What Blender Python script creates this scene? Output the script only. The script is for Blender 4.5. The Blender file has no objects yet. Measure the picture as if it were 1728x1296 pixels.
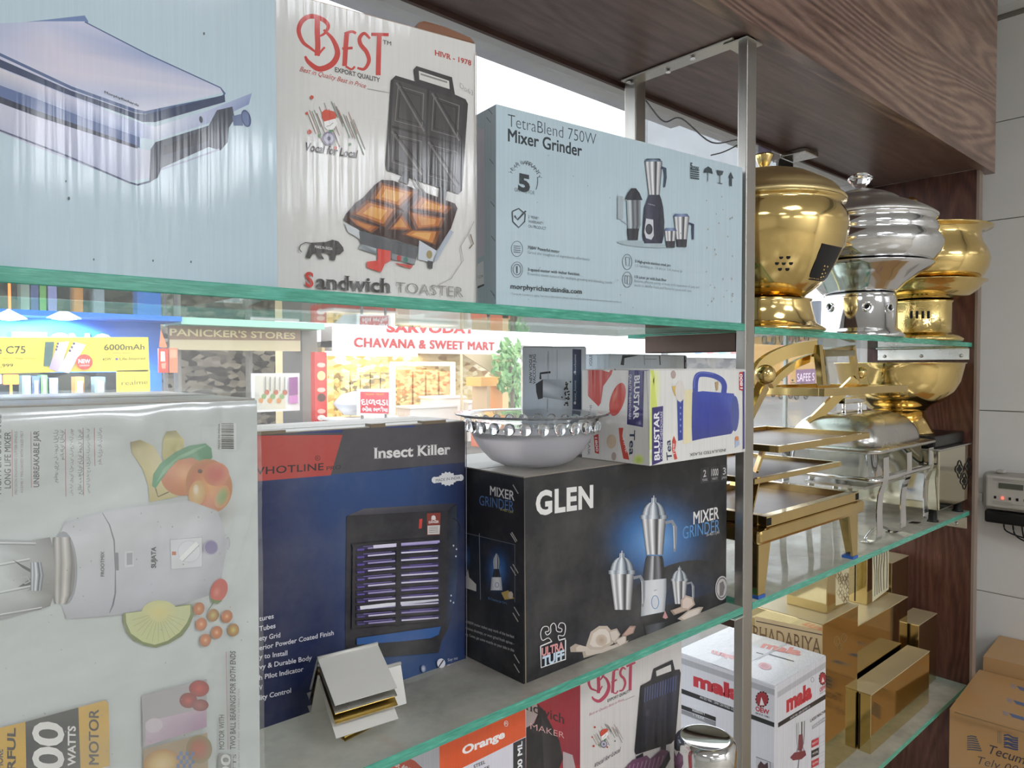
import bpy, math, random
from mathutils import Vector, Matrix
from mathutils.geometry import tessellate_polygon
random.seed(7)
R = math.radians
sc = bpy.context.scene
COL = sc.collection

# ------------------------------------------------------------------ camera, world, exposure
FPX, YAW, PITCH, EYE = 1200.0, R(48.2), math.atan(28 / 1200), 1.5
fx, fy = math.cos(YAW), math.sin(YAW)
CF = Vector((fx * math.cos(PITCH), fy * math.cos(PITCH), -math.sin(PITCH)))
CR = Vector((fy, -fx, 0))
CU = CR.cross(CF)
CP = Vector((0, 0, EYE))
cam = bpy.data.objects.new('camera', bpy.data.cameras.new('camera'))
COL.objects.link(cam)
cam.data.sensor_width = 36; cam.data.lens = 36 * FPX / 1728
cam.data.clip_start = 0.02; cam.data.clip_end = 300
mw = Matrix((CR, CU, -CF)).transposed().to_4x4(); mw.translation = CP
cam.matrix_world = mw
sc.camera = cam
w = bpy.data.worlds.new('sky'); sc.world = w; w.use_nodes = True
wn = w.node_tree; bgn = wn.nodes['Background']
bgn.inputs[0].default_value = (0.93, 0.97, 1.0, 1); bgn.inputs[1].default_value = 2.3
sc.view_settings.view_transform = 'Standard'; sc.view_settings.look = 'None'
sc.view_settings.exposure = 0.5; sc.view_settings.gamma = 1; sc.view_settings.use_curve_mapping = False
PANEL_POWER = 11.0      # emission of the ceiling light panels

# ------------------------------------------------------------------ helpers
def lin(h):
    if isinstance(h, str):
        h = h.lstrip('#'); h = [int(h[i:i + 2], 16) / 255 for i in (0, 2, 4)]
    return tuple((c / 12.92 if c <= .04045 else ((c + .055) / 1.055) ** 2.4) for c in h)
def mixc(a, b, t): return tuple(a[i] + (b[i] - a[i]) * t for i in range(3))
def ray(u, v): return CF + CR * ((u - 864) / FPX) + CU * ((648 - v) / FPX)
def onY(u, v, Y): d = ray(u, v); return CP + d * (Y / d.y)
def onX(u, v, X): d = ray(u, v); return CP + d * (X / d.x)
def onZ(u, v, Z): d = ray(u, v); return CP + d * ((Z - EYE) / d.z)

class NT:
    def __init__(s, name):
        s.m = bpy.data.materials.new(name); s.m.use_nodes = True
        s.t = s.m.node_tree; s.t.nodes.clear()
        s.out = s.n('ShaderNodeOutputMaterial')
    def n(s, t, **k):
        x = s.t.nodes.new(t)
        for a, b in k.items(): setattr(x, a, b)
        return x
    def l(s, a, b): s.t.links.new(a, b)
    def bsdf(s, col=(.5, .5, .5), rough=.5, metal=0, spec=.5, trans=0, ior=1.45):
        b = s.n('ShaderNodeBsdfPrincipled')
        b.inputs['Base Color'].default_value = (*col, 1); b.inputs['Roughness'].default_value = rough
        b.inputs['Metallic'].default_value = metal; b.inputs['Specular IOR Level'].default_value = spec
        b.inputs['Transmission Weight'].default_value = trans; b.inputs['IOR'].default_value = ior
        s.l(b.outputs[0], s.out.inputs[0]); return b
    def coord(s, scale=(1, 1, 1), rot=(0, 0, 0), kind='Object'):
        c = s.n('ShaderNodeTexCoord'); m = s.n('ShaderNodeMapping')
        m.inputs['Scale'].default_value = scale; m.inputs['Rotation'].default_value = rot
        s.l(c.outputs[kind], m.inputs[0]); return m.outputs[0]
    def noise(s, vec, scale, detail=4, rough=.5, dist=0):
        x = s.n('ShaderNodeTexNoise'); x.inputs['Scale'].default_value = scale; x.inputs['Detail'].default_value = detail
        x.inputs['Roughness'].default_value = rough; x.inputs['Distortion'].default_value = dist
        s.l(vec, x.inputs['Vector']); return x.outputs['Fac']
    def ramp(s, fac, stops):
        r = s.n('ShaderNodeValToRGB'); e = r.color_ramp.elements
        while len(e) < len(stops): e.new(.5)
        for i, (p, c) in enumerate(stops):
            e[i].position = p; e[i].color = (*c, 1) if len(c) == 3 else c
        s.l(fac, r.inputs[0]); return r.outputs[0]
    def bump(s, b, h, strength=.3, dist=.001):
        x = s.n('ShaderNodeBump'); x.inputs['Strength'].default_value = strength; x.inputs['Distance'].default_value = dist
        s.l(h, x.inputs['Height']); s.l(x.outputs[0], b.inputs['Normal']); return x
    def mixcol(s, fac, a, b, mode='MIX'):
        x = s.n('ShaderNodeMix', data_type='RGBA', blend_type=mode)
        for k, val in ((0, fac), (6, a), (7, b)):
            if isinstance(val, (int, float)): x.inputs[k].default_value = val
            elif isinstance(val, tuple): x.inputs[k].default_value = (*val, 1)
            else: s.l(val, x.inputs[k])
        return x.outputs[2]
    def math(s, op, a, b=0):
        x = s.n('ShaderNodeMath', operation=op)
        for k, val in ((0, a), (1, b)):
            if isinstance(val, (int, float)): x.inputs[k].default_value = val
            else: s.l(val, x.inputs[k])
        return x.outputs[0]

G = 1.0
def plain(name, hexc, rough=.5, metal=0, spec=.5, bumps=0, bscale=200, vary=0):
    t = NT(name); c = lin(hexc); b = t.bsdf(c, rough, metal, spec)
    if vary:
        f = t.noise(t.coord(), 9, 5); t.l(t.ramp(f, [(.3, mixc(c, (0, 0, 0), vary)), (.7, c)]), b.inputs['Base Color'])
    if bumps: t.bump(b, t.noise(t.coord(), bscale), bumps)
    return t.m
def metal(name, hexc, rough=.16, scr=(1, 1, 1), bumps=.04, bscale=30, dirt=0.0):
    t = NT(name); c = lin(hexc); b = t.bsdf(c, rough, 1)
    f = t.noise(t.coord(scr), bscale, 5)
    mr = t.n('ShaderNodeMapRange'); mr.inputs[3].default_value = rough * .7; mr.inputs[4].default_value = rough * 1.6
    t.l(f, mr.inputs[0]); t.l(mr.outputs[0], b.inputs['Roughness'])
    if bumps: t.bump(b, t.noise(t.coord(scr), bscale), bumps)
    if dirt: t.l(t.ramp(t.noise(t.coord(), 14, 6), [(.35, mixc(c, (.1, .08, .05), dirt)), (.6, c)]), b.inputs['Base Color'])
    return t.m
def emit(name, hexc, power):
    t = NT(name); e = t.n('ShaderNodeEmission'); e.inputs[0].default_value = (*lin(hexc), 1); e.inputs[1].default_value = power
    t.l(e.outputs[0], t.out.inputs[0]); return t.m
def printed(name, rough=.35, flute=.25, dirt=.15, coat=0.0, dist=.0006, fscale=230):
    """ink on carton: the colour of every printed shape comes with its geometry"""
    t = NT(name); b = t.bsdf((.8, .8, .8), rough)
    a = t.n('ShaderNodeVertexColor'); a.layer_name = 'Col'
    d = t.ramp(t.noise(t.coord(), 7, 8, .65), [(.42, (0, 0, 0)), (.75, (1, 1, 1))])
    dd = t.math('MULTIPLY', d, dirt)
    t.l(t.mixcol(dd, a.outputs[0], (.36, .34, .31)), b.inputs['Base Color'])
    if coat: t.l(t.ramp(t.noise(t.coord((fscale * 1.6, fscale * 1.6, 5)), 1, 3, .6, .3), [(.42, (coat * .12,) * 3), (.56, (coat,) * 3)]), b.inputs['Coat Weight'])
    b.inputs['Coat Weight'].default_value = coat; b.inputs['Coat Roughness'].default_value = .1
    f = t.noise(t.coord((fscale, fscale, 2.5)), 1, 2, .5, .4)
    g = t.noise(t.coord(), 26, 4)
    bp = t.bump(b, t.math('ADD', f, t.math('MULTIPLY', g, 1.2)), flute, dist)
    t.l(bp.outputs[0], b.inputs['Coat Normal'])
    return t.m
def glass_sheet(name, tint, dust=.1, dustcol='c9c6bd', scale=6, rough=.02, streak=(1, 1, 1), hazecap=.6, blotch=None):
    """clear sheet: see-through plus Schlick reflection plus a film of dust"""
    t = NT(name)
    tr = t.n('ShaderNodeBsdfTransparent'); tr.inputs[0].default_value = (*tint, 1)
    gl = t.n('ShaderNodeBsdfGlossy'); gl.inputs['Roughness'].default_value = rough
    lw = t.n('ShaderNodeLayerWeight'); lw.inputs[0].default_value = .5
    f = t.math('ADD', t.math('MULTIPLY', t.math('POWER', lw.outputs['Facing'], 4.5), .93), .045)
    m1 = t.n('ShaderNodeMixShader'); t.l(f, m1.inputs[0]); t.l(tr.outputs[0], m1.inputs[1]); t.l(gl.outputs[0], m1.inputs[2])
    df = t.n('ShaderNodeBsdfDiffuse'); df.inputs[0].default_value = (*lin(dustcol), 1)
    tl = t.n('ShaderNodeBsdfTranslucent'); tl.inputs[0].default_value = (*lin(dustcol), 1)
    m2 = t.n('ShaderNodeMixShader'); m2.inputs[0].default_value = .5; t.l(df.outputs[0], m2.inputs[1]); t.l(tl.outputs[0], m2.inputs[2])
    nz = t.noise(t.coord(streak), scale, 6, .6)
    k = t.ramp(nz, [(.25, (dust * .45,) * 3), (.75, (min(dust * 1.7, hazecap),) * 3)])
    m3 = t.n('ShaderNodeMixShader'); t.l(k, m3.inputs[0]); t.l(m1.outputs[0], m3.inputs[1]); t.l(m2.outputs[0], m3.inputs[2])
    t.l(m3.outputs[0], t.out.inputs[0]); return t.m
def wood(name, along='X', dark='2b1d1b', mid='4a3532', light='7a6154', rough=.32, contrast=1.0, sc_=1.0):
    t = NT(name); b = t.bsdf((.1, .06, .05), rough)
    s = {'X': (.9, 7, 7), 'Z': (7, 7, .9), 'Y': (7, .9, 7)}[along]
    s = tuple(q * sc_ for q in s)
    co = t.coord(s)
    n0 = t.noise(co, .45, 2, .45, 1.1)
    n1 = t.noise(t.coord(tuple(q * .5 for q in s)), .9, 3, .5)
    rings = t.math('MULTIPLY', t.math('ADD', t.math('SINE', t.math('MULTIPLY', n0, 150)), 1), .5)
    fib = t.noise(t.coord(tuple(q * 9 for q in s)), 1.6, 6, .7, .5)
    mix = t.math('ADD', t.math('MULTIPLY', n1, .62), t.math('ADD', t.math('MULTIPLY', rings, .13 * contrast), t.math('MULTIPLY', fib, .36)))
    t.l(t.ramp(mix, [(.36, lin(dark)), (.55, lin(mid)), (.76, lin(light))]), b.inputs['Base Color'])
    t.bump(b, fib, .12, .0006)
    return t.m

class M:
    """collects geometry, links it as ONE mesh object"""
    def __init__(s): s.v = []; s.f = []; s.m = []; s.c = []; s.s = []
    def add(s, vs, fs, mat=0, col=(.8, .8, .8), smooth=False):
        o = len(s.v); s.v += [tuple(p) for p in vs]
        s.c += (col if isinstance(col, list) else [col] * len(vs))
        for f in fs: s.f.append(tuple(i + o for i in f)); s.m.append(mat); s.s.append(smooth)
    def box(s, x0, x1, y0, y1, z0, z1, mat=0, col=(.8, .8, .8)):
        s.hexa([(x0, y0, z0), (x1, y0, z0), (x1, y1, z0), (x0, y1, z0), (x0, y0, z1), (x1, y0, z1), (x1, y1, z1), (x0, y1, z1)], mat, col)
    def hexa(s, p, mat=0, col=(.8, .8, .8)):
        s.add(p, [(0, 3, 2, 1), (4, 5, 6, 7), (0, 1, 5, 4), (1, 2, 6, 5), (2, 3, 7, 6), (3, 0, 4, 7)], mat, col)
    def lathe(s, prof, c=(0, 0, 0), n=48, mat=0, col=(.8, .8, .8), axis='Z', cap=True, smooth=True):
        vs = []; fs = []
        for r, z in prof:
            for k in range(n):
                a = 2 * math.pi * k / n; x, y = r * math.cos(a), r * math.sin(a)
                p = (x, y, z) if axis == 'Z' else ((z, x, y) if axis == 'X' else (x, z, -y))
                vs.append((p[0] + c[0], p[1] + c[1], p[2] + c[2]))
        for j in range(len(prof) - 1):
            for k in range(n):
                a, b = j * n + k, j * n + (k + 1) % n
                fs.append((a, b, b + n, a + n))
        s.add(vs, fs, mat, col, smooth)
        if cap:
            o = len(s.v) - len(vs)
            if prof[0][0] > 1e-5: s.f.append(tuple(o + k for k in reversed(range(n)))); s.m.append(mat); s.s.append(False)
            if prof[-1][0] > 1e-5: s.f.append(tuple(o + len(vs) - n + k for k in range(n))); s.m.append(mat); s.s.append(False)
    def tube(s, path, r, n=10, mat=0, col=(.8, .8, .8), closed=False, shape=None, smooth=True):
        """sweep a circle (or shape = list of (a,b) offsets) along a path"""
        P = [Vector(p) for p in path]; L = len(P)
        shp = shape or [(r * math.cos(2 * math.pi * k / n), r * math.sin(2 * math.pi * k / n)) for k in range(n)]
        n = len(shp); up = Vector((0, 0, 1)); vs = []
        for i, p in enumerate(P):
            if closed: d = (P[(i + 1) % L] - P[i - 1])
            else: d = P[min(i + 1, L - 1)] - P[max(i - 1, 0)]
            d.normalize()
            u = up if abs(d.z) < .95 else Vector((0, 1, 0))
            a = d.cross(u).normalized(); b = a.cross(d).normalized()
            k = 1.0
            if shape and 0 < i < L - 1 or (shape and closed):
                e = (P[(i + 1) % L] - P[i]).normalized(); c = max(.5, d.dot(e)); k = 1 / c
            for (x, y) in shp: vs.append(p + a * x * k + b * y)
        fs = []
        for i in range(L if closed else L - 1):
            j = (i + 1) % L
            for k in range(n): fs.append((i * n + k, i * n + (k + 1) % n, j * n + (k + 1) % n, j * n + k))
        if not closed: fs += [tuple(reversed(range(n))), tuple((L - 1) * n + k for k in range(n))]
        s.add(vs, fs, mat, col, smooth)
    def sphere(s, c, r, n=20, mat=0, col=(.8, .8, .8), sz=1):
        s.lathe([(max(1e-6, r * math.sin(math.pi * k / (n // 2))), -r * sz * math.cos(math.pi * k / (n // 2))) for k in range(n // 2 + 1)], c, n, mat, col, cap=False)
    def poly3(s, pts, mat=0, col=(.8, .8, .8)):
        tri = tessellate_polygon([[Vector(p) for p in pts]]); s.add(pts, [tuple(t) for t in tri], mat, col)
    def prism(s, pts, off, mat=0, col=(.8, .8, .8)):
        """flat outline pushed along off"""
        n = len(pts); off = Vector(off); a = [Vector(p) for p in pts]; b = [p + off for p in a]
        tri = [tuple(t) for t in tessellate_polygon([a])]
        s.add(a + b, tri + [tuple(i + n for i in reversed(t)) for t in tri] + [(i, (i + 1) % n, (i + 1) % n + n, i + n) for i in range(n)], mat, col)
    def build(s, name, mats, parent=None, mat4=None, bevel=0, loc=None):
        me = bpy.data.meshes.new(name); me.from_pydata(s.v, [], s.f)
        for m_ in (mats if isinstance(mats, (list, tuple)) else [mats]): me.materials.append(m_)
        me.polygons.foreach_set('material_index', s.m); me.polygons.foreach_set('use_smooth', s.s)
        at = me.color_attributes.new('Col', 'FLOAT_COLOR', 'POINT')
        at.data.foreach_set('color', [q for c in s.c for q in (c[0], c[1], c[2], 1.0)])
        me.update(); o = bpy.data.objects.new(name, me); COL.objects.link(o)
        if parent is not None: o.parent = parent
        if loc is not None: o.location = loc
        if mat4 is not None: o.matrix_world = mat4
        if bevel:
            b = o.modifiers.new('bevel', 'BEVEL'); b.width = bevel; b.segments = 2; b.limit_method = 'ANGLE'; b.angle_limit = R(40)
        return o
def tag(o, label=None, cat=None, group=None, kind=None):
    if label: o['label'] = label
    if cat: o['category'] = cat
    if group: o['group'] = group
    if kind: o['kind'] = kind
    return o
def empty(name, loc, label=None, cat=None, rz=0, group=None):
    o = bpy.data.objects.new(name, None); COL.objects.link(o); o.location = loc; o.rotation_euler.z = rz
    o.empty_display_size = .02
    return tag(o, label, cat, group)
def struct(o): o['kind'] = 'structure'; return o
def copy_tree(o, parent=None):
    c = o.copy(); COL.objects.link(c); c.parent = parent
    for ch in [k for k in bpy.data.objects if k.parent == o]: copy_tree(ch, c)
    return c

# ---- lettering
_tc = {}
def glyphs(s, bold=0.0, serif=False, spacing=1.0):
    key = (s, bold, serif, spacing)
    if key in _tc: return _tc[key]
    c = bpy.data.curves.new('t', 'FONT'); c.body = s; c.resolution_u = 2 if len(s) > 20 else 3; c.offset = 0 if (bold > 0 and 'M' in s) else bold; c.space_character = spacing
    o = bpy.data.objects.new('t', c); m = o.to_mesh()
    vs = [(v.co.x, v.co.y) for v in m.vertices]; fs = [tuple(p.vertices) for p in m.polygons]
    if serif:
        cnt = {}
        for f in fs:
            for i in range(len(f)):
                e = tuple(sorted((f[i], f[(i + 1) % len(f)]))); cnt[e] = cnt.get(e, 0) + 1
        for (a, b), k in cnt.items():
            if k == 1:
                (x0, y0), (x1, y1) = vs[a], vs[b]
                if abs(y0 - y1) < .004 and .05 < abs(x1 - x0) < .2:
                    for yy, sg in ((0, 1), (.72, -1), (.54, -1)):
                        if abs(y0 - yy) < .05 + bold:
                            xa, xb = min(x0, x1) - .06, max(x0, x1) + .06; o_ = len(vs)
                            vs += [(xa, y0), (xb, y0), (xb - .03, y0 + sg * .035), (xa + .03, y0 + sg * .035)]
                            fs.append((o_, o_ + 1, o_ + 2, o_ + 3))
    o.to_mesh_clear(); bpy.data.objects.remove(o); bpy.data.curves.remove(c)
    if bold > 0 and 'M' in s:        # heavier strokes: the same letters laid again a little to each side
        v0, f0, n0 = vs, fs, len(vs); vs, fs = [], []
        for k, (dx, dy) in enumerate(((-1, -.7), (1, -.7), (-1, .7), (1, .7))):
            vs += [(x + dx * bold, y + dy * bold, k) for x, y in v0]; fs += [tuple(i + k * n0 for i in f) for f in f0]
    if not vs: vs = [(0, 0), (1, 0), (0, 1)]
    xs = [v[0] for v in vs]
    _tc[key] = (vs, fs, min(xs), max(xs)); return _tc[key]
CAP = .72

class Face:
    """a flat printed face in the world; shapes are given in photograph pixels and land on its plane as real flat print"""
    def __init__(s, O, A, B, N, m, inv, mat=0, step=.00002):
        s.O, s.A, s.B, s.N, s.m, s.inv, s.mat, s.k, s.step = O, A, B, N, m, inv, mat, 1, step; s.lim = None
    def w(s, u, v):
        d = ray(u, v); return CP + d * ((s.O - CP).dot(s.N) / d.dot(s.N))
    def out(s, pts, faces, col, keep=False):
        off = s.N * (s.step * s.k)
        L = [s.inv @ (p + off) for p in pts]
        if s.lim:       # keep the print inside its panel
            for p in L:
                for i, (a, b) in enumerate(s.lim):
                    if a is not None: p[i] = min(max(p[i], a), b)
        s.m.add(L, faces, s.mat, col)
        if not keep: s.k += 1
    def poly(s, pts, col):
        P = [s.w(*p) for p in pts]
        c = lin(col) if isinstance(col, str) else col
        s.out(P, [tuple(t) for t in tessellate_polygon([P])], c)
    def grid(s, rows, cols):
        """rows: list of lists of px points, cols: same layout of hex colours -> smooth gradient"""
        n = len(rows[0]); P = [s.w(*p) for r in rows for p in r]; C = [lin(c) if isinstance(c, str) else c for r in cols for c in r]
        s.out(P, [(j * n + i, j * n + i + 1, (j + 1) * n + i + 1, (j + 1) * n + i) for j in range(len(rows) - 1) for i in range(n - 1)], C)
    def quad(s, a, b, c, d, ca, cb, cc, cd): s.grid([[a, b], [d, c]], [[ca, cb], [cd, cc]])
    def ell(s, cx, cy, rx, ry, col, rot=0, n=24, edge=None):
        p = [(cx, cy)]; ca, sa = math.cos(R(rot)), math.sin(R(rot))
        for k in range(n):
            a = 2 * math.pi * k / n; x, y = rx * math.cos(a), ry * math.sin(a); p.append((cx + x * ca - y * sa, cy + x * sa + y * ca))
        c = lin(col) if isinstance(col, str) else col; e = c if edge is None else (lin(edge) if isinstance(edge, str) else edge)
        s.out([s.w(*q) for q in p], [(0, 1 + k, 1 + (k + 1) % n) for k in range(n)], [c] + [e] * n)
    def glow(s, cx, cy, rx, ry, cols, rot=0, n=36):
        """concentric soft patch, cols from centre outwards"""
        m = len(cols); P = []; C = []; ca, sa = math.cos(R(rot)), math.sin(R(rot))
        for j in range(m):
            t = j / (m - 1)
            for k in range(n):
                a = 2 * math.pi * k / n; x, y = rx * t * math.cos(a), ry * t * math.sin(a)
                P.append(s.w(cx + x * ca - y * sa, cy + x * sa + y * ca)); C.append(lin(cols[j]) if isinstance(cols[j], str) else cols[j])
        s.out(P, [(j * n + k, j * n + (k + 1) % n, (j + 1) * n + (k + 1) % n, (j + 1) * n + k) for j in range(m - 1) for k in range(n)], C)
    def line(s, pts, wd, col, closed=False):
        """stroke; wd one width or a list"""
        n = len(pts); L = []; Rr = []
        for i, p in enumerate(pts):
            a = pts[(i - 1) % n] if (closed or i) else p; b = pts[(i + 1) % n] if (closed or i < n - 1) else p
            dx, dy = b[0] - a[0], b[1] - a[1]; q = math.hypot(dx, dy) or 1
            h = (wd[i] if isinstance(wd, (list, tuple)) else wd) / 2
            L.append((p[0] - dy / q * h, p[1] + dx / q * h)); Rr.append((p[0] + dy / q * h, p[1] - dx / q * h))
        P = [s.w(*q) for q in L + Rr]
        s.out(P, [(i, (i + 1) % n, n + (i + 1) % n, n + i) for i in range(n if closed else n - 1)], lin(col) if isinstance(col, str) else col)
    def ring(s, cx, cy, rx, ry, wd, col, a0=0, a1=360, n=28):
        full = a1 - a0 >= 360
        p = [(cx + rx * math.cos(R(a0 + (a1 - a0) * k / n)), cy + ry * math.sin(R(a0 + (a1 - a0) * k / n))) for k in range(n if full else n + 1)]
        s.line(p, wd, col, full)
    def cyl(s, rows, stops):
        """shaded round thing in a printed picture: rows (cx, y, halfwidth[, dy]), stops (t in -1..1, colour)"""
        rr = []; cc = []
        for r in rows:
            dy = r[3] if len(r) > 3 else 0
            rr.append([(r[0] + t * r[2], r[1] + dy * t) for t, c in stops]); cc.append([c for t, c in stops])
        s.grid(rr, cc)
    def text(s, t, x0, y0, x1, y1, h, col, bold=0.0, serif=False, up=None, slant=0, spacing=1.0, mirror=False):
        vs, fs, a, b = glyphs(t, bold, serif, spacing)
        u = up or (0, -h)
        P0 = s.w(x0, y0); P1 = s.w(x1, y1); PU = s.w(x0 + u[0] + slant, y0 + u[1])
        ex = (P1 - P0) / (b - a); ey = (PU - P0) / CAP
        P = [P0 + ex * ((b - q[0]) if mirror else (q[0] - a)) + ey * q[1] + (s.N * (s.step * q[2]) if len(q) > 2 else Vector()) for q in vs]
        if len(vs[0]) > 2: s.k += 3; P = [p - s.N * s.step * 3 for p in P]
        s.out(P, fs, lin(col) if isinstance(col, str) else col)

class Carton:
    """box with printed faces, top flaps and tape; x,y,z = front left bottom corner, rz turns it about that corner"""
    def __init__(s, name, label, cat, x, y, z, w, d, h, rz=0, cols=None, mat=None, group=None, th=.0015, bev=.0012, flaps=True, tapecol=None, flapcol=None):
        s.mat4 = Matrix.Translation((x, y, z)) @ Matrix.Rotation(rz, 4, 'Z'); s.inv = s.mat4.inverted()
        s.w, s.d, s.h, s.m, s.mat, s.bev = w, d, h, M(), mat, bev
        s.root = empty(name, (x, y, z), label, cat, rz, group)
        c = {'front': 'cccccc', 'left': None, 'right': None, 'top': None, 'back': None, 'bottom': 'b09878'}; c.update(cols or {})
        for k in ('left', 'right', 'top', 'back'):
            if c[k] is None: c[k] = c['front']
        c = {k: lin(v_) for k, v_ in c.items()}
        V = {'front': [(0, 0, 0), (w, 0, 0), (w, 0, h), (0, 0, h)], 'right': [(w, 0, 0), (w, d, 0), (w, d, h), (w, 0, h)],
             'back': [(w, d, 0), (0, d, 0), (0, d, h), (w, d, h)], 'left': [(0, d, 0), (0, 0, 0), (0, 0, h), (0, d, h)],
             'top': [(0, 0, h), (w, 0, h), (w, d, h), (0, d, h)], 'bottom': [(0, d, 0), (w, d, 0), (w, 0, 0), (0, 0, 0)]}
        e = .0015
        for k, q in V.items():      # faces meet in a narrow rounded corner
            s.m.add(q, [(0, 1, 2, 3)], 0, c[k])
        if flaps:
            g = .001; fc = lin(flapcol) if flapcol else c['top']
            for y0, y1 in ((.001, d / 2 - g), (d / 2 + g, d - .001)):
                f = M(); f.box(.001, w - .001, y0, y1, h, h + th, 0, fc)
                o = f.build('flap', mat, s.root, bevel=.0005)
            if tapecol:
                f = M(); f.box(0, w, d / 2 - .024, d / 2 + .024, h + th, h + th + .0004, 0, lin(tapecol)); f.build('tape', mat, s.root)
    def face(s, k):
        q = s.mat4; rot = q.to_3x3()
        O = {'front': (0, 0, 0), 'left': (0, 0, 0), 'top': (0, 0, s.h + .002)}[k]
        N = {'front': (0, -1, 0), 'left': (-1, 0, 0), 'top': (0, 0, 1)}[k]
        f = Face(q @ Vector(O), None, None, rot @ Vector(N), s.m, s.inv); n = (None, None)
        f.lim = {'front': ((0, s.w), n, (0, s.h)), 'left': (n, (0, s.d), (0, s.h)), 'top': ((0, s.w), (0, s.d), n)}[k]
        return f
    def done(s):
        o = s.m.build('body', s.mat, s.root); return s.root
# ------------------------------------------------------------------ materials
CARD = printed('print_gloss', .55, .5, .10, .85, .00004)
CARDM = printed('print_matt', .5, .3, .22, .15, .0002)
CARDW = printed('print_worn', .55, .7, .08, .75, .00008, 170)
PAINT = printed('painted', .55, .05, .12)
PAINTG = printed('painted_gloss', .3, .02, .05)
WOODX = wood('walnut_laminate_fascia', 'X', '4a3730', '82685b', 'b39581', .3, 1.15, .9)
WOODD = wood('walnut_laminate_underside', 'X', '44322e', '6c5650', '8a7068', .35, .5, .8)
WOODZ = wood('walnut_laminate_panel', 'Z', '2c1a17', '55352c', '7b5546', .3, .7, 1.3)
STEEL = metal('brushed_steel', 'b9b6b0', .28, (60, 60, 2), .05, 3)
STEELP = metal('polished_steel', 'e2e2e2', .07, (1, 1, 1), .02, 12)
STEELD = metal('satin_steel', 'cfcdc8', .22, (1, 1, 1), .05, 25, .1)
BRASS = metal('polished_brass', 'e6c986', .10, (1, 1, 1), .03, 14, .05)
BRASSD = metal('brass_sheet', 'd9bc7e', .10, (1, 1, 1), .06, 9, .12)
BRASSH = metal('hammered_brass', 'e2c884', .12, (1, 1, 1), .9, 130)
TRAYIN = plain('tray_board', '8a7670', .35, .15, vary=.2)
BLACK = plain('black_plastic', '141414', .35)
BLACKM = plain('hole_dark', '060606', .8)
CHROME = metal('chrome', 'f0f0f0', .05)
SHELFG = glass_sheet('shelf_glass', (.84, .94, .91), .74, 'dad5cc', 9, .03, hazecap=.93)
SHELFT = glass_sheet('shelf_glass_clean', (.88, .96, .93), .05, 'c0bcb4', 9, .02)
EDGE = None
def edge_mat():
    t = NT('glass_edge'); b = t.bsdf(lin('57b79c'), .22, 0, .6)
    n_ = t.noise(t.coord((5, 5, 60)), 6, 5, .6)
    t.l(t.ramp(n_, [(.3, lin('3a9c83')), (.6, lin('5fc0a6')), (.8, lin('a3ead2'))]), b.inputs['Base Color'])
    b.inputs['Transmission Weight'].default_value = .25; t.bump(b, n_, .25, .001); return t.m
EDGE = edge_mat()
WINDOW = glass_sheet('window_glass', (.97, .985, 1), .085, 'e4e0dc', 3.2, .01, (1.6, 1, .5), .3)
KRAFT = plain('kraft_cardboard', 'b38a58', .75, 0, .2, .15, 120, .12)
PLASTER = plain('plaster', 'b9b8b6', .8, vary=.06)
TILE = plain('wall_tile_white', 'e9e6e0', .14, 0, .5, vary=.03)
GROUT = plain('tile_grout', '9a958c', .9)

Z1, Z2, Z3 = EYE + .070, EYE - .386, EYE - .860      # tops of the glass shelves
YF, YB, YW = .60, .862, .885                          # shelf front, shelf back, window pane
# ------------------------------------------------------------------ room shell
def slab(name, x0, x1, y0, y1, z0, z1, mat, kind='structure', bev=0):
    m = M(); m.box(x0, x1, y0, y1, z0, z1); o = m.build(name, mat, bevel=bev)
    if kind: o['kind'] = kind
    return o
def floor_mat():
    t = NT('floor_tile'); b = t.bsdf(lin('b8b2a6'), .18)
    br = t.n('ShaderNodeTexBrick'); br.offset = 0; br.inputs['Scale'].default_value = 1
    br.inputs['Brick Width'].default_value = .6; br.inputs['Row Height'].default_value = .6; br.inputs['Mortar Size'].default_value = .004
    br.inputs['Color1'].default_value = (*lin('b8b2a6'), 1); br.inputs['Color2'].default_value = (*lin('aea89c'), 1); br.inputs['Mortar'].default_value = (*lin('77716a'), 1)
    t.l(t.coord(), br.inputs[0]); t.l(br.outputs[0], b.inputs['Base Color']); return t.m
CEIL = 2.78
slab('floor', -4, 2.6, -5, 1.0, -.1, 0, floor_mat())
slab('ceiling', -4, 2.6, -5, .98, CEIL, CEIL + .1, plain('ceiling_board', 'e2e3e4', .8))
slab('wall_back', -4, 2.6, -5.1, -5, 0, CEIL, plain('wall_paint_cream', 'e6e3dd', .7, vary=.05))
slab('wall_left', -4.1, -4, -5, 1.0, 0, CEIL, plain('wall_paint_left', 'e2dfd9', .7, vary=.05))
# the tiled wall on the right: every tile its own piece
WX = 2.50
wr = slab('wall_right', WX + .008, WX + .12, -5, 1.15, 0, CEIL, GROUT)
tm = M(); tm.box(-.008, 0, 0, .598, 0, .5975); tme = None
jz = [0.0, EYE - 1.28 + .0, EYE - .68, EYE - .13, EYE + .44, EYE + .73, EYE + 1.03]
for k in range(len(jz) - 1):
    for j in range(8):
        y0 = -4.0 + j * .6 + (.0 if k % 2 else .0)
        hgt = jz[k + 1] - jz[k] - .0025
        t_ = M(); t_.box(0, .008, 0, .5975, 0, hgt)
        if j == 0: base = t_.build('tile', TILE, wr, loc=(WX, y0, jz[k] + .001), bevel=.0008)
        else:
            o = base.copy(); COL.objects.link(o); o.location = (WX, y0, jz[k] + .001)
slab('trim_1', WX - .06, WX, -5, 1.0, EYE + 1.045, EYE + 1.085, plain('cornice_white', 'eeeeec', .5))
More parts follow.
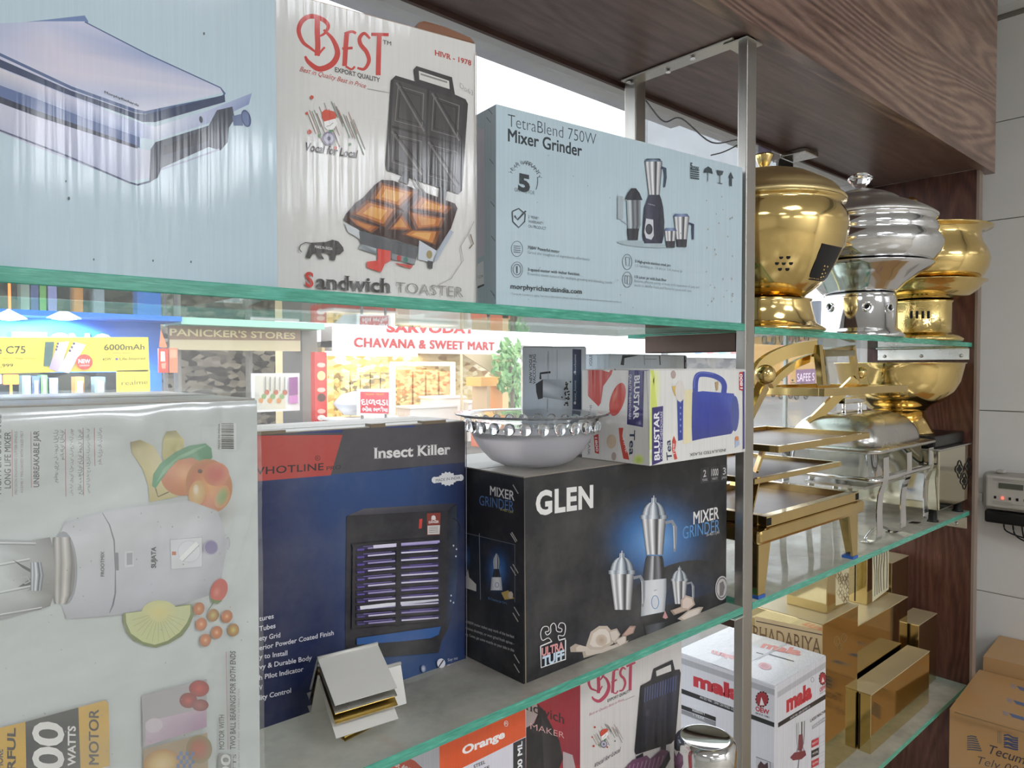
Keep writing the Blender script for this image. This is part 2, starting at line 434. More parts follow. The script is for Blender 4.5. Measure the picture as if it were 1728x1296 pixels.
slab('trim_2', WX - .05, WX, -5, 1.0, EYE + 1.085, CEIL, plain('cornice_grey', '8f9396', .6))
# street side wall: sill below the window, beam above, jambs
slab('wall_front', -4, 2.6, .90, 1.0, 0, EYE - 1.02, PLASTER)
slab('wall_front_beam', -4, 2.6, .90, .98, EYE + .56, CEIL, PLASTER)
slab('wall_front_side', 2.24, WX + .0, .86, .98, EYE - 1.02, EYE + .56, PLASTER)
slab('wall_front_end', -4, -1.2, .90, .98, EYE - 1.02, EYE + .56, PLASTER)
# wooden display unit around the window
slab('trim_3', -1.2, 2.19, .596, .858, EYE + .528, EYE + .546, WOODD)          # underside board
slab('trim_4', -1.2, 2.262, .572, .595, EYE + .524, CEIL, WOODX)               # fascia
slab('trim_5', 2.19, 2.215, .595, .87, 0, EYE + .5275, WOODZ)                  # end panel
slab('trim_6', 2.188, 2.217, .588, .5945, 0, EYE + .5235, plain('edge_band', '8b7a6e', .4))
slab('trim_7', -1.2, 2.19, .859, .866, EYE + .52, EYE + .546, plain('edge_lipping', '4a332c', .5))
slab('trim_8', 2.22, 2.232, .60, .86, 0, EYE + .52, plain('pvc_profile', 'dedcd6', .4))
# window pane and patch fitting
m = M(); m.box(-1.2, 1.72, YW, YW + .006, EYE - 1.0, EYE + .52); wo = m.build('window_1', WINDOW); struct(wo)
m = M(); m.box(1.74, 2.19, YW, YW + .006, EYE - 1.0, EYE + .52); wo = m.build('window_2', WINDOW); struct(wo)
m = M(); m.box(1.725, 1.735, YW - .001, YW + .007, EYE - 1.0, EYE + .50); struct(m.build('trim_9', plain('glass_joint', 'c8cfcc', .4)))
pf = empty('patch_fitting', (1.70, .86, EYE + .52), 'black metal patch fitting holding the window pane under the walnut board', 'glass clamp')
m = M(); m.box(-.035, .035, .014, .0245, -.075, -.004); m.build('clamp_plate', BLACK, pf, bevel=.002)
m = M(); m.box(-.035, .035, -.05, .0135, -.004, .0075); m.build('top_plate', STEELD, pf, bevel=.002)
m = M(); m.lathe([(.005, -.003), (.005, 0), (.002, .001)], (0, .0125, -.04), 12, axis='Y'); m.build('screw', STEEL, pf)
wo = None
def curve_pts(P, n=6):
    """Catmull-Rom through P"""
    P = [Vector(p) for p in P]; Q = [2 * P[0] - P[1]] + P + [2 * P[-1] - P[-2]]; out = []
    for i in range(1, len(Q) - 2):
        for k in range(n):
            t = k / n; a, b, c, d = Q[i - 1:i + 3]
            out.append(.5 * ((2 * b) + (c - a) * t + (2 * a - 5 * b + 4 * c - d) * t * t + (3 * b - a - 3 * c + d) * t ** 3))
    return out + [P[-1]]
m = M(); m.tube(curve_pts([onY(1090, 170, .875), onY(1120, 205, .878), onY(1150, 200, .878), onY(1200, 240, .878), onY(1243, 236, .88)]), .0016, 6)
m.tube(curve_pts([onY(1200, 262, .88), onY(1222, 256, .88), onY(1250, 242, .88), onY(1270, 230, .878)]), .0016, 6)
tag(m.build('electric_cable', plain('grey_cable', '6d7076', .5)), 'thin grey cable looping across the window top behind the pale blue mixer carton', 'cable')
def ragged(name, u0, u1, v0, v1, Y, n, seed, hexc, lab):
    rn = random.Random(seed); pts = [onY(u0, v0, Y), onY(u1, v0 + (u1 - u0) * .3, Y)]
    for k in range(n, -1, -1):
        u = u0 + (u1 - u0) * k / n
        pts.append(onY(u, v0 + (v1 - v0) * (.92 if k % 2 else .45) * rn.uniform(.7, 1.05), Y))
        if k: pts.append(onY(u - (u1 - u0) / n * .45, v0 + (v1 - v0) * .38 * rn.uniform(.8, 1.2), Y))
    m = M(); m.prism(pts, (0, .0008, 0)); return tag(m.build(name, plain(name + '_foil', hexc, .45)), lab, 'decoration')
ragged('torn_streamer', 1280, 1302, 246, 296, .872, 6, 3, '9a97b4', 'torn lilac plastic streamer hanging above the gold pot')
ragged('torn_streamer', 1302, 1316, 257, 285, .874, 4, 5, 'b5b0b4', 'smaller torn grey streamer hanging right of the lilac one')

# ------------------------------------------------------------------ glass shelves
def shelf(name, label, x0, x1, z, mat=SHELFG, th=.0118):
    root = empty(name, (x0, YF, z - th), label, 'shelf')
    W, D = x1 - x0, YB - YF; m = M()
    m.add([(0, .0004, 0), (W, .0004, 0), (W, D, 0), (0, D, 0)], [(0, 3, 2, 1)]); m.add([(0, .0004, th), (W, .0004, th), (W, D, th), (0, D, th)], [(0, 1, 2, 3)])
    m.build('glass_pane', mat, root)
    e = M()
    e.add([(0, 0, .0008), (W, 0, .0008), (W, 0, th - .0008), (0, 0, th - .0008), (0, .0008, 0), (W, .0008, 0), (W, .0008, th), (0, .0008, th)],
          [(0, 1, 2, 3), (4, 5, 1, 0), (3, 2, 6, 7)])
    e.add([(0, 0, 0), (0, D, 0), (0, D, th), (0, 0, th)], [(0, 3, 2, 1)]); e.add([(W, 0, 0), (W, D, 0), (W, D, th), (W, 0, th)], [(0, 1, 2, 3)])
    e.add([(0, D, 0), (W, D, 0), (W, D, th), (0, D, th)], [(0, 3, 2, 1)])
    e.build('polished_edge', EDGE, root); return root
PX0, PX1 = 1.0365, 1.0655
shelf('glass_shelf', 'upper glass shelf under the pale blue cartons, left of the steel post', -1.0, PX0 - .0005, Z1, SHELFT)
shelf('glass_shelf', 'upper glass shelf under the three metal food pots', PX1 + .0005, 2.189, Z1 - .0035, SHELFT)
shelf('glass_shelf', 'dusty middle glass shelf under the black mixer carton, left of the steel post', -1.0, PX0 - .0005, Z2)
shelf('glass_shelf', 'middle glass shelf carrying the brass riser and steel chafing dish', PX1 + .0005, 2.189, Z2)
shelf('glass_shelf', 'lowest glass shelf left of the steel post, under the orange pot carton', -1.0, PX0 - .0005, Z3)
shelf('glass_shelf', 'lowest glass shelf under the brass boxes by the end panel', PX1 + .0005, 2.189, Z3)

# ------------------------------------------------------------------ steel posts and arms
fr = empty('steel_rack', (PX0, .60, 0), 'square steel shelf frame of front and rear posts joined by flat arms', 'rack')
def fp(name, x0, x1, y0, y1, z0, z1, mat=STEEL, bev=.0015):
    m = M(); m.box(x0 - PX0, x1 - PX0, y0 - .6, y1 - .6, z0, z1); return m.build(name, mat, fr, bevel=bev)
fp('front_post', PX0, PX1, .600, .6165, 0, EYE + .5275)
fp('rear_post', PX0, PX1, .822, .848, EYE + .085, EYE + .5275)
fp('rear_post', PX0 + .004, PX1 - .004, .822, .848, 0, EYE + .0)
fp('top_arm', PX0 - .012, PX0 + .022, .619, .848, EYE + .5235, EYE + .5275)
a_ = fp('foot_plate', PX0 - .006, PX1 + .012, .5965, .64, EYE + .5205, EYE + .5232)
WORNST = plain('weathered_steel', '6a574f', .38, .7, vary=.35)
fp('shelf_arm', PX0 + .001, PX0 + .026, .6175, .80, Z1 - .0445, Z1 - .0135, WORNST)
fp('shelf_arm', PX0 + .001, PX0 + .024, .6175, .80, Z2 - .040, Z2 - .0135, WORNST)
fp('shelf_arm', PX0 + .001, PX0 + .024, .6175, .80, Z3 - .040, Z3 - .0135, WORNST)
for (yy, xx) in ((.70, PX0 - .002), (.76, PX0 + .012), (.835, PX0 - .004), (.832, PX0 + .018)):
    m = M(); m.lathe([(.0045, -.004), (.0045, -.002), (.002, 0)], (xx - PX0, yy - .6, EYE + .5232), 12); m.build('screw', CHROME, fr)
for z in (Z2, Z3):
    m = M(); m.box(PX0 - .03 - PX0, PX0 - .001 - PX0, -.004, .02, z - .0155, z - .0125); m.build('shelf_clip', CHROME, fr, bevel=.001)
for z, ww in ((Z1, .235), (Z2, .05), (Z3, .235)):
    b = empty('shelf_bracket', (2.19, .605, z - .05), {Z1: 'steel flat bracket screwed to the end panel beneath the pots', Z2: 'small steel bracket on the end panel under the middle shelf', Z3: 'steel bracket on the end panel under the lowest shelf'}[z], 'bracket')
    m = M(); m.box(-.003, -.0002, 0, ww, 0, .032); m.box(-.018, -.0002, 0, ww, .032, .0345); m.build('plate', STEELD, b, bevel=.002)
    for yy in ((.02, ww / 2, ww - .02) if ww > .1 else (.025,)):
        m = M(); m.lathe([(.0045, 0), (.0045, -.002), (.002, -.0035)], (-.003, yy, .012), 12, axis='X'); m.build('screw', STEEL, b)

# ------------------------------------------------------------------ ceiling lights
LP = emit('light_diffuser', 'f3f7ff', PANEL_POWER)
for i, (x, y, lab) in enumerate(((-1.6, -.9, 'square ceiling light panel near the left of the counter'), (.6, -1.0, 'square ceiling light panel in front of the shelves'), (-1.6, -3.1, 'square ceiling light panel at the back left of the shop'), (.88, -2.95, 'first panel of the inner row of three ceiling lights'), (.88, -3.57, 'second panel of the inner row of three ceiling lights'), (.88, -4.19, 'third panel of the inner row of three ceiling lights'), (1.58, -2.95, 'first panel of the ceiling light row nearer the tiled wall'), (1.58, -3.57, 'second panel of the ceiling light row nearer the tiled wall'), (1.58, -4.19, 'third panel of the ceiling light row nearer the tiled wall'))):
    r_ = empty('ceiling_light', (x, y, CEIL - .012), lab, 'light')
    m = M()
    for a in ((-.3, .3, -.3, -.28), (-.3, .3, .28, .3), (-.3, -.28, -.28, .28), (.28, .3, -.28, .28)): m.box(*a, 0, .0118)
    m.build('frame', plain('light_frame', 'f2f2f2', .4), r_)
    m = M(); m.box(-.28, .28, -.28, .28, .002, .0116); m.build('diffuser', LP, r_)

LB = emit('fill_tube_glow', 'f3f7ff', 10)  # unseen tubes, added as low frontal fill for the goods under the shelves
for i, (x, lab) in enumerate(((-2.4, 'added fill tube on the back wall at its left'), (-.4, 'added fill tube on the back wall at its middle'), (1.5, 'added fill tube on the back wall at its right'))):
    r_ = empty('fill_tube', (x, -4.998, 2.15), lab, 'light')
    m = M(); m.box(-.62, .62, 0, .03, -.03, .03); m.build('batten', plain('batten_white', 'eeeeee', .4), r_)
    m = M(); m.lathe([(.02, -.6), (.02, .6)], (0, .052, 0), 16, axis='X'); m.build('tube', LB, r_)
# ------------------------------------------------------------------ street outside
GZ = EYE - 2.0
def asphalt():
    t = NT('street_asphalt'); b = t.bsdf(lin('5a5754'), .85)
    t.l(t.ramp(t.noise(t.coord(), 2.5, 8, .6), [(.3, lin('504e4b')), (.7, lin('686460'))]), b.inputs['Base Color']); return t.m
slab('ground', -40, 90, 1.05, 60, GZ - .3, GZ, asphalt())
I4 = Matrix.Identity(4)
def board(name, label, cat, quad, Y, th, col, mat=PAINT, parent=None, lit=None):
    """upright flat thing on the plane y=Y; quad = (u0,u1,v_left_top,v_left_bottom) taken at left and right ends"""
    u0, u1, a, b = quad[:4]
    p = [onY(u0, b, Y), onY(u1, b, Y), onY(u1, b, Y), onY(u0, a, Y)]
    x0, x1, z0, z1 = p[0].x, p[1].x, p[0].z, p[3].z
    m = M(); m.box(x0, x1, Y, Y + th, z0, z1, 0, lin(col))
    f = Face(Vector((0, Y, 0)), None, None, Vector((0, -1, 0)), m, I4, step=.003)
    def fin():
        c = Vector((x0, Y, z0)); m.v = [(v[0] - c.x, v[1] - c.y, v[2] - c.z) for v in m.v]
        o = m.build(name, mat if not lit else [mat], parent)
        if parent is None: o.location = c
        else: o.location = c - Vector(parent.location)
        if label: tag(o, label, cat)
        return o
    f.fin = fin; f.rect = (x0, x1, z0, z1); return f
SH = 16.0
def pbox(parent, name, x0, x1, y0, y1, z0, z1, mat, col='cccccc'):
    L = Vector(parent.location); m = M(); m.box(x0 - L.x, x1 - L.x, y0 - L.y, y1 - L.y, z0 - L.z, z1 - L.z, 0, lin(col)); return m.build(name, mat, parent)
def goods_mat(name, a, b, c, sc_=3):
    t = NT(name); q = t.bsdf((.5, .5, .5), .7); v = t.n('ShaderNodeTexVoronoi'); v.inputs['Scale'].default_value = sc_
    t.l(t.coord((1, 1, 2)), v.inputs['Vector']); sp = t.n('ShaderNodeSeparateColor'); t.l(v.outputs['Color'], sp.inputs[0])
    t.l(t.ramp(sp.outputs[0], [(.1, lin(a)), (.45, lin(b)), (.9, lin(c))]), q.inputs['Base Color']); return t.m
# blue phone shop
bs = empty('phone_shop', (-2, SH, GZ), 'blue painted phone shop across the street behind the yellow banner', 'shop')
xl, xr = -4.0, onY(284, 560, SH).x
zr0, zr1 = onY(284, 546, SH).z, onY(284, 534, SH).z
zi = onY(200, 628, SH).z
BLUE = plain('blue_paint', '1f72d8', .5)
pbox(bs, 'upper_wall', xl, xr - .15, SH, SH + .3, zi, zr0, plain('blue_wall', '2d7de0', .6))
pbox(bs, 'side_pillar', xr - .6, xr - .15, SH - .05, SH + .3, GZ, zi, plain('blue_pillar', '2f74c9', .6))
pbox(bs, 'roof_edge', xl, xr, SH - .9, SH + .3, zr0, zr1, BLUE)
pbox(bs, 'back_wall', xl, xr, SH + 2.6, SH + 2.7, GZ, zi, goods_mat('phone_goods', '22282a', '4e5652', '7d7a62', 1.6))
for (u_) in (15, 108):
    p = onY(u_, 534, SH - 1.22)
    l_ = empty('sign_lamp', p, 'glowing %s lamp over the blue shop sign' % ('left' if u_ < 50 else 'right-hand'), 'lamp')
    m = M(); m.lathe([(.02, .12), (.05, .1), (.26, -.02), (.27, -.04)], n=20); m.build('lamp_shade', PAINTG, l_)
    m = M(); m.lathe([(.24, -.03), (.1, -.06), (.001, -.07)], n=20, cap=False); m.build('bulb', emit('lamp_glow', 'd8fbff', 40), l_)
    m = M(); m.tube([(0, 0, .1), (0, .1, .16), (0, .33, .16)], .02, 8); m.build('lamp_arm', PAINTG, l_)
    ld = bpy.data.lights.new('sign_spot', 'SPOT'); ld.energy = 600; ld.color = (.55, .95, 1); ld.spot_size = R(110); ld.shadow_soft_size = .12
    lo = bpy.data.objects.new('sign_spot', ld); COL.objects.link(lo); lo.parent = l_; lo.location = (0, 0, -.1); lo.rotation_euler = (R(42), 0, 0)
m = M(); f = Face(Vector((0, SH - .12, 0)), None, None, Vector((0, -1, 0)), m, I4, step=.0)
f.text('TECNO', 20, 600, 192, 600, 40, 'ffffff', .03)
m.v = [(v[0] + 2, v[1] - SH, v[2] - GZ) for v in m.v]
o = m.build('sign_letters', plain('white_letters', 'f8f8f8', .4), bs); s_ = o.modifiers.new('thick', 'SOLIDIFY'); s_.thickness = .1
# yellow banner hung in front of it
YBN = 11.0
f = board('phone_banner', None, None, (-60, 250, 569, 628), YBN, .04, 'ffe84e', PAINTG)
f.m.box(onY(197, 628, YBN).x, onY(253, 628, YBN).x, YBN, YBN + .04, onY(225, 672, YBN).z, onY(225, 624, YBN).z, 0, lin('ffe84e'))
f.poly([(-60, 569), (250, 569), (252, 624), (-60, 632)], 'ffe84e')
f.text('e C75', -6, 597, 43, 596, 13, '3c3c20', .012); f.text('5G', 50, 591, 60, 591, 5, 'c9b84a')
f.text('Have More. Mega Phone', -12, 607, 60, 606, 4, 'a99d45'); f.text('1,999', -4, 620, 22, 619, 6, '5a5428', .01)
f.poly([(76, 577), (91, 577), (88, 600), (84, 618), (73, 618)], '4c6f6a'); f.quad((98, 578), (116, 576), (100, 628), (82, 622), 'e6d7f0', 'f4eaf6', 'c9bbe0', 'b79fdc')
f.quad((124, 577), (144, 582), (116, 630), (97, 626), 'f5f2f6', 'ffffff', 'cfc9dc', 'd9d3e6')
for k in range(3): f.ell(97 - k * 1.5, 580 + k * 5, 1.8, 1.8, '5b4d74'); f.ell(124 - k * 3.5, 580 + k * 6, 2, 2, '5b4d74')
f.ell(141, 611, 14, 13, 'e8503e'); f.text('NEW', 131, 613, 151, 613, 7, 'ffffff', .03); f.text('LAUNCH', 133, 618, 149, 618, 3, 'ffffff')
f.text('6000mAh', 174, 591, 242, 590, 10, '3c3c20', .012); f.text('Long lasting Battery', 175, 597, 222, 597, 3, '9a9250')
f.text('45W', 171, 609, 186, 608, 5, '5b5325', .01); f.text('Life-Inspired', 200, 608, 243, 607, 5, '5a5325', .01); f.ell(195, 606, 2.5, 2, '7058b0')
f.text('realme', 203, 650, 247, 648, 8, '6f6a2c', .0)
tag(f.fin(), 'yellow phone advertising banner hanging in front of the blue shop', 'banner')
# lit red signs, string lights and posts under the banner
for (u0, u1, v0, v1, c_, e_, lab) in ((6, 32, 632, 649, 'ff7a3a', 5, 'small glowing orange lamp under the yellow banner'), (-14, 3, 632, 648, 'f2f6ff', 4, 'small glowing white lamp left of the orange one')):
    p, q = onY(u0, v1, 15.0), onY(u1, v0, 15.0)
    m = M(); m.box(p.x, q.x, 15, 15.1, p.z, q.z); m.box((p.x + q.x) / 2 - .02, (p.x + q.x) / 2 + .02, 15.03, 15.07, GZ, p.z); tag(m.build('shop_lamp', emit('lamp_' + c_, c_, e_), bevel=.05), lab, 'lamp')
rr = random.Random(4)
for i, (u0, u1, c_, lab) in enumerate(((38, 52, '6c7268', 'pale grey display stand under the banner'), (55, 67, '34375f', 'dark blue display stand under the banner'), (70, 80, '4f7438', 'green display stand under the banner'), (84, 98, '6f6488', 'lilac display stand under the banner'), (128, 142, 'a5652c', 'orange display stand under the banner'), (162, 178, '77797e', 'silver display stand under the banner'))):
    p, q = onY(u0, 690, 15.4), onY(u1, 633 + rr.randint(0, 6), 15.4)
    m = M(); m.box(p.x, q.x, 15.4, 15.8, GZ, q.z, 0, lin(c_)); m.box(p.x + .03, q.x - .03, 15.37, 15.4, q.z - .4, q.z - .08, 0, lin('9a9890')); tag(m.build('display_stand', PAINT), lab, 'stand')
# orange banners between the shops
f = board('shop_banner', None, None, (268, 284, 588, 629), 13.0, .05, 'e2503e', PAINTG); f.poly([(271, 593), (278, 593), (279, 610), (271, 610)], 'f7d8c8'); f.poly([(272, 613), (280, 612), (279, 622), (273, 622)], 'f0a58c')
f.poly([(271, 556), (277, 572), (282, 586), (268, 586)], 'e8895f'); f.m.box(f.rect[0] + .1, f.rect[0] + .16, 13.05, 13.1, GZ, f.rect[3], 0, lin('777777'))
tag(f.fin(), 'narrow red and cream banner hanging beside the blue shop', 'banner')
f = board('shop_banner', None, None, (286, 300, 587, 629), 13.0, .05, 'f08862', PAINTG); f.poly([(287, 590), (298, 590), (298, 604), (287, 604)], 'f4a585'); f.m.box(f.rect[0] + .1, f.rect[0] + .16, 13.05, 13.1, GZ, f.rect[3], 0, lin('777777'))
tag(f.fin(), 'plain orange banner to the right of the red and cream one', 'banner')
# stores with a mint roof edge
ps = empty('general_store', (3, SH, GZ), 'general store with mint roof edge and faded brown signboard', 'shop')
x0, x1 = onY(286, 600, SH).x, onY(512, 600, SH).x
pbox(ps, 'roof_edge', x0, onY(548, 560, SH - .8).x, SH - .8, SH + .4, onY(286, 546, SH - .8).z, onY(286, 534, SH - .8).z, plain('mint_paint', '9fd0b8', .5))
p0, p1 = onY(286, 589, SH - .4), onY(507, 589, SH - .4)
m = M(); m.box(p0.x, p1.x, SH - .4, SH - .3, p0.z, onY(286, 549, SH - .4).z, 0, lin('8e6f55'))
f = Face(Vector((0, SH - .4, 0)), None, None, Vector((0, -1, 0)), m, I4, step=.004)
f.poly([(286, 573), (507, 575), (507, 593), (286, 590)], 'cdbd97'); f.text("PANICKER'S STORES", 286, 566, 498, 572, 12, 'd8c48c', .02)
m.v = [(v[0] - 3, v[1] - SH, v[2] - GZ) for v in m.v]; m.build('signboard', PAINT, ps)
pbox(ps, 'back_wall', x0, x1, SH + 1.6, SH + 1.7, GZ, p0.z + 1.2, goods_mat('dark_goods', '2c2620', '5c5248', 'a59a86', 5))
for u_ in (300, 420): pbox(ps, 'pillar', onY(u_, 600, SH).x, onY(u_ + 6, 600, SH).x, SH, SH + .2, GZ, p0.z, plain('pillar_grey', '8e8880', .7))
pbox(ps, 'side_wall', onY(507, 600, SH).x, onY(532, 600, SH).x, SH - .1, SH + 1, GZ, onY(520, 552, SH).z, plain('grey_wall', '96918c', .8, vary=.2))
f = board('photo_poster', None, None, (425, 506, 630, 696), 15.2, .05, 'e9e6e2', PAINTG)
f.quad((430, 634), (482, 632), (482, 690), (430, 692), 'cfc9bb', 'e2ded2', 'd8cfae', 'c7c3b9')
for k in range(9): f.ell(440 + k * 5, 676 - (k % 3) * 7, 4, 4.5, ('c98a4a', '7d9a5a', 'b85e3c')[k % 3])
for k in range(5): f.poly([(446 + k * 8, 636), (448 + k * 8, 636), (448 + k * 8, 660), (446 + k * 8, 660)], '8b8a84')
f.poly([(486, 637), (501, 636), (501, 666), (486, 667)], '8e4a86'); f.poly([(486, 668), (501, 667), (501, 680), (486, 681)], 'c47ab4')
tag(f.fin(), 'white food photo poster with a purple panel on the grey store', 'poster')
# sweet shop
ss = empty('sweet_shop', (9, SH, GZ), 'brightly lit sweet shop with white and red signboard', 'shop')
f = board('signboard', None, None, (568, 862, 549, 594), SH - 1.0, .15, 'f6f4f2', PAINTG, ss)
f.k = 1; f.poly([(560, 549), (584, 549), (590, 594), (560, 594)], 'c9c2bd'); f.text('SARVODAY', 652, 560, 802, 562, 15, 'c82f30', .055, spacing=1.08)
f.text('CHAVANA & SWEET MART', 597, 585, 834, 591, 16, 'c82f30', .035, spacing=1.08)
f.fin()
zt = onY(600, 594, SH).z
WARM = plain('warm_wall', 'f1dca6', .6)
pbox(ss, 'frame_wall', onY(548, 600, SH).x, onY(566, 600, SH).x, SH - .9, SH + .2, zt, onY(560, 552, SH).z, plain('frame_grey', 'b5aca8', .7))
pbox(ss, 'canopy', onY(548, 600, SH).x, onY(900, 600, SH).x, SH - .84, SH + 3, zt + .1, zt + .25, plain('canopy_grey', '9c958e', .7))
pbox(ss, 'back_wall', onY(553, 640, SH + 2.8).x, onY(862, 640, SH + 2.8).x, SH + 2.8, SH + 2.9, GZ, zt + .1, goods_mat('sweet_goods', 'a47a3c', 'e2c98e', 'f4e6c2', 4))
pbox(ss, 'side_wall', onY(553, 640, SH).x - .15, onY(553, 640, SH).x, SH, SH + 2.8, GZ, zt + .1, WARM, )
TUBE = emit('tube_glow', 'ffeec4', 4)
for (a, b, c, d, Y) in ((551, 705, 595, 600, SH - .7), (661, 767, 611, 617, SH - .2), (661, 667, 611, 716, SH - .2), (763, 768, 611, 712, SH - .2)):
    p, q = onY(a, d, Y), onY(b, c, Y); pbox(ss, 'light_tube', p.x, q.x, Y, Y + .08, p.z, q.z, TUBE)
for k in range(6):
    u_ = 575 + k * 17
    pbox(ss, 'display_rack', onY(u_, 640, SH + 1.2).x, onY(u_ + 15, 640, SH + 1.2).x, SH + 1.2, SH + 1.6, GZ, onY(u_, 628, SH + 1.2).z, goods_mat('rack_goods_%d' % k, '6f6a5c', 'cdb77e', 'efe0b0', 6))
for k in range(4):
    u_ = 676 + k * 22
    pbox(ss, 'display_rack', onY(u_, 640, SH + 1.0).x, onY(u_ + 19, 640, SH + 1.0).x, SH + 1.0, SH + 1.5, GZ, onY(u_, 624 + 3 * (k % 2), SH + 1.0).z, goods_mat('rack_goods_b%d' % k, '8d7a58', 'dcc79a', 'c4764e', 7))
ld = bpy.data.lights.new('shop_light', 'AREA'); ld.energy = 260; ld.size = 4; ld.color = (1, .84, .55)
lo = bpy.data.objects.new('shop_light', ld); COL.objects.link(lo); lo.parent = ss; lo.location = (onY(700, 600, SH).x - 9, 1.2, zt - GZ)
f = board('striped_pillar_sign', None, None, (532, 552, 594, 716), SH - 1.2, .2, 'd9433c', PAINTG)
for (a, b, c) in ((612, 620, 'f0b9a8'), (626, 642, 'f2cf8c'), (654, 662, 'f0b9a8'), (664, 678, '5c3a2a'), (690, 698, 'f0b9a8'), (700, 710, 'f6f0e4')): f.ell(542, (a + b) / 2, 7, (b - a) / 2, c)
tag(f.fin(), 'red pillar sign with small food pictures left of the sweet shop', 'sign')
f = board('menu_poster', None, None, (604, 660, 657, 701), 13.5, .05, 'f7f4f2', PAINTG)
f.poly([(608, 661), (656, 662), (656, 698), (608, 697)], 'd8404a'); f.text('ગરમ ગરમ', 616, 667, 648, 667, 4, 'f2c84e')
f.text('દાળવડા', 609, 683, 655, 684, 11, 'ffffff', .02); f.text('ભીલ ભજીયા', 611, 694, 654, 695, 7, 'ffffff', .02)
for xx in (f.rect[0] + .1, f.rect[1] - .14): f.m.box(xx, xx + .04, 13.5, 13.55, GZ, f.rect[2], 0, lin('888888'))
tag(f.fin(), 'red and white menu poster standing before the sweet shop', 'poster')
for (u0, u1, v0, v1, Y, c_, nm, lab, cat) in ((566, 668, 705, 716, 14.0, 'd2483c', 'shop_counter', 'low red counter in front of the sweet shop', 'counter'), (692, 772, 686, 712, 14.4, 'efe9df', 'shop_counter', 'long white counter in front of the sweet shop', 'counter'), (732, 782, 671, 692, 15.1, 'f3eee6', 'chest_freezer', 'white freezer behind the long white counter', 'freezer'), (790, 822, 679, 700, 15.1, 'f4f0ea', 'serving_table', 'white serving table right of the freezer', 'table')):
    p, q = onY(u0, v1, Y), onY(u1, v0, Y); m = M(); m.box(p.x, q.x, Y, Y + .6, GZ, q.z, 0, lin(c_)); m.box(p.x - .04, q.x + .04, Y - .04, Y + .62, q.z, q.z + .05, 0, lin('f5f2ec')); tag(m.build(nm, PAINTG), lab, cat)
p = onY(598, 697, 14.3); p.z = onY(600, 705, 14).z + .297; m = M(); m.lathe([(.24, -.247), (.48, 0), (.3, .2), (.02, .28)], p, 20); tag(m.build('serving_dish', plain('dish_white', 'e6e6ea', .3)), 'domed white serving dish on the red counter', 'dish')
# awning, stall and plants to the right
m = M(); m.prism([onY(780, 597, 13), onY(865, 600, 13), onY(862, 640, 13), onY(838, 634, 13)], (0, .05, 0)); m.tube([(onY(780, 597, 13).x, 13.03, GZ), tuple(onY(780, 597, 13) + Vector((0, .03, 0)))], .03, 8); m.tube([(onY(865, 597, 13).x, 13.03, GZ), tuple(onY(865, 600, 13) + Vector((0, .03, 0)))], .03, 8)
tag(m.build('fabric_awning', plain('beige_awning', 'd9bd94', .8)), 'slanting beige fabric awning right of the sweet shop', 'awning')
st = empty('street_stall', (onY(820, 690, 13.6).x, 13.6, GZ), 'orange and cream wooden street stall under the beige awning', 'stall')
for (nm, u0, u1, v0, v1, c_) in (('roof', 812, 862, 636, 652, 'f0b35a'), ('post', 848, 858, 652, 700, 'f1c890'), ('post', 822, 827, 652, 700, 'cbb08a'), ('counter', 820, 862, 694, 712, 'e87a4e')):
    p, q = onY(u0, v1, 13.6), onY(u1, v0, 13.6); pbox(st, nm, p.x, q.x, 13.6, 14.2, GZ if nm != 'roof' else p.z, q.z, PAINT, c_)
def bush(name, lab, u, v, Y, r, n, seed, hexc):
    rn = random.Random(seed); c = onY(u, v, Y); m = M()
    for k in range(n):
        a, b, rr_ = rn.uniform(0, 6.28), rn.uniform(-1.2, 1.2), r * rn.uniform(.4, 1)
        p = Vector((c.x + rr_ * math.cos(a) * math.cos(b), Y + .5 * rr_ * math.sin(a) * math.cos(b), c.z + rr_ * 1.3 * math.sin(b)))
        d = Vector((rn.uniform(-1, 1), rn.uniform(-.4, .4), rn.uniform(-1, 1))).normalized() * r * .2; e = Vector((-d.z, rn.uniform(-.05, .05), d.x)) * .5
        cc = mixc(lin(hexc), lin('c8dc9a'), rn.random() * .6)
        m.add([p - d, p + e, p + d, p - e], [(0, 1, 2, 3)], 0, cc)
    m.tube([(c.x, Y, GZ), (c.x + .05, Y, (GZ + c.z) / 2), (c.x, Y, c.z)], .05, 8, col=lin('6b5a44'))
    o = m.build(name, PAINT); return tag(o, lab, 'plant')
bush('street_shrub', 'green shrub hanging beside the beige awning', 862, 618, 12.6, .55, 260, 2, '6fa565')
bush('street_shrub', 'lower green shrub behind the orange stall', 868, 655, 14.6, .6, 240, 6, '7bb077')
# far right of the street
f = board('appliance_signboard', None, None, (1130, 1262, 578, 603), 20, .1, 'c9c9c9', PAINTG)
for k, c_ in enumerate(('5b9bd8', 'd88a98', '8fc1cc', 'c88080')): f.poly([(1173 + k * 20, 589), (1184 + k * 20, 588), (1184 + k * 20, 596), (1173 + k * 20, 597)], c_)
f.m.box(f.rect[0], f.rect[0] + .3, 20.1, 20.5, GZ, f.rect[3], 0, lin('8d8d92'))
tag(f.fin(), 'white signboard with small appliance pictures seen beyond the steel post', 'signboard')
m = M(); p, q = onY(1130, 640, 20.5), onY(1262, 604, 20.5); m.box(p.x, q.x, 20.5, 21, GZ, q.z); tag(m.build('shuttered_shop', goods_mat('shutter', '606064', '7d7d80', '8f8c88', 2)), 'grey shop front beneath the white appliance signboard', 'shop')
f = board('yellow_shop', None, None, (1316, 1378, 566, 684), 24, 3, 'b98a3c', PAINT)
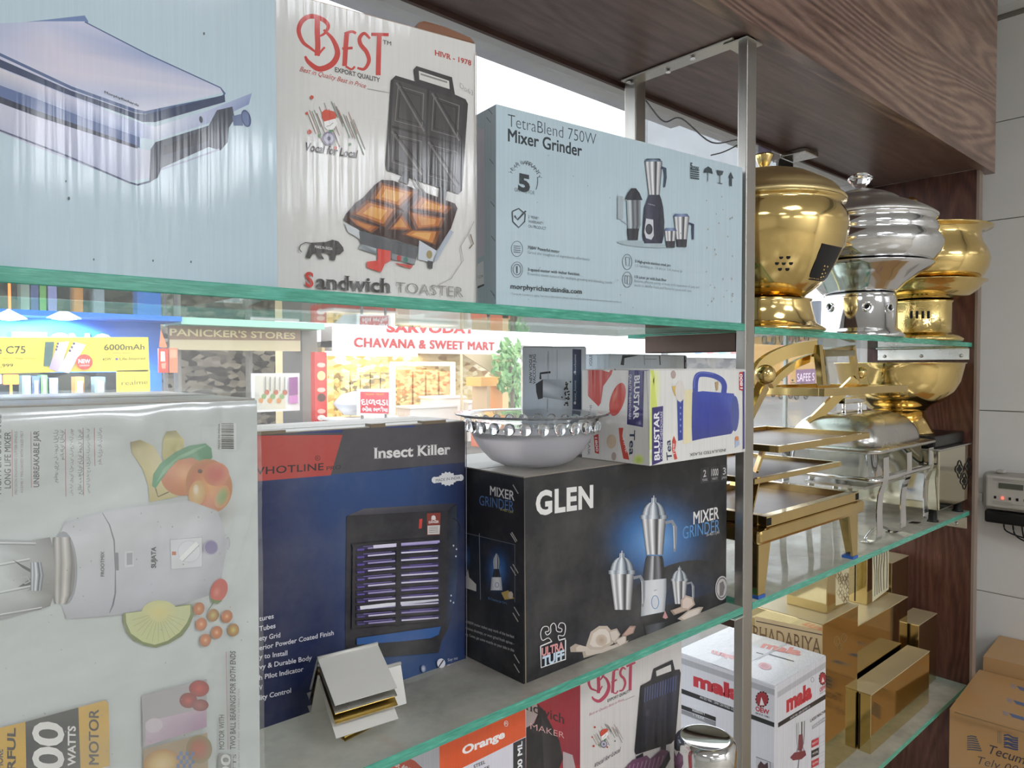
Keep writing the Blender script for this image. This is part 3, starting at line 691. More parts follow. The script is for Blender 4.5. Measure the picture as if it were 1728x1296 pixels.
f.poly([(1318, 574), (1333, 573), (1333, 588), (1318, 588)], 'd86a5a'); f.poly([(1343, 624), (1376, 622), (1376, 648), (1343, 648)], '6f3f70')
f.text('SAFEE S', 1345, 644, 1374, 642, 14, 'f0dcea', .0); f.poly([(1321, 620), (1333, 619), (1333, 648), (1321, 649)], 'd08c74'); f.poly([(1322, 660), (1334, 659), (1334, 678), (1322, 679)], 'd0605a'); f.poly([(1316, 596), (1378, 593), (1378, 598), (1316, 601)], 'c9b488')
tag(f.fin(), 'yellow painted shop with a purple lettered sign seen between the brass arms', 'shop')
m = M(); p, q = onY(1258, 690, 30), onY(1316, 600, 30); m.box(p.x - 4, q.x, 30, 33, GZ, q.z + .6); m.box(p.x - 4, q.x + .3, 29.8, 30, q.z + .4, q.z + .9); tag(m.build('pale_building', goods_mat('pale_front', '6f7a80', '93999b', '62656a', .9)), 'pale building far down the street behind the motorcycles', 'building')
m = M(); p, q = onY(1380, 690, 26), onY(1500, 560, 26); m.box(p.x, q.x + 8, 26, 29, GZ, q.z + 2); tag(m.build('grey_building', plain('bluegrey_wall', '6f7783', .8, vary=.15)), 'blue-grey building at the far right of the street', 'building')
def motorbike(lab, u, v, Y, col, flip=1):
    c = onY(u, v, Y); r_ = empty('motorcycle', (c.x, Y, GZ), lab, 'motorcycle')
    TY = plain('tyre', '2a2a2c', .7); BD = plain('bike_body_' + col, col, .3)
    for sx in (-.62, .62):
        m = M(); m.tube([(sx + .27 * math.cos(a), 0, .3 + .27 * math.sin(a)) for a in [2 * math.pi * k / 20 for k in range(20)]], .045, 8, closed=True); m.tube([(sx - .2, 0, .3), (sx + .2, 0, .3)], .02, 6); m.tube([(sx, 0, .1), (sx, 0, .5)], .02, 6); m.build('wheel', TY, r_)
    m = M(); m.prism([(-.55, -.1, .72), (-.1, -.1, .66), (.15, -.1, .82), (.4, -.1, .9), (.45, -.1, .6), (.1, -.1, .4), (-.2, -.1, .4), (-.75, -.1, .85)], (0, .2, 0)); m.build('body', BD, r_, bevel=.03)
    m = M(); m.box(-.6, .02, -.12, .12, .74, .82); m.build('seat', TY, r_, bevel=.03)
    m = M(); m.tube([(.62, .1, .3), (.5, .05, .7), (.4, .1, 1.0), (.3, .36, 1.05)], .022, 8); m.tube([(.4, -.1, 1.0), (.3, -.36, 1.05)], .022, 8); m.sphere((.3, .42, 1.2), .07, 10); m.build('handlebar', TY, r_)
    r_.scale.x = flip; return r_
motorbike('dark scooter parked far left on the street beyond the lowest brass ball', 1297, 680, 24, '4a4f5a')
motorbike('red and white motorcycle parked on the street seen under the brass frame', 1352, 682, 21, 'b83a34', -1)
motorbike('grey motorcycle parked between the scooter and the red one', 1326, 682, 22, '6e7380')
# canopy box and pale awning panel just outside the window
slab('shutter_housing', -1.2, 1.46, 1.02, 1.05, EYE + .585, EYE + 1.0, plain('dusty_housing', 'b7b7bd', .6, vary=.15), None)
tag(bpy.data.objects['shutter_housing'], 'long grey shutter housing above the window outside', 'shutter housing')
slab('hoarding', 2.87, 12.0, 2.2, 2.26, EYE + .85, EYE + 3.2, plain('panel_white', '8f9296', .7, vary=.2), None)
tag(bpy.data.objects['hoarding'], 'pale weathered panel hanging outside behind the food pots', 'panel')
# ------------------------------------------------------------------ printed cartons
MET = [(-1, '5a5a5e'), (-.75, 'f0f0f0'), (-.5, '8b8b90'), (-.2, 'ffffff'), (.1, '6c6c70'), (.3, '2c2c30'), (.5, 'e8e8e8'), (.8, 'a5a5a8'), (1, '3c3c40')]
METB = [(-1, '4a5058'), (-.7, 'dfe6ec'), (-.45, '7d8894'), (-.1, 'f4f8fc'), (.15, '9aa6b2'), (.4, '39424c'), (.65, 'c3ccd4'), (1, '30363e')]
DARKM = [(-1, '1e2027'), (-.5, '3a3d48'), (0, '23252e'), (.6, '2d303a'), (1, '14151a')]
WHM = [(-1, 'b9bcc4'), (-.5, 'f2f3f5'), (.3, 'ffffff'), (1, 'c4c7cf')]

# --- pale blue grill carton, far left on the upper shelf
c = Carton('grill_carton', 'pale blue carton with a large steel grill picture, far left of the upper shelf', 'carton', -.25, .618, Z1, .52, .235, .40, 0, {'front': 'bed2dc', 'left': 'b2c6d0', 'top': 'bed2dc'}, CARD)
f = c.face('front')
f.poly([(-60, 50), (0, 42), (143, 26), (149, 36), (148, 42), (60, 44), (0, 52), (-60, 60)], '6f86b4')
f.grid([[(-60, 42), (70, 36), (143, 36)], [(-60, 70), (90, 84), (262, 98)], [(-60, 95), (110, 120), (372, 148)], [(-60, 130), (120, 165), (376, 156)], [(-60, 145), (150, 180), (238, 190)]],
       [['a7b6d4', 'c7cbe0', 'cfcfe4'], ['b3bedb', 'd6d1e0', '9fafd2'], ['c6c9de', 'd9d4e2', 'c4cae0'], ['8fa0c6', 'b4bfda', 'd2d4e4'], ['7d8fb8', 'a9b4d3', 'd6d8e6']])
f.line([(143, 37), (250, 92), (372, 148), (379, 158), (375, 164), (245, 190), (228, 187), (120, 148), (0, 92), (-60, 66)], [2, 2, 2, 4, 5, 5, 6, 5, 5, 5], '51648c')
f.poly([(379, 160), (380, 172), (262, 206), (240, 206), (222, 198), (110, 158), (-60, 90), (-60, 78), (0, 100), (120, 153), (228, 191), (245, 193)], '32405f')
f.grid([[(-60, 92), (60, 140), (150, 176), (238, 208), (262, 214), (352, 186), (425, 157)], [(-60, 122), (60, 166), (150, 202), (236, 232), (262, 236), (352, 208), (420, 176)]],
       [['dcd8d6', 'd3cfdc', 'c4c8dd', 'aab4d2', 'dfe3ee', 'b9c2dc', '93a3c8'], ['aeb4cc', '9fa9c6', '8493ba', '8fa0c6', 'c9cfe2', 'a6b1d0', '7f90ba']])
f.poly([(-60, 122), (60, 166), (150, 202), (236, 232), (236, 250), (60, 192), (-60, 152)], '5d6f9a')
f.poly([(-60, 140), (60, 186), (232, 246), (232, 254), (60, 196), (-60, 152)], '262e44')
f.grid([[(-60, 152), (60, 196), (160, 228), (228, 250), (254, 254)], [(-60, 198), (60, 248), (140, 278), (215, 306), (254, 300)]], [['c5c7d8', 'cbcbdc', 'b9bfd6', 'c3c9dc', 'd9dbe6'], ['b0b4cc', 'b7bbd0', 'a3abc6', 'b5bcd4', 'cdd0de']])
f.line([(-60, 198), (0, 220), (110, 262), (218, 308), (232, 312), (254, 306)], 3, '3c4768')
f.poly([(254, 252), (262, 240), (352, 212), (366, 186), (392, 180), (396, 200), (386, 216), (384, 240), (372, 254), (352, 248), (272, 284), (266, 300), (252, 308)], '39404e')
f.poly([(276, 246), (352, 216), (352, 238), (276, 262)], '2b2f3a'); f.line([(272, 286), (320, 270), (370, 252)], 3, 'aab0c6')
f.poly([(392, 196), (408, 192), (410, 212), (394, 212)], '5a6c94'); f.ell(415, 200, 8, 15, '44547e', -14); f.ell(415, 200, 5.5, 12, '63759f', -14); f.ell(339, 202, 3, 6, '2a3040', -10)
f.text('MorphyRichards', 176, 157, 234, 180, 4, '4a4d5a', .02)
for (x, y, q) in ((344, 57, 2.5), (116, 335, 3), (111, 306, 2), (158, 438, 2), (258, 440, 2), (322, 442, 2)): f.ell(x, y, q * .7, q, '5c6a6e')
c.done()
# --- black seam strip left by the carton's dark side edge
# --- sandwich toaster carton
def best_logo(f, x0, y0, x1, y1, h, col):
    """flowing B-E-S-T logo between two baseline points; local units: width 142, height 88"""
    def T(p):
        a, b = p; t = a / 142
        return (x0 + (x1 - x0) * t, y0 + (y1 - y0) * t - b / 88 * h)
    def st(P, w): f.line([T((q.x, q.y)) for q in curve_pts([(a, b, 0) for a, b in P], 5)], [k * h / 88 for k in w] if isinstance(w, list) else w * h / 88, col)
    n = lambda P: (len(P) - 1) * 5 + 1
    def taper(P, a, b): k = n(P); return [a + (b - a) * math.sin(math.pi * i / (k - 1)) for i in range(k)]
    P = [(34, 20), (22, 28), (8, 38), (1, 58), (8, 78), (24, 88), (44, 84), (52, 74), (46, 60), (36, 52)]; st(P, taper(P, 3, 9))
    P = [(33, 86), (33, 60), (34, 36), (33, 16)]; st(P, 10)
    P = [(44, 66), (60, 50), (68, 26), (58, 4), (36, -8), (18, 2), (12, 12)]; st(P, taper(P, 4, 11))
    P = [(34, 16), (40, 26), (46, 34)]; st(P, 4)
    P = [(84, 66), (82, 40), (80, 4)]; st(P, 9); st([(82, 4), (92, 0), (98, 6)], 4); st([(80, 64), (92, 70), (100, 68)], 5); st([(76, 36), (86, 38), (94, 40)], 5)
    P = [(124, 62), (114, 70), (106, 60), (108, 48), (118, 36), (122, 20), (114, 4), (102, 4)]; st(P, taper(P, 4, 8))
    st([(126, 70), (140, 72), (156, 74)], 6); st([(140, 72), (139, 40), (138, -4)], 9)
def vocal(f, x0, y0, s, lw, dy):
    """speaker figure in slanting lines; s scale, dy slope"""
    def T(a, b): return (x0 + a * s, y0 + b * s + a * s * dy)
    rn = random.Random(11)
    for k in range(20):
        a = k * 4.3 - 2; l = 22 + rn.random() * 34; b = 6 + rn.random() * 22 + abs(k - 10) * 1.2
        f.line([T(a, b), T(a + l * .42, b + l)], lw, ('8a6a5e', 'b58a7c', '6f8a72', 'a09a98')[k % 4])
    for (a, b, q, cc) in ((6, 4, 3.5, 'c8503c'), (2, 66, 4, 'c8503c'), (48, 88, 3, 'c8503c'), (74, 78, 2.5, '5c8a5c'), (20, 70, 3, '5c8a5c'), (-3, 34, 2.5, 'c8503c')): f.ell(*T(a, b), q * s, q * s, cc)
    f.poly([T(24, 28), (T(30, 22)), T(46, 24), T(50, 30), T(48, 38), T(28, 44), T(24, 38)], 'cf4a30')
    f.poly([T(28, 44), T(48, 36), T(52, 44), T(44, 56), T(34, 58), T(28, 54)], 'f4f2ee')
    f.poly([T(38, 58), T(44, 56), T(42, 66), T(34, 66)], '3f8a4a'); f.ell(*T(36, 73), 12 * s, 12.5 * s, '7d7888'); f.ell(*T(36, 73), 8.5 * s, 9 * s, 'b9b5c4'); f.ell(*T(36, 73), 3.5 * s, 4 * s, '6a6578')
    f.line([T(32, 52), T(38, 50), T(44, 44)], .8 * s, '4a4a4a')
ang = math.atan2(-.039, .215)
c = Carton('toaster_carton', 'worn white carton with a red logo and a picture of an open sandwich toaster', 'carton', .2915, .667, Z1, .2185, .17, .292, ang, {'front': 'dcdad5', 'left': 'd2cdc4', 'top': 'a68a70', 'right': 'cfcac2'}, CARDW, tapecol='d8c9ae')
f = c.face('front')
best_logo(f, 503, 104, 642, 124, 80, 'c8392c')
f.text('TM', 646, 74, 660, 77, 7, '4c4c4c', .01)
f.text('EXPORT QUALITY', 565, 121, 641, 139, 8, '55504c', .02)
f.text('Best in Quality Best in Price', 505, 120, 616, 149, 8, 'c4483a', .0, slant=4)
f.line([(620, 150), (657, 157)], 1, '9a8f88')
f.text('HIVR - 1978', 733, 93, 795, 111, 9, 'c4483a', .02, serif=True)
f.text('Do63', 776, 148, 798, 162, 9, '9a9a9a', -.015)
vocal(f, 520, 160, .95, 1.2, .14)
f.text('Vocal for Local', 513, 254, 601, 267, 14, '3a2a30', .012, slant=3)
# open lid of the toaster
f.poly([(667, 128), (700, 138), (697, 118), (702, 112), (762, 131), (767, 160), (785, 168), (789, 176), (779, 322), (773, 328), (652, 288), (650, 280), (659, 136)], '34302e')
f.poly([(706, 120), (757, 137), (758, 151), (707, 135)], 'd8d5cf'); f.poly([(709, 124), (754, 138), (754, 141), (709, 127)], '8a8783')
f.quad((664, 134), (782, 172), (774, 322), (655, 282), '4b4643', '3a3634', '322e2c', '565250')
f.line([(722, 150), (716, 302)], 4, '2a2725'); f.line([(660, 214), (779, 246)], 4, '2a2725')
for (A, B, Cc, D) in (((668, 140), (718, 155), (715, 222), (662, 208)), ((728, 158), (778, 176), (774, 238), (724, 224)), ((660, 222), (714, 236), (711, 296), (656, 276)), ((722, 240), (774, 254), (770, 316), (718, 300))):
    for k in (.14, .3):
        q = [tuple(P_[i] + (((A[i] + B[i] + Cc[i] + D[i]) / 4) - P_[i]) * k for i in (0, 1)) for P_ in (A, B, Cc, D)]
        f.line(q, 1.6, '7d7874' if k < .2 else '23201f', True)
    f.line([A, Cc], 3, '6f6a66'); f.line([(A[0] + 5, A[1]), (Cc[0] + 5, Cc[1] - 4)], 1.5, '1f1c1b')
f.poly([(682, 288), (691, 290), (688, 312), (672, 306)], '2e2a29'); f.poly([(741, 316), (753, 320), (751, 340), (739, 336)], '2e2a29')
f.line([(694, 300), (702, 316), (712, 328)], 1.6, '3a3635'); f.line([(699, 300), (707, 314), (717, 326)], 1.6, '3a3635')
# base with toast
f.poly([(643, 304), (662, 305), (767, 344), (771, 352), (760, 386), (735, 424), (690, 412), (606, 388), (579, 372), (583, 362), (600, 342), (612, 334), (632, 312)], '3c2218')
def toast(P, a, b): f.poly(P, '7a4318'); q = [tuple(p_[i] + (sum(r[i] for r in P) / len(P) - p_[i]) * .22 for i in (0, 1)) for p_ in P]; f.poly(q, a); q = [tuple(p_[i] + (sum(r[i] for r in P) / len(P) - p_[i]) * .5 for i in (0, 1)) for p_ in P]; f.poly(q, b)
toast([(640, 308), (704, 324), (676, 352), (624, 336)], 'c47a2c', 'e0a450'); toast([(706, 330), (762, 350), (752, 362), (690, 352)], 'b86c26', 'd89640')
toast([(618, 338), (672, 352), (650, 384), (590, 362)], 'c07428', 'e0a24c'); toast([(686, 356), (750, 368), (744, 384), (700, 388)], 'b86a24', 'd08c3a')
toast([(676, 358), (696, 390), (652, 388)], 'b06220', 'cf8c3c'); toast([(690, 388), (742, 390), (734, 414), (676, 396)], 'c67c30', 'e2a654'); toast([(586, 366), (640, 384), (626, 394), (598, 380)], 'a85c20', 'c47c30')
f.line([(622, 336), (684, 356), (750, 364)], 2.5, '55280f'); f.line([(700, 328), (682, 356), (656, 388)], 2.5, '55280f')
f.poly([(580, 376), (604, 388), (606, 404), (586, 392)], 'c9cdd0'); f.poly([(606, 390), (690, 414), (706, 418), (698, 448), (620, 424), (606, 408)], '56595c')
f.quad((608, 412), (634, 420), (634, 430), (604, 420), '8b9498', 'b9c4c8', '6a7074', '9aa2a6')
f.poly([(706, 406), (736, 424), (728, 444), (704, 438)], 'c7cdd4'); f.poly([(736, 424), (758, 388), (764, 392), (736, 440), (730, 444)], 'aeb6c2')
f.poly([(636, 420), (658, 424), (658, 440), (648, 446), (642, 460), (618, 452), (618, 442), (636, 440)], 'd8473a'); f.poly([(660, 428), (700, 438), (698, 446), (660, 438)], '8b8f92'); f.ell(672, 436, 4, 5, 'b83c34'); f.ell(683, 439, 4, 5, '3f7a6c'); f.poly([(664, 444), (696, 448), (692, 454), (672, 448)], 'c4483c')
f.ell(723, 430, 5, 7, '9a8a54'); f.poly([(720, 440), (729, 442), (728, 454), (721, 452)], '333333')
# walking lion mark
L_ = [(509, 414), (504, 420), (506, 428), (514, 432), (519, 424), (530, 410), (548, 409), (558, 406), (568, 410), (572, 416), (579, 420), (577, 428), (570, 432), (560, 434), (562, 440), (554, 441), (552, 430), (544, 430), (540, 436), (548, 441), (538, 440), (534, 430), (528, 428), (524, 436), (518, 438), (516, 430), (508, 434), (500, 426), (502, 416), (508, 410), (520, 409), (530, 407), (530, 410), (518, 412)]
f.poly([(524, 410), (548, 409), (560, 405), (570, 408), (578, 418), (579, 424), (572, 430), (566, 430), (564, 440), (556, 439), (556, 430), (548, 427), (540, 428), (546, 438), (538, 437), (532, 428), (526, 430), (522, 437), (515, 435), (519, 424)], '4a4644')
f.line([(524, 411), (514, 410), (506, 414), (504, 421), (508, 426)], 1.6, '4a4644'); f.text('MAKE IN INDIA', 530, 419, 560, 423, 5, 'e8e6e2', .006)
f.text('S', 514, 483, 528, 485, 25, 'c8392c', .03, serif=True); f.text('andwich', 532, 487, 659, 494, 25, '3a3432', .022, serif=True)
f.text('TOASTER', 667, 494, 780, 502, 19, '8b8680', -.012)
f.line([(798, 374), (788, 396), (776, 416), (780, 440), (760, 470), (730, 486)], 1.2, 'aaa69e'); f.line([(792, 396), (797, 412), (790, 420)], 2, '7a6a54')
f.line([(802, 90), (802, 200), (803, 400), (803, 510)], 2.2, 'b0a08c')
c.done()
m = M()   # torn lifted flap on the top right corner
q = c.mat4; m.prism([(.150, .004, .2945), (.2185, .002, .2945), (.214, .004, .300), (.185, .006, .305), (.160, .008, .3065), (.152, .006, .302)], (0, .05, .0), 0, lin('8a5d44'))
m.build('torn_flap', CARDW, c.root)

# --- pale blue mixer carton
ang = math.atan2(-.051, .45)
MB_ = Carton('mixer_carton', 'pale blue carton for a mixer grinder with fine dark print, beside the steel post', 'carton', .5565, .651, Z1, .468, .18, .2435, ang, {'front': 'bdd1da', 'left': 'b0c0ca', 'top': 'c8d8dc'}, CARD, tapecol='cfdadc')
c = MB_; f = c.face('front'); K = '3b474d'
f.text('TetraBlend 750W', 857, 213, 1006, 245, 22, K, -.012); f.text('Mixer Grinder', 857, 238, 982, 264, 22, '2b363c', .02)
for t_, a0 in (('Y', -150), ('E', -138), ('A', -126), ('R', -114), ('W', -98), ('A', -86), ('R', -74), ('R', -63), ('A', -51), ('N', -39), ('T', -28), ('Y', -16)):
    ca, sa = math.cos(R(a0)), math.sin(R(a0)); x, y = 885 + 23 * ca, 307 + 30 * sa
    f.text(t_, x - 2 - sa * -2, y - ca * 2, x + 2.4 + sa * 2 * 0, y + ca * 2 + 1.5, 6, K, .0, up=(ca * 6, sa * 7))
f.ring(885, 305, 22, 30, 1.3, K, -12, 30); f.text('ON MOTOR', 868, 323, 902, 329, 7, '5b676c', -.01); f.text('5', 874, 320, 894, 324, 28, '2b363c', .05)
f.line([(864, 357), (875, 352), (886, 361), (885, 374), (875, 384), (865, 374), (864, 357)], 2.2, K); f.line([(868, 364), (873, 371), (887, 356)], 2.8, '2b363c')
for k, (s_, x1) in enumerate((('2 YEAR*', 909), ('WARRANTY', 917), ('ON PRODUCT', 921))): f.text(s_, 891, 368 + k * 8, x1, 371 + k * 8.6, 5.2, '55626a', -.005)
for (cx, cy) in ((872, 420), (872, 455), (1058, 442), (1058, 472)): f.ring(cx, cy, 9.5 if cx < 900 else 8, 13, .9, '6a777c')
for k in range(4): f.line([(866, 415 + k * 3.4), (878, 416 + k * 3.4)], 1.2, '6a777c')
f.line([(872, 449), (872, 461)], 2, K); f.ring(872, 455, 6.5, 9, .8, K); f.line([(1055, 434), (1062, 435), (1061, 449), (1056, 448), (1055, 434)], 1, '6a777c'); f.line([(1054, 465), (1063, 466), (1062, 480), (1054, 478), (1054, 465)], 1, '6a777c'); f.line([(1058, 466), (1058, 480)], 1, '6a777c')
f.text('750W Powerful motor', 890, 420, 944, 427, 5.4, '3b474d', .012); f.text('Grind the toughest of ingredients effortlessly', 890, 428, 995, 440, 5, '76848a', -.01)
f.text('3-speed motor with incher function', 890, 457, 977, 465, 5.4, '3b474d', .012); f.text('Provides more control for multiple grinding and blending needs', 890, 464, 1032, 479, 5, '76848a', -.01)
f.text('morphyrichardsindia.com', 861, 487, 981, 496, 9, '1f272b', .012); f.text('*Terms & Conditions apply. For more information, please visit morphyrichardsindia.com/home/terms-and-conditions', 861, 497, 1048, 511, 3.4, '6c787d', -.008)
f.text('3 High-grade stainless steel jars', 1071, 443, 1131, 450, 4.8, '3b474d', .012); f.text('1.5l liquidising jar, 1.0l dry jar, 0.4l chutney jar', 1071, 450, 1151, 460, 4.6, '76848a', -.01)
f.text('1.5l juicer jar with fruit filter', 1070, 469, 1124, 475, 4.8, '3b474d', .012); f.text('Ensures efficient juicing of fruits with separation of pulp and', 1070, 476, 1179, 487, 4.6, '76848a', -.01); f.text('seeds to deliver fresh and flavourful juices with ease', 1070, 483, 1166, 493, 4.6, '76848a', -.01)
f.text('5', 1164, 284, 1168, 285, 10, K, .03); f.text('MAX', 1169, 285, 1179, 287, 5.4, K, .02)
for k in range(5): f.line([(1164, 285.5 + k * 3.6), (1179, 288 + k * 3.6)], 1.9, K)
f.poly([(1186, 292), (1188, 285), (1194, 281), (1200, 285), (1202, 294), (1194, 291)], K); f.line([(1194, 290), (1193, 306)], 1, K)
f.poly([(1208, 287), (1220, 289), (1218, 295), (1214, 297), (1210, 295)], K); f.line([(1214, 296), (1214, 309)], 1, K); f.line([(1210, 309), (1218, 310)], 1.2, K)
f.poly([(1228, 300), (1232, 290), (1237, 302), (1234, 301), (1234, 315), (1230, 314), (1230, 300)], K)
# mixer picture
f.ell(1082, 412, 42, 5, 'a9bcc2', 5)
f.cyl([(1102, 272, 14), (1102, 276, 14.5), (1103, 330, 9)], MET); f.cyl([(1101, 270, 14), (1101, 268, 10), (1101, 273, 15)], [(-1, '4a5c74'), (0, '8fa2b8'), (1, '33425a')])
f.line([(1114, 283), (1121, 285), (1122, 300), (1120, 316)], [5, 5, 4, 3], '34445c')
f.cyl([(1103, 329, 9), (1103, 337, 12), (1102, 350, 16), (1102, 375, 18), (1101, 398, 18), (1101, 411, 15)], [(-1, '23263a'), (-.6, '3a3e56'), (0, '2b2e42'), (.6, '23263a'), (1, '15172a')])
f.poly([(1089, 369), (1101, 371), (1102, 398), (1098, 405), (1089, 402), (1086, 392)], 'cfd3da'); f.ell(1094, 387, 6, 9, '20232f'); f.ell(1093, 386, 4, 6.5, '343846')
f.text('morphyrichards', 1092, 345, 1104, 348, 2.4, 'b9bec8')
f.cyl([(1068, 337, 12), (1069, 380, 11), (1068, 390, 9)], [(-1, '8f9aa0'), (-.5, 'c9d4d8'), (-.2, '4c4f56'), (.2, '8a8e94'), (.5, '44474e'), (1, '9aa4aa')]); f.cyl([(1068, 318, 4), (1068, 326, 10), (1068, 338, 15)], DARKM); f.cyl([(1067, 386, 10), (1067, 405, 8)], DARKM)
f.line([(1056, 338), (1048, 337), (1048, 372), (1058, 378)], 2, 'b7c2c6'); f.poly([(1041, 330), (1050, 332), (1050, 370), (1041, 370)], 'a5b1b6'); f.ell(1068, 321, 5, 3, '2b2d36')
f.cyl([(1149, 366, 13), (1149, 405, 9)], MET); f.cyl([(1148, 361, 10), (1148, 366, 14)], [(-1, '4a5a80'), (0, '8a9ac0'), (1, '3a4a70')]); f.cyl([(1149, 404, 9), (1149, 417, 8)], DARKM); f.line([(1160, 377), (1168, 379), (1168, 404)], [4, 4, 3], '33405e')
f.cyl([(1130, 390, 10), (1130, 408, 8)], MET); f.cyl([(1130, 385, 8), (1130, 390, 11)], [(-1, '4a5a80'), (0, '8a9ac0'), (1, '3a4a70')]); f.cyl([(1130, 407, 8), (1130, 418, 7)], DARKM)
rn = random.Random(5)
for k in range(26): x = rn.uniform(1190, 1236); f.ell(x, rn.uniform(330, 520), .8, rn.uniform(1, 2.2), '9a9684')
for k in range(14): f.ell(rn.uniform(880, 1150), rn.uniform(250, 520), .7, 1.2, '97a4a6')
f = c.face('left')
f.poly([(806, 216), (817, 218), (818, 430), (806, 436)], 'c9c2cc')
f.poly([(806, 446), (816, 440), (817, 482), (806, 486)], 'e2e2e2'); f.text('1234', 807, 470, 815, 468, 5, '555555'); f.poly([(806, 483), (817, 479), (817, 482), (806, 487)], '2b2b2b')
for (x, y) in ((824, 184), (821, 198), (826, 268), (828, 340), (829, 398), (828, 490), (832, 496)): f.line([(x, y), (x + 7, y + 9)], 1.6, '7c8a92')
c.done()

# --- big white mixer carton in plastic, lower left
c = Carton('mixer_carton', 'large white carton wrapped in creased plastic with a fruit and mixer picture, front left', 'carton', -.12, .60, Z2, .363, .252, .358, 0, {'front': 'd2d8d7', 'left': 'cccfca', 'top': 'bdb6ac'}, CARDM, tapecol='b9b2a6')
f = c.face('front'); TX = '55565a'; up = (-1, 0)
def vt(s_, x, yb, yt, h, col=TX, b=0.0): f.text(s_, x, yb, x + (yb - yt) * .0, yt, h, col, b, up=(-h, 0))
vt('HIGH PERFORMANCE', 2, 834, 700, 11, TX, .012); vt('LONG LIFE MIXER', 18, 824, 729, 11, TX, .006); vt('PRECISION ENGINEERED CUTTER-SPINDLE', 29, 834, 728, 4.6, '8a8382'); vt('ASSEMBLY PRELOADED WITH OILED FELT', 39, 832, 727, 4.6, '8a8382')
vt('UNBREAKABLE JAR', 66, 822, 727, 10, TX, .012)
for x, a, b in ((20, 725, 838), (52, 728, 823), (110, 724, 838), (140, 722, 836), (159, 722, 786)): f.line([(x, a), (x + 1, b)], 1, 'c07c80')
vt('موطور يعزم لتدوير العالي', 96, 814, 725, 6, '6b6b6e'); vt('وكفاية الطاقة', 107, 776, 725, 6, '6b6b6e'); vt('شفرة قوية المهنية لشغل كل يوم', 122, 836, 724, 5, '8b8b8e'); vt('خلاطة بفعالية عالية طويلة الحياة', 137, 834, 724, 6, '6b6b6e'); vt('سهولة الفتح و العلق بالسند الطبقة', 150, 832, 722, 5, '8b8b8e'); vt('مرطبان غير قابل للكسر', 170, 784, 722, 6, '6b6b6e')
# barcode
f.poly([(371, 713), (398, 714), (399, 760), (370, 759)], 'e6e8e6')
y = 714; rn = random.Random(9)
while y < 757: h = rn.choice((.8, 1.2, 2)); f.poly([(373, y), (394, y + .3), (394, y + h + .3), (373, y + h)], '33332f'); y += h + rn.choice((.8, 1.4))
vt('MADE IN INDIA', 371, 758, 715, 4)
# bananas, leaf, mangoes
f.glow(370, 870, 40, 22, ['b0b0ae', 'c4c7c4', 'd3d7d3'], -50)
f.grid([[(220, 746), (236, 742)], [(222, 764), (258, 752)], [(240, 790), (272, 776)], [(250, 820), (286, 808)], [(252, 847), (300, 838)]], [['8a7a44', 'a89a5c'], ['cdbf84', 'e0d49a'], ['d6c98e', 'e8dcac'], ['cbbd82', 'e6dba6'], ['c9bb80', 'dccf98']])
f.grid([[(281, 728), (296, 726)], [(275, 740), (310, 742)], [(273, 768), (310, 772)], [(282, 790), (300, 796)]], [['8c8048', 'a99b58'], ['c9bf6e', 'd9cf86'], ['d6cb80', 'c2b462'], ['cbbf78', 'c9bb70']])
f.glow(310, 800, 40, 36, ['f2b884', 'e99f6c', 'd98a5c', 'cf8458'], -20)
f.poly([(256, 820), (258, 800), (270, 782), (296, 762), (318, 752), (346, 748), (356, 756), (358, 772), (346, 782), (322, 772), (300, 776), (284, 792), (270, 812), (262, 824)], '4f9a6c')
f.poly([(262, 816), (276, 790), (300, 770), (330, 756), (350, 750), (326, 764), (296, 778), (276, 800)], '7db88c'); f.line([(262, 824), (266, 838), (284, 830)], 2, '6b5238')
f.glow(352, 820, 39, 46, ['f0b070', 'e9a468', 'dd8f5c', 'cf7c58', 'c98a50'], -12)
f.glow(364, 800, 22, 20, ['d4665c', 'd4705e', 'd98a62'], 0); f.glow(332, 832, 14, 22, ['e6cc92', 'e2be80', 'e2a86c'], 10); f.glow(374, 838, 12, 20, ['8fae70', 'a8ac6c', 'dd9a62'], 20); f.ell(337, 795, 4, 3.5, '6b4a3c'); f.glow(330, 826, 5, 9, ['f8efe2', 'eccf9c'])
# mixer body, lying on its side
f.grid([[(108, 880), (180, 862), (250, 852), (320, 845), (366, 862)], [(96, 920), (180, 900), (260, 890), (330, 885), (378, 892)], [(96, 960), (180, 950), (260, 940), (330, 932), (381, 930)], [(100, 1010), (180, 1005), (250, 1000), (320, 985), (372, 980)], [(112, 1044), (180, 1040), (240, 1032), (310, 1018), (352, 1004)]],
       [['c6c8cd', 'd4d5db', 'd9dadf', 'd6d8dd', 'c2c4ca'], ['e0e1e5', 'dcdde2', 'e0e0e6', 'dedfe4', 'c9cad2'], ['d9dbe0', 'd2d3da', 'd6d6de', 'd5d6dd', 'c3c4cc'], ['cfd1d6', 'cbcbd4', 'cdcdd6', 'cccdd5', 'b9bac3'], ['b9bbc2', 'bcbcc6', 'bdbdc7', 'b7b8c0', 'a9aab2']])
f.line([(172, 865), (184, 885), (192, 912), (194, 960), (194, 1000), (190, 1020), (184, 1034)], [1, 2, 2.5, 1.5, 2.5, 3, 1], '7b7c84')
f.poly([(194, 932), (199, 932), (200, 962), (195, 962)], '8a8b93'); f.poly([(210, 930), (224, 929), (225, 955), (210, 957)], 'e4e5ea'); f.poly([(213, 933), (223, 932), (223, 952), (213, 953)], 'aeafb8')
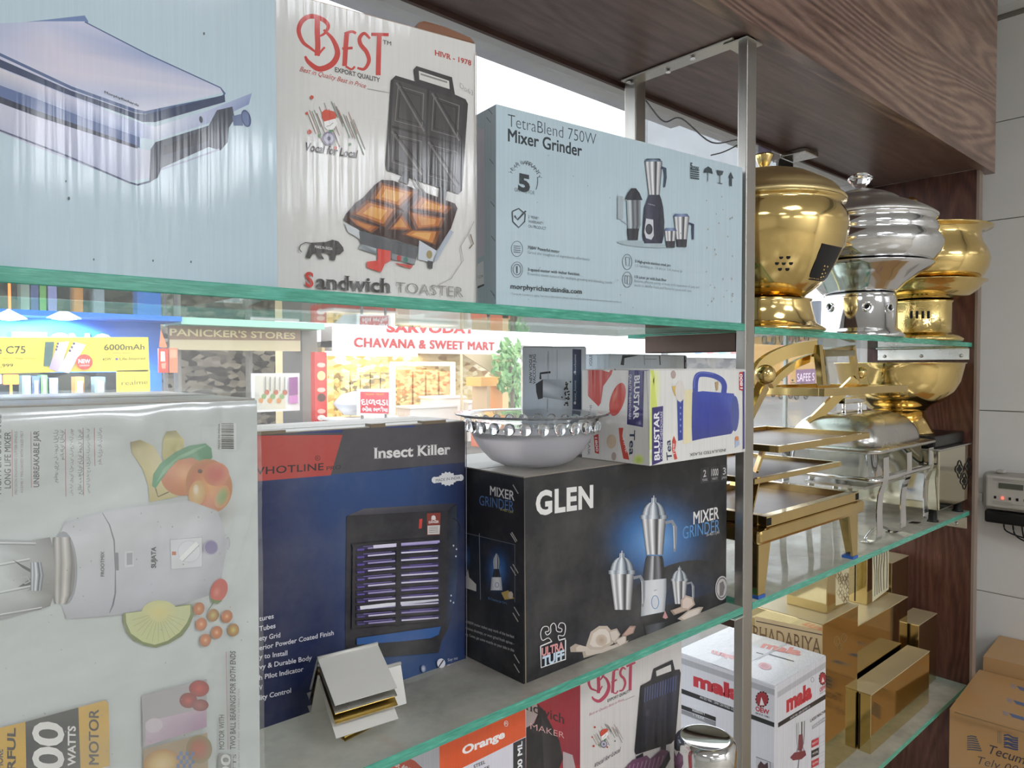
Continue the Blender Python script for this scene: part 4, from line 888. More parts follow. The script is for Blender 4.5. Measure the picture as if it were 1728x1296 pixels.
f.ell(108, 958, 22, 62, 'c9cbd0', -2, edge='9fa1a8'); f.ell(112, 958, 14, 52, '8d8a88', -2); f.cyl([(104, 906, 14), (106, 950, 16), (104, 1004, 14), (102, 1018, 10)], [(-1, '77746f'), (-.6, 'd9d5d0'), (-.2, '9a958f'), (.3, 'e6e2dc'), (1, '6b6661')])
f.grid([[(-60, 906), (0, 910), (50, 912), (84, 906)], [(-60, 930), (0, 932), (50, 940), (90, 930)], [(-60, 960), (0, 970), (50, 978), (92, 960)], [(-60, 1010), (0, 1004), (50, 1010), (90, 1004)], [(-60, 1056), (0, 1046), (50, 1032), (84, 1022)]],
       [['a9adad', 'b4b8b8', 'aeb0b0', '8b8a88'], ['d6dada', 'd3d8d8', 'b9bcbc', '9a9896'], ['c9cece', 'dde1e1', '9da09f', 'a5a3a0'], ['d9dddd', 'cfd4d4', 'bfc2c2', '93918e'], ['9fa3a3', 'a9adad', '9d9f9f', '7f7d7a']])
for (a, b) in (((-60, 914), (60, 916)), ((-60, 962), (50, 942)), ((-60, 1010), (60, 986)), ((-60, 1046), (70, 1024))): f.line([a, b], 1.4, 'f2f4f4'); f.line([(a[0], a[1] + 3), (b[0], b[1] + 3)], 1, '85898a')
f.poly([(20, 943), (36, 952), (52, 960), (52, 966), (38, 958)], '4f5052'); f.poly([(30, 990), (50, 976), (70, 970), (56, 988), (44, 998), (66, 984)], '5b5c5e'); f.cyl([(60, 948, 9), (62, 970, 11), (60, 996, 9)], METB); f.line([(34, 975), (44, 972), (50, 980), (42, 984), (36, 980)], 3, 'b4b7b7')
vt('FROOTMIX', 175, 972, 930, 6, '5a5a60', .02); vt('SUJATA', 262, 958, 922, 8, '4a4a52', .03)
f.poly([(286, 910), (340, 906), (340, 956), (288, 960)], 'e6e7ec'); f.line([(286, 910), (340, 906), (340, 956), (288, 960)], 1, 'b4b5bd', True); f.ell(318, 930, 20, 19, 'dcdde3'); f.ell(318, 930, 18, 17, 'eceef2'); f.line([(304, 944), (332, 916)], 8, 'ffffff'); f.line([(307, 947), (335, 919)], 1.2, 'b0b1b8')
f.poly([(289, 930), (296, 930), (296, 936), (289, 936)], 'd0805c'); f.ell(354, 923, 13, 13, 'b4aec4'); f.ell(355, 923, 10.5, 11, '8d80ac'); f.ell(383, 916, 4, 11, 'b9bac0'); f.poly([(378, 908), (385, 909), (385, 925), (378, 926)], 'c9cad0')
# pineapple, strawberry, grapes
f.poly([(207, 1034), (206, 1048), (212, 1066), (224, 1080), (244, 1088), (262, 1092), (284, 1085), (306, 1072), (318, 1056), (326, 1036), (322, 1018)], '7d8a54')
f.poly([(211, 1034), (212, 1050), (220, 1068), (240, 1082), (260, 1087), (282, 1080), (302, 1066), (314, 1050), (320, 1036), (320, 1020)], 'd3d79c'); f.glow(268, 1032, 30, 20, ['eadc8c', 'e2dc98', 'd6d89c'])
for k in range(13): a = R(12 + k * 13); f.line([(266 + 16 * math.cos(a), 1034 + 14 * math.sin(a)), (266 + 46 * math.cos(a), 1036 + 46 * math.sin(a))], .9, 'b9bd80')
f.ell(368, 995, 14, 20, 'cf5a4c', 20); f.glow(364, 998, 7, 10, ['e88a78', 'cf5a4c'], 20); f.poly([(354, 1008), (362, 1012), (374, 1012), (366, 1018), (356, 1016)], '6f8a4e'); f.line([(360, 1014), (350, 1028)], 1.4, '5d7a44')
for (x, y, q) in ((334, 1026, 0), (358, 1037, 1), (381, 1039, 0), (338, 1052, 0), (364, 1066, 0), (392, 1062, 1), (345, 1079, 0)): f.glow(x, y, 9.5, 11, ['f0c08c', 'd98a5c', 'c47a50', 'b8764c'] if not q else ['d6cc78', 'c4a85c', 'b88a50', 'a87c48'], 20)
# badge
f.poly([(0, 1226), (178, 1178), (182, 1184), (184, 1290), (-60, 1360), (-60, 1242)], 'b9b6b0')
f.poly([(-60, 1240), (42, 1216), (44, 1330), (-60, 1356)], 'dcb24e'); f.poly([(42, 1216), (131, 1192), (135, 1306), (44, 1332)], '45484a'); f.poly([(131, 1192), (176, 1180), (182, 1186), (184, 1290), (135, 1304)], 'dcb24e')
vt('MORE', 4, 1296, 1262, 11, TX, .03); vt('POWERFUL', 25, 1390, 1226, 14, '4a4640', .03); vt('900', 105, 1340, 1217, 52, 'f4f2ee', .025); vt('WATTS', 126, 1290, 1223, 13, 'f4f2ee', .03); vt('MOTOR', 165, 1288, 1195, 17, '4a4640', .018, )
f.poly([(238, 1172), (347, 1144), (347, 1225), (240, 1258)], 'b4b0b4'); f.grid([[(244, 1216), (346, 1192)], [(244, 1256), (347, 1224)]], [['d4c6d2', 'c9a9c2'], ['c9b4c6', 'b28aac']]); f.ell(258, 1222, 15, 12, 'd9ced8', -15); f.glow(334, 1160, 17, 14, ['d4605a', 'b84a48', '9a4440']); f.glow(316, 1180, 15, 13, ['cf5a54', 'a84442', '8a3a3a']); f.glow(336, 1188, 14, 10, ['b8605e', '8a4448'])
f.poly([(240, 1262), (348, 1234), (350, 1340), (240, 1360)], 'b09a7c'); f.glow(272, 1288, 32, 26, ['e6cf9c', 'd9bb80', 'b98a54'], -10); f.glow(334, 1262, 22, 24, ['c4705a', 'b0705a', '8f8a60']);
for k in range(6):
    for j in range(5):
        if (k + j) % 2: f.poly([(296 + k * 5, 1266 + j * 7), (301 + k * 5, 1265 + j * 7), (301 + k * 5, 1272 + j * 7), (296 + k * 5, 1273 + j * 7)], '6a80b0')
vt('MOTOR WITH', 376, 1262, 1204, 9, '3f3f42', .015); vt('TWO BALL BEARINGS FOR BOTH ENDS', 395, 1262, 1097, 9.5, '3f3f42', .015); vt('220-240V 50HZ 900 WATTS 30 MINUTES', 402, 1296, 1160, 3, '85858a'); f.line([(379, 1098), (382, 1262)], 1, 'b4787c')
f.poly([(366, 1268), (388, 1270), (388, 1330), (366, 1330)], '8b8d8c'); vt('900', 386, 1330, 1270, 16, 'e2e4e2', .02); vt('WATTS', 396, 1330, 1270, 6, '3f3f42')
for (a, b, w_) in (((-20, 884), (300, 790), 3), ((-20, 858), (280, 745), 2), ((170, 860), (380, 700), 1.5)): pass
rn = random.Random(3)
for k in range(60): f.ell(rn.uniform(0, 430), rn.uniform(860, 1290), rn.uniform(.6, 1.4), rn.uniform(.6, 1.6), 'a9a79c')
c.done()
# creased clear plastic wrapped round that carton
def wrap():
    t = NT('clear_wrap'); tr = t.n('ShaderNodeBsdfTransparent'); tr.inputs[0].default_value = (.96, .97, .96, 1); gl = t.n('ShaderNodeBsdfGlossy'); gl.inputs['Roughness'].default_value = .16
    df = t.n('ShaderNodeBsdfDiffuse'); df.inputs[0].default_value = (*lin('d2d2c8'), 1)
    mx = t.n('ShaderNodeMixShader'); mx.inputs[0].default_value = .12; t.l(tr.outputs[0], mx.inputs[1]); t.l(gl.outputs[0], mx.inputs[2])
    m2 = t.n('ShaderNodeMixShader'); t.l(t.ramp(t.noise(t.coord((1, 1, 3)), 9, 5), [(.35, (.02,) * 3), (.8, (.2,) * 3)]), m2.inputs[0]); t.l(mx.outputs[0], m2.inputs[1]); t.l(df.outputs[0], m2.inputs[2]); t.l(m2.outputs[0], t.out.inputs[0])
    return t.m
from mathutils import noise as mn
m = M(); nx, nz = 60, 60; W_, H_ = .363, .358; vs = []
for j in range(nz + 1):
    for i in range(nx + 1):
        x = -.002 + (W_ + .004) * i / nx; s = (H_ + .004 + .16) * j / nz
        # folds fan from the upper right corner
        dx, dz = W_ + .02 - x, H_ - min(s, H_); an = math.atan2(dz, dx + .001); rr_ = math.hypot(dx, dz)
        fold = (mn.noise(Vector((an * 9, rr_ * 1.5, 0))) * .006 + .006 * max(0, mn.noise(Vector((an * 16, .3, 2))))) * min(1, rr_ * 9)
        if s <= H_ + .004: vs.append((x, -.0035 - abs(fold), s))
        else: vs.append((x, (s - H_ - .004) - .002, H_ + .0045 + abs(fold) * 1.2 + .002))
m.add(vs, [(j * (nx + 1) + i, j * (nx + 1) + i + 1, (j + 1) * (nx + 1) + i + 1, (j + 1) * (nx + 1) + i) for j in range(nz) for i in range(nx)], smooth=True)
m.build('plastic_wrap', wrap(), c.root)

# --- insect killer carton
c = Carton('insect_killer_carton', 'dark blue carton with a red corner and a picture of an insect killer lamp', 'carton', .25, .738, Z2, .327, .118, .3145, 0, {'front': '1f2a58', 'left': '1c2650', 'top': 'aba296'}, CARDM, tapecol='9c9184')
f = c.face('front')
f.grid([[(300, 790), (435, 812), (560, 800), (680, 792), (785, 775)], [(300, 900), (435, 900), (560, 900), (680, 900), (785, 900)], [(300, 1050), (435, 1030), (560, 1040), (680, 1010), (785, 1010)], [(300, 1290), (435, 1238), (560, 1192), (680, 1150), (785, 1114)]],
       [['232c50', '262f58', '2c4c80', '2a4c80', '22294c'], ['20284c', '232b54', '284070', '284070', '20284a'], ['1f254a', '20284e', '1f2e58', '264878', '222e58'], ['1c2040', '1e2448', '1f2c58', '1e4c84', '1f3664']])
f.poly([(300, 735), (435, 723), (784, 711), (785, 780), (435, 812), (300, 822)], '4f4c50')
f.poly([(300, 740), (435, 735), (578, 734), (558, 802), (435, 812), (300, 824)], 'bf4a42')
f.poly([(499, 724), (578, 722), (578, 730), (505, 731)], '2e3f7a'); f.poly([(650, 717), (700, 715), (700, 721), (652, 722)], '2e3f7a')
f.line([(300, 738), (435, 728), (600, 719), (784, 710)], 2.5, '8f8478')
f.text('WHOTLINE', 420, 802, 546, 793, 13, '2c2226', .012, spacing=1.05); f.text('PRO', 551, 794, 575, 791, 7, '2c2226', .0); f.ring(536, 773, 4, 4, .9, '2c2226'); f.text('R', 534, 775, 538, 775, 4, '2c2226')
f.text('Insect Killer', 630, 774, 760, 766, 19, 'ece8e6', .028, serif=True)
for k in range(14): a = 2 * math.pi * k / 14; f.poly([(755 + 13 * math.cos(a + .22), 808 + 10 * math.sin(a + .22)), (755 + 16 * math.cos(a), 808 + 12.5 * math.sin(a)), (755 + 13 * math.cos(a - .22), 808 + 10 * math.sin(a - .22))], 'e6e6e6')
f.ell(755, 808, 13.5, 10.5, 'e6e6e6'); f.ell(733, 810, 5, 5.5, 'e6e6e6'); f.ell(777, 806, 5, 5.5, 'e6e6e6'); f.poly([(733, 805), (777, 801), (777, 811), (733, 815)], 'e6e6e6'); f.text('MADE IN INDIA', 735, 813, 776, 808, 5, '33343c', .0)
# device
f.poly([(768, 850), (771, 852), (770, 1000), (756, 1060), (740, 1090), (738, 1100), (584, 1112), (582, 1106), (584, 872), (614, 860)], '26232a')
f.quad((586, 870), (614, 858), (770, 849), (755, 861), '4c4a52', '5c5a62', '3a3942', '33323a'); f.poly([(586, 872), (755, 861), (754, 903), (584, 917)], '2b292e')
f.grid([[(755, 861), (770, 852)], [(754, 960), (772, 960)], [(750, 1072), (768, 1010)]], [['1f1f28', '39414c'], ['22242e', '2c3d56'], ['1b1d28', '2b4a78']])
f.poly([(720, 866), (743, 865), (742, 902), (720, 903)], '8b3a30'); f.poly([(721, 887), (742, 886), (741, 901), (721, 902)], 'd8d4d0'); f.text('DANGER', 723, 883, 740, 882, 4, 'f0e8e4', .03); f.ell(731, 873, 3.5, 3.5, 'f0e8e4'); f.line([(727, 878), (735, 875)], 1.2, 'f0e8e4'); f.line([(727, 875), (735, 878)], 1.2, 'f0e8e4')
for k in range(4): f.line([(723, 890 + k * 2.8), (739, 889 + k * 2.8)], .7, '6a5a58')
f.poly([(707, 876), (712, 875), (711, 891), (706, 892)], 'd4423a'); f.line([(764, 874), (772, 880), (776, 890), (774, 900)], 1.3, '14151c')
f.poly([(594, 920), (742, 908), (738, 1048), (592, 1062)], '17151c')
for k in range(11):
    y = 919 + k * 12.6
    vio = ('5a4a9c', '7a68c0', 'c9bfe6', 'ece8f6')
    f.line([(600, y + 6), (668, y + 1)], 7, '2e2850'); f.line([(674, y), (740, y - 5)], 7, '37305e')
    f.line([(620, y + 6), (666, y + 2)], 2.6, 'ddd6ee' if k % 2 else 'a9a0cc'); f.line([(676, y + 1), (738, y - 3)], 2.6, 'e6e0f4' if k % 3 else 'a498cc')
    f.line([(602, y + 9), (614, y + 8)], 3, '6a56b4'); f.line([(612, y + 3), (660, y - 1)], 1, '8f80c4'); f.line([(690, y - 3), (728, y - 6)], 1.2, '6f5cae')
f.line([(606, 1025), (666, 1018)], 6, 'eeeef6'); f.line([(674, 1017), (738, 1010)], 6, 'e6e6f2'); f.line([(628, 922), (668, 919)], 6, 'e2dcf2'); f.line([(674, 918), (740, 913)], 4, 'b9aede')
for k in range(12): y = 914 + k * 12.4; f.line([(592, y + 6), (741, y - 6)], 4.4, '26242a')
f.line([(671, 912), (669, 1056)], 8, '26242a'); f.line([(596, 920), (594, 1060)], 5, '26242a')
f.poly([(600, 1076), (742, 1056), (738, 1070), (724, 1076), (600, 1090)], '1f5a9e'); f.poly([(584, 1088), (744, 1076), (738, 1100), (592, 1112)], '1c1c24')
for (x, y) in ((763, 920), (768, 926), (767, 938), (759, 1004), (763, 1016), (758, 1013)): f.ell(x, y, 1.2, 1.6, 'dfe4ea')
for k, (s_, xe, y0, y1) in enumerate((('tures', 460, 1047, 1042), ('Tubes', 463, 1064, 1058), ('ety Grid', 471, 1080, 1074), ('erior Powder Coated Finish', 561, 1096, 1070), ('y to Install', 483, 1111, 1104), ('vy & Durable Body', 524, 1128, 1112), ('h Pilot Indicator', 510, 1146, 1131), ('V', 441, 1163, 1162), ('lity Control', 489, 1180, 1167))):
    f.text(s_, 435.5, y0, xe, y1, 8.5, 'e9e9f0', .015)
f.ell(742, 1118, 7, 8, 'e4e4ea'); f.line([(738, 1124), (746, 1112)], 2, '33344a'); f.text('Say no', 753, 1115, 770, 1111, 5, 'd0d0dc'); f.text('to insect', 752, 1124, 774, 1119, 5, 'd0d0dc')
f.line([(784, 712), (785, 1000), (785, 1115)], 1.8, '7b7c8c'); f.glow(712, 1127, 4, 6, ['cfd4dc', '6a7ca0']); f.line([(436, 1236), (560, 1194), (785, 1116)], 2, '4a5078')
c.done()
for (a, b, hh) in ((.185, .205, .004), (.26, .295, .003), (.0, .08, .002)):
    m = M(); m.box(a, b, -.001, .012, .3145, .3175 + hh * .4, 0, lin('7a6a54')); m.build('frayed_edge', CARDM, c.root)

# --- black mixer carton
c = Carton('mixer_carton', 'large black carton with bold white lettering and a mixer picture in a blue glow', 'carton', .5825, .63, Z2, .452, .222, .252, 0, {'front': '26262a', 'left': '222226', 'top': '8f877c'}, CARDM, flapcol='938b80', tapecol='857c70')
f = c.face('front')
f.grid([[(882, 810), (1237, 762)], [(884, 1000), (1236, 910)], [(886, 1160), (1235, 1040)]], [['2b2b2c', '28282b'], ['242428', '202024'], ['222226', '1a1a1f']])
f.glow(1106, 912, 112, 100, ['7fb0de', '5d93cc', '3d6ea6', '2b4a70', '262e3c', '252528'], -8)
f.glow(1150, 1010, 95, 60, ['1a3350', '1a2a44', '1e222c', '222226'], -20)
f.grid([[(885, 1120), (1000, 1056), (1236, 990)], [(886, 1158), (1000, 1118), (1235, 1038)]], [['202024', '1c1e2a', '1c1e26'], ['1a1a1e', '16161c', '141418']])
f.text('GLEN', 904, 869, 1001, 855, 40, 'eceae6', .038, spacing=1.08)
f.text('MIXER', 1170, 885, 1213, 875, 22, 'ece9e6', .014); f.text('GRINDER', 1152, 910, 1214, 896, 22, '5f9bd4', -.004); f.text('SA-4021 3 JAR', 1192, 905, 1214, 900, 5, 'd8d6d2')
for (x, a, b) in ((1182, '2', 'YEARS'), (1199, '1000', 'WATT'), (1215, '3', 'JARS')):
    y = 790 - (x - 1182) * .12; f.poly([(x, y), (x + 14, y - 2), (x + 14, y + 24), (x, y + 26)], '3d3d40'); w_ = 5 if len(a) == 1 else 12
    f.text(a, x + 7 - w_ / 2, y + 15, x + 7 + w_ / 2, y + 14, 12, 'e0dedc', .01); f.text(b, x + 2.5, y + 22, x + 11.5, y + 21, 4, 'd4d2d0')
def jar(cx, y0, s, sl=-.12):
    f.cyl([(cx, y0, .8 * s), (cx, y0 + 3 * s, 1 * s), (cx, y0 + 3.5 * s, 3.4 * s), (cx, y0 + 9 * s, 3.6 * s), (cx, y0 + 10 * s, 7 * s), (cx, y0 + 13 * s, 10.5 * s), (cx, y0 + 17 * s, 13.2 * s), (cx, y0 + 22 * s, 15 * s), (cx, y0 + 27 * s, 15.8 * s)], METB)
    f.cyl([(cx, y0 + 26 * s, 18 * s), (cx, y0 + 31 * s, 18 * s)], METB); f.cyl([(cx, y0 + 31 * s, 16 * s), (cx + s, y0 + 78 * s, 11 * s)], MET)
    f.line([(cx + 15 * s, y0 + 36 * s), (cx + 24 * s, y0 + 34 * s), (cx + 28 * s, y0 + 42 * s), (cx + 28 * s, y0 + 62 * s), (cx + 27 * s, y0 + 74 * s)], [4 * s, 4.5 * s, 5 * s, 4.5 * s, 3 * s], '8d9298')
    f.line([(cx + 26 * s, y0 + 40 * s), (cx + 27 * s, y0 + 70 * s)], 1.2 * s, 'd6dade')
jar(1103, 836, 1.28); f.cyl([(1104, 938, 13), (1104, 944, 15), (1103, 984, 20)], [(-1, '15151a'), (-.5, '5c5c62'), (-.2, 'd4d4d8'), (0, '2a2a2e'), (.4, '8a8a90'), (.7, '1c1c20'), (1, '0c0c10')])
f.cyl([(1104, 978, 20, -2), (1103, 1000, 21, -2), (1101, 1038, 20, -3)], [(-1, '9fa3aa'), (-.6, 'd6d9de'), (0, 'eceef0'), (.7, 'dadde2'), (1, '8f939a')]); f.poly([(1081, 1040), (1121, 1032), (1121, 1044), (1084, 1054)], '1c1c20')
f.ring(1105, 1016, 6, 11, 1.3, '6a96c8'); f.ell(1105, 1016, 4.6, 9, 'e2e5ea'); f.text('glen', 1103, 997, 1108, 996, 2.5, '6a6a70')
jar(1049, 929, 1.28); jar(1146, 955, .82)
f.cyl([(1106, 1052, 19, -4), (1105, 1082, 16, -4)], [(-1, '1c1c22'), (-.5, '4c4e56'), (.2, '5a5c64'), (1, '1a1a20')])
def blob(P, a, b): f.poly(P, b); q = [tuple(p_[i] + (sum(r[i] for r in P) / len(P) - p_[i]) * .25 for i in (0, 1)) for p_ in P]; f.poly(q, a)
blob([(961, 1092), (970, 1086), (984, 1090), (1000, 1092), (1040, 1088), (1060, 1080), (1058, 1092), (1020, 1110), (984, 1110), (982, 1100), (962, 1100)], 'd8cabb', 'b9a998')
blob([(988, 1090), (996, 1066), (1010, 1056), (1024, 1056), (1036, 1070), (1034, 1086), (1014, 1096), (996, 1096)], 'e6dace', 'cbbba9'); f.glow(1014, 1080, 10, 10, ['b89c84', 'd6c6b4'])
blob([(1026, 1064), (1040, 1060), (1046, 1070), (1038, 1086), (1030, 1082)], 'dccfc2', 'bfae9e'); blob([(1036, 1080), (1056, 1070), (1056, 1084), (1044, 1094)], 'e2d6ca', 'c4b4a4'); blob([(1048, 1072), (1062, 1056), (1072, 1056), (1068, 1068), (1054, 1074)], 'c9a698', 'a98878')
blob([(1130, 1030), (1146, 1024), (1160, 1020), (1158, 1030), (1136, 1038)], 'c9b2a0', 'a08a7a'); blob([(1148, 1012), (1156, 1004), (1168, 1008), (1172, 1020), (1160, 1030), (1148, 1028)], 'e2cfc2', 'c4ae9e'); blob([(1142, 1044), (1160, 1030), (1178, 1024), (1186, 1024), (1180, 1036), (1164, 1048), (1150, 1050)], 'e6d9cc', 'c9b8a8')
f.poly([(1117, 1042), (1121, 1030), (1126, 1042), (1122, 1044)], 'd49a9a')
f.ell(1217, 992, 11, 20.5, 'cfcac8', 4); f.ell(1217, 992, 9.4, 18, '5a5654', 4); f.ell(1217, 992, 8.4, 16, 'c9c4c2', 4); f.poly([(1213, 984), (1219, 980), (1222, 990), (1219, 1004), (1213, 1006)], '7a7472')
# strong-arm badge
f.line([(911, 1090), (912, 1126), (953, 1112), (953, 1079)], 2, 'ecebe9'); f.line([(911, 1090), (930, 1082)], 2, 'ecebe9'); f.line([(942, 1080), (953, 1077)], 2, 'ecebe9')
f.line([(q.x, q.y) for q in curve_pts([(930, 1082, 0), (924, 1076, 0), (914, 1080, 0), (911, 1068, 0), (915, 1058, 0), (923, 1057, 0), (925, 1064, 0), (919, 1066, 0), (922, 1071, 0), (928, 1066, 0), (928, 1056, 0), (933, 1051, 0), (937, 1056, 0), (938, 1064, 0), (945, 1066, 0), (947, 1061, 0), (941, 1058, 0), (944, 1051, 0), (951, 1052, 0), (953, 1060, 0), (950, 1072, 0), (941, 1072, 0), (942, 1080, 0)], 4)], 1.4, 'ecebe9')
f.text('ULTRA', 913, 1107, 950, 1095, 14, 'e8a0a0', .035); f.text('TUFF', 914, 1124, 951, 1111, 16, 'cfe2f0', .045)
f.line([(883, 810), (884, 960), (886, 1160)], 1.8, '8b7f6c')
f = c.face('left'); g = f
f.text('MIXER', 827, 835, 868, 845, 16, 'ece9e6', .014); f.text('GRINDER', 809, 852, 867, 863, 17, '5f86c0', -.004); f.text('SA-4021 3 JAR', 844, 861, 866, 866, 4, 'd4d080')
f.poly([(780, 898), (808, 904), (869, 918), (869, 1016), (810, 1012), (780, 1000)], '17202e'); f.glow(840, 962, 24, 44, ['5f9ad8', '3468a8', '1e3a60', '17202e']); f.glow(786, 940, 9, 26, ['5f9ad8', '2a5080', '17202e']); f.line([(809, 900), (811, 1012)], .8, 'aab0b8'); f.line([(780, 898), (869, 919), (869, 1016)], .8, '8a8f96')
f.cyl([(838, 934, 1), (838, 942, 5), (838, 948, 6), (838, 960, 5)], METB); f.cyl([(838, 960, 4), (838, 974, 7)], DARKM); f.cyl([(838, 974, 8), (838, 996, 10)], WHM); f.ring(839, 987, 3, 4, .8, '6a96c8'); f.poly([(846, 1000), (858, 996), (868, 1010), (852, 1012)], 'd0b060'); f.ell(862, 1004, 4, 6, 'e2d2bc'); f.poly([(786, 974), (790, 960), (792, 974), (804, 986), (804, 998), (786, 992)], 'dcd6d0')
f.text('SS Chutney Jar 0.4 L', 824, 1011, 856, 1020, 4, '6a9ad0')
for k, s_ in enumerate(('A 1000W motor makes easy work of the hardest', 'delicious chutneys, or even grind fresh spices -', 'way. Come, get some muscle on your side in this')): f.text(s_, 784, 1050 + k * 10.5, 868, 1077 + k * 11.5, 4.8, 'cfccc8', .01)
for (x, y) in ((866, 818), (862, 900), (864, 898), (862, 956), (866, 952), (868, 1024), (866, 1034), (868, 1104), (868, 1120)): f.line([(x, y), (x + 9, y + 15)], 1.5, 'c9c4bc')
c.done()

# --- blue and white flask carton on top
FT = Z2 + .252 + .0022
c = Carton('flask_carton', 'colourful flask carton with blue jug picture lying on the black mixer carton', 'carton', .770, .585, FT, .243, .122, .128, 0, {'front': 'e6e5e0', 'left': 'e6e2de', 'top': 'e2dfe0'}, CARD, tapecol='e6e0c8')
f = c.face('front')
f.glow(1102, 650, 16, 60, ['dfe870', 'e6ec9c', 'e6e9c9', 'e6e5e0']); f.poly([(1091, 622), (1103, 622), (1104, 634), (1098, 660), (1092, 720), (1091, 786), (1096, 786), (1100, 760), (1110, 690), (1104, 650)], 'd6e26a'); f.glow(1103, 770, 13, 12, ['c4da50', 'd6e48c', 'e6e5e0'])
f.poly([(1100, 688), (1119, 685), (1118, 778), (1100, 786)], '352a70')
f.text('BLUSTAR', 1113, 776, 1112, 694, 9, 'f2f0f4', .03, up=(-9, 1)); f.text('QUALITY THERMOWARE', 1118, 774, 1118, 694, 4.2, 'e6e4ee', .0, up=(-4, .4))
f.text('Tea', 1134, 776, 1131, 742, 13, '2c3a56', .02, up=(-9, 1)); f.poly([(1137, 735), (1141, 745), (1139, 760), (1143, 774), (1138, 776), (1134, 760), (1134, 744)], 'cf4a3c'); f.text('TIME', 1139, 768, 1138, 748, 3, 'ffffff', up=(-3, 0))
# jug picture (lying)
f.line([(q.x, q.y) for q in curve_pts([(1173, 662, 0), (1174, 642, 0), (1180, 632, 0), (1200, 633, 0), (1216, 640, 0), (1222, 650, 0), (1221, 664, 0)], 5)], 9, '3a4ca6'); f.line([(q.x, q.y) for q in curve_pts([(1171, 655, 0), (1173, 638, 0), (1182, 629, 0), (1204, 631, 0)], 5)], 1.6, '6a78c6')
f.grid([[(1168, 662), (1186, 660), (1210, 662), (1238, 664)], [(1167, 690), (1186, 690), (1215, 688), (1246, 690)], [(1167, 720), (1186, 718), (1215, 714), (1246, 710)], [(1168, 744), (1186, 740), (1210, 736), (1234, 732)]], [['3a4a9c', '3c50b4', '3a4eb0', '4a5ab0'], ['34449c', '2c3ea4', '2a3aa0', '5a6aba'], ['2e3e98', '2838a0', '26369a', '4454aa'], ['2a3688', '2a388e', '2c3a8c', '34428e']])
f.ell(1240, 698, 7, 30, '46559f', 0); f.poly([(1155, 658), (1168, 657), (1166, 746), (1153, 750)], 'ece2b4'); f.poly([(1142, 658), (1153, 656), (1152, 742), (1144, 744)], '33449a')
for k in range(7): f.ell(1148, 668 + k * 10, 1.2, 2, '8a96d0')
f.poly([(1133, 652), (1146, 650), (1146, 668), (1138, 668)], 'dcb85c'); f.ell(1147, 660, 8, 18, 'e2dcd4'); f.ell(1136, 632, 4, 7, 'b9a49c'); f.poly([(1247, 628), (1254, 627), (1254, 660), (1247, 658)], 'c63c30'); f.text('1800', 1253, 656, 1252, 631, 4, 'ffffff', .02, up=(-4.5, 0))
f.text('INSULATED FLASK', 1224, 757, 1163, 765, 5, '4a4a50', .0, up=(0, 5)); f.poly([(1240, 738), (1246, 736), (1248, 750), (1240, 756)], 'b9c4de'); f.ell(1243, 740, 3, 4, 'e08a4c'); f.poly([(1253, 627), (1256, 627), (1256, 757), (1253, 758)], '3a2f7c')
f.poly([(1206, 645), (1212, 643), (1211, 658), (1208, 660)], 'b99a6c')
f = c.face('left')
f.poly([(992, 618), (1034, 620), (1032, 632), (1018, 652), (1014, 680), (1010, 686), (992, 668)], 'cf3f30'); f.poly([(1016, 620), (1030, 621), (1028, 628), (1020, 626)], 'e8e4e0'); f.ell(1042, 674, 12, 29, 'd0402f', 16); f.glow(1038, 668, 4, 16, ['e88a70', 'd0402f'], 16)
f.poly([(1061, 622), (1087, 626), (1085, 721), (1058, 716)], '352a70'); f.text('BLUSTAR', 1071, 634, 1069, 708, 9, 'f2f0f4', .03, up=(9, -1)); f.text('QUALITY THERMOWARE', 1062, 632, 1061, 708, 3.6, 'e6e4ee', .0, up=(4, 0))
f.text('Tea', 1063, 726, 1062, 768, 12, '2c3a56', .02, up=(9, 0)); f.poly([(1044, 722), (1052, 722), (1050, 736), (1060, 766), (1062, 776), (1052, 774), (1046, 744)], 'cf4a3c'); f.text('TIME', 1050, 738, 1056, 764, 3, 'ffffff', up=(3.5, -1))
f.poly([(1002, 735), (1010, 732), (1011, 766), (1004, 764)], 'c63c30'); f.text('1800', 1004, 738, 1006, 762, 3.6, 'fff0f0', .02, up=(3.8, 0)); f.ell(1032, 745, 8, 12, 'dcc4a8'); f.ell(1036, 770, 4, 7, 'b9a49c'); f.glow(1078, 776, 12, 12, ['c4da50', 'd6e48c', 'e6e2de']); f.text('INSULATED FLASK', 995, 684, 992, 768, 3.4, '4a4a50', up=(4, 0))
f.line([(1091, 624), (1094, 700), (1097, 788)], 1.3, 'c9c6c4'); f.line([(992, 617), (1050, 621), (1091, 625), (1140, 622), (1256, 616)], 1.6, '5a4c98')
c.done()
# --- grey jug cartons behind
c = Carton('jug_carton', 'grey-blue vacuum jug carton standing behind the glass bowl', 'carton', .727, .789, FT, .096, .058, .162, R(-40), {'front': 'cdd5df', 'left': 'b9c2cf', 'top': '8f949c'}, CARD)
f = c.face('front')
f.quad((882, 588), (966, 589), (966, 702), (882, 702), 'c9d2de', 'dfe6ee', 'd6dde6', 'b9c3d2'); f.quad((966, 589), (981, 590), (981, 702), (966, 702), '46557a', '2a3450', '2a3450', '3c4a70')
f.text('NEW VOGUE', 898, 646, 898, 598, 5, '2b3040', .015, up=(-5, 0)); f.text('VACCUM JUG', 904, 648, 904, 598, 5, '2b3040', .015, up=(-5, 0))
f.grid([[(916, 640), (955, 640)], [(916, 656), (956, 657)], [(916, 670), (954, 676)]], [['9aa2ae', 'd6dbe2'], ['dfe3ea', 'b4bbc6'], ['8a929e', 'a9b0bc']]); f.poly([(904, 648), (916, 640), (916, 672), (908, 674), (905, 662)], '262a34'); f.line([(912, 640), (912, 630), (929, 628)], 3.5, '1e222c')
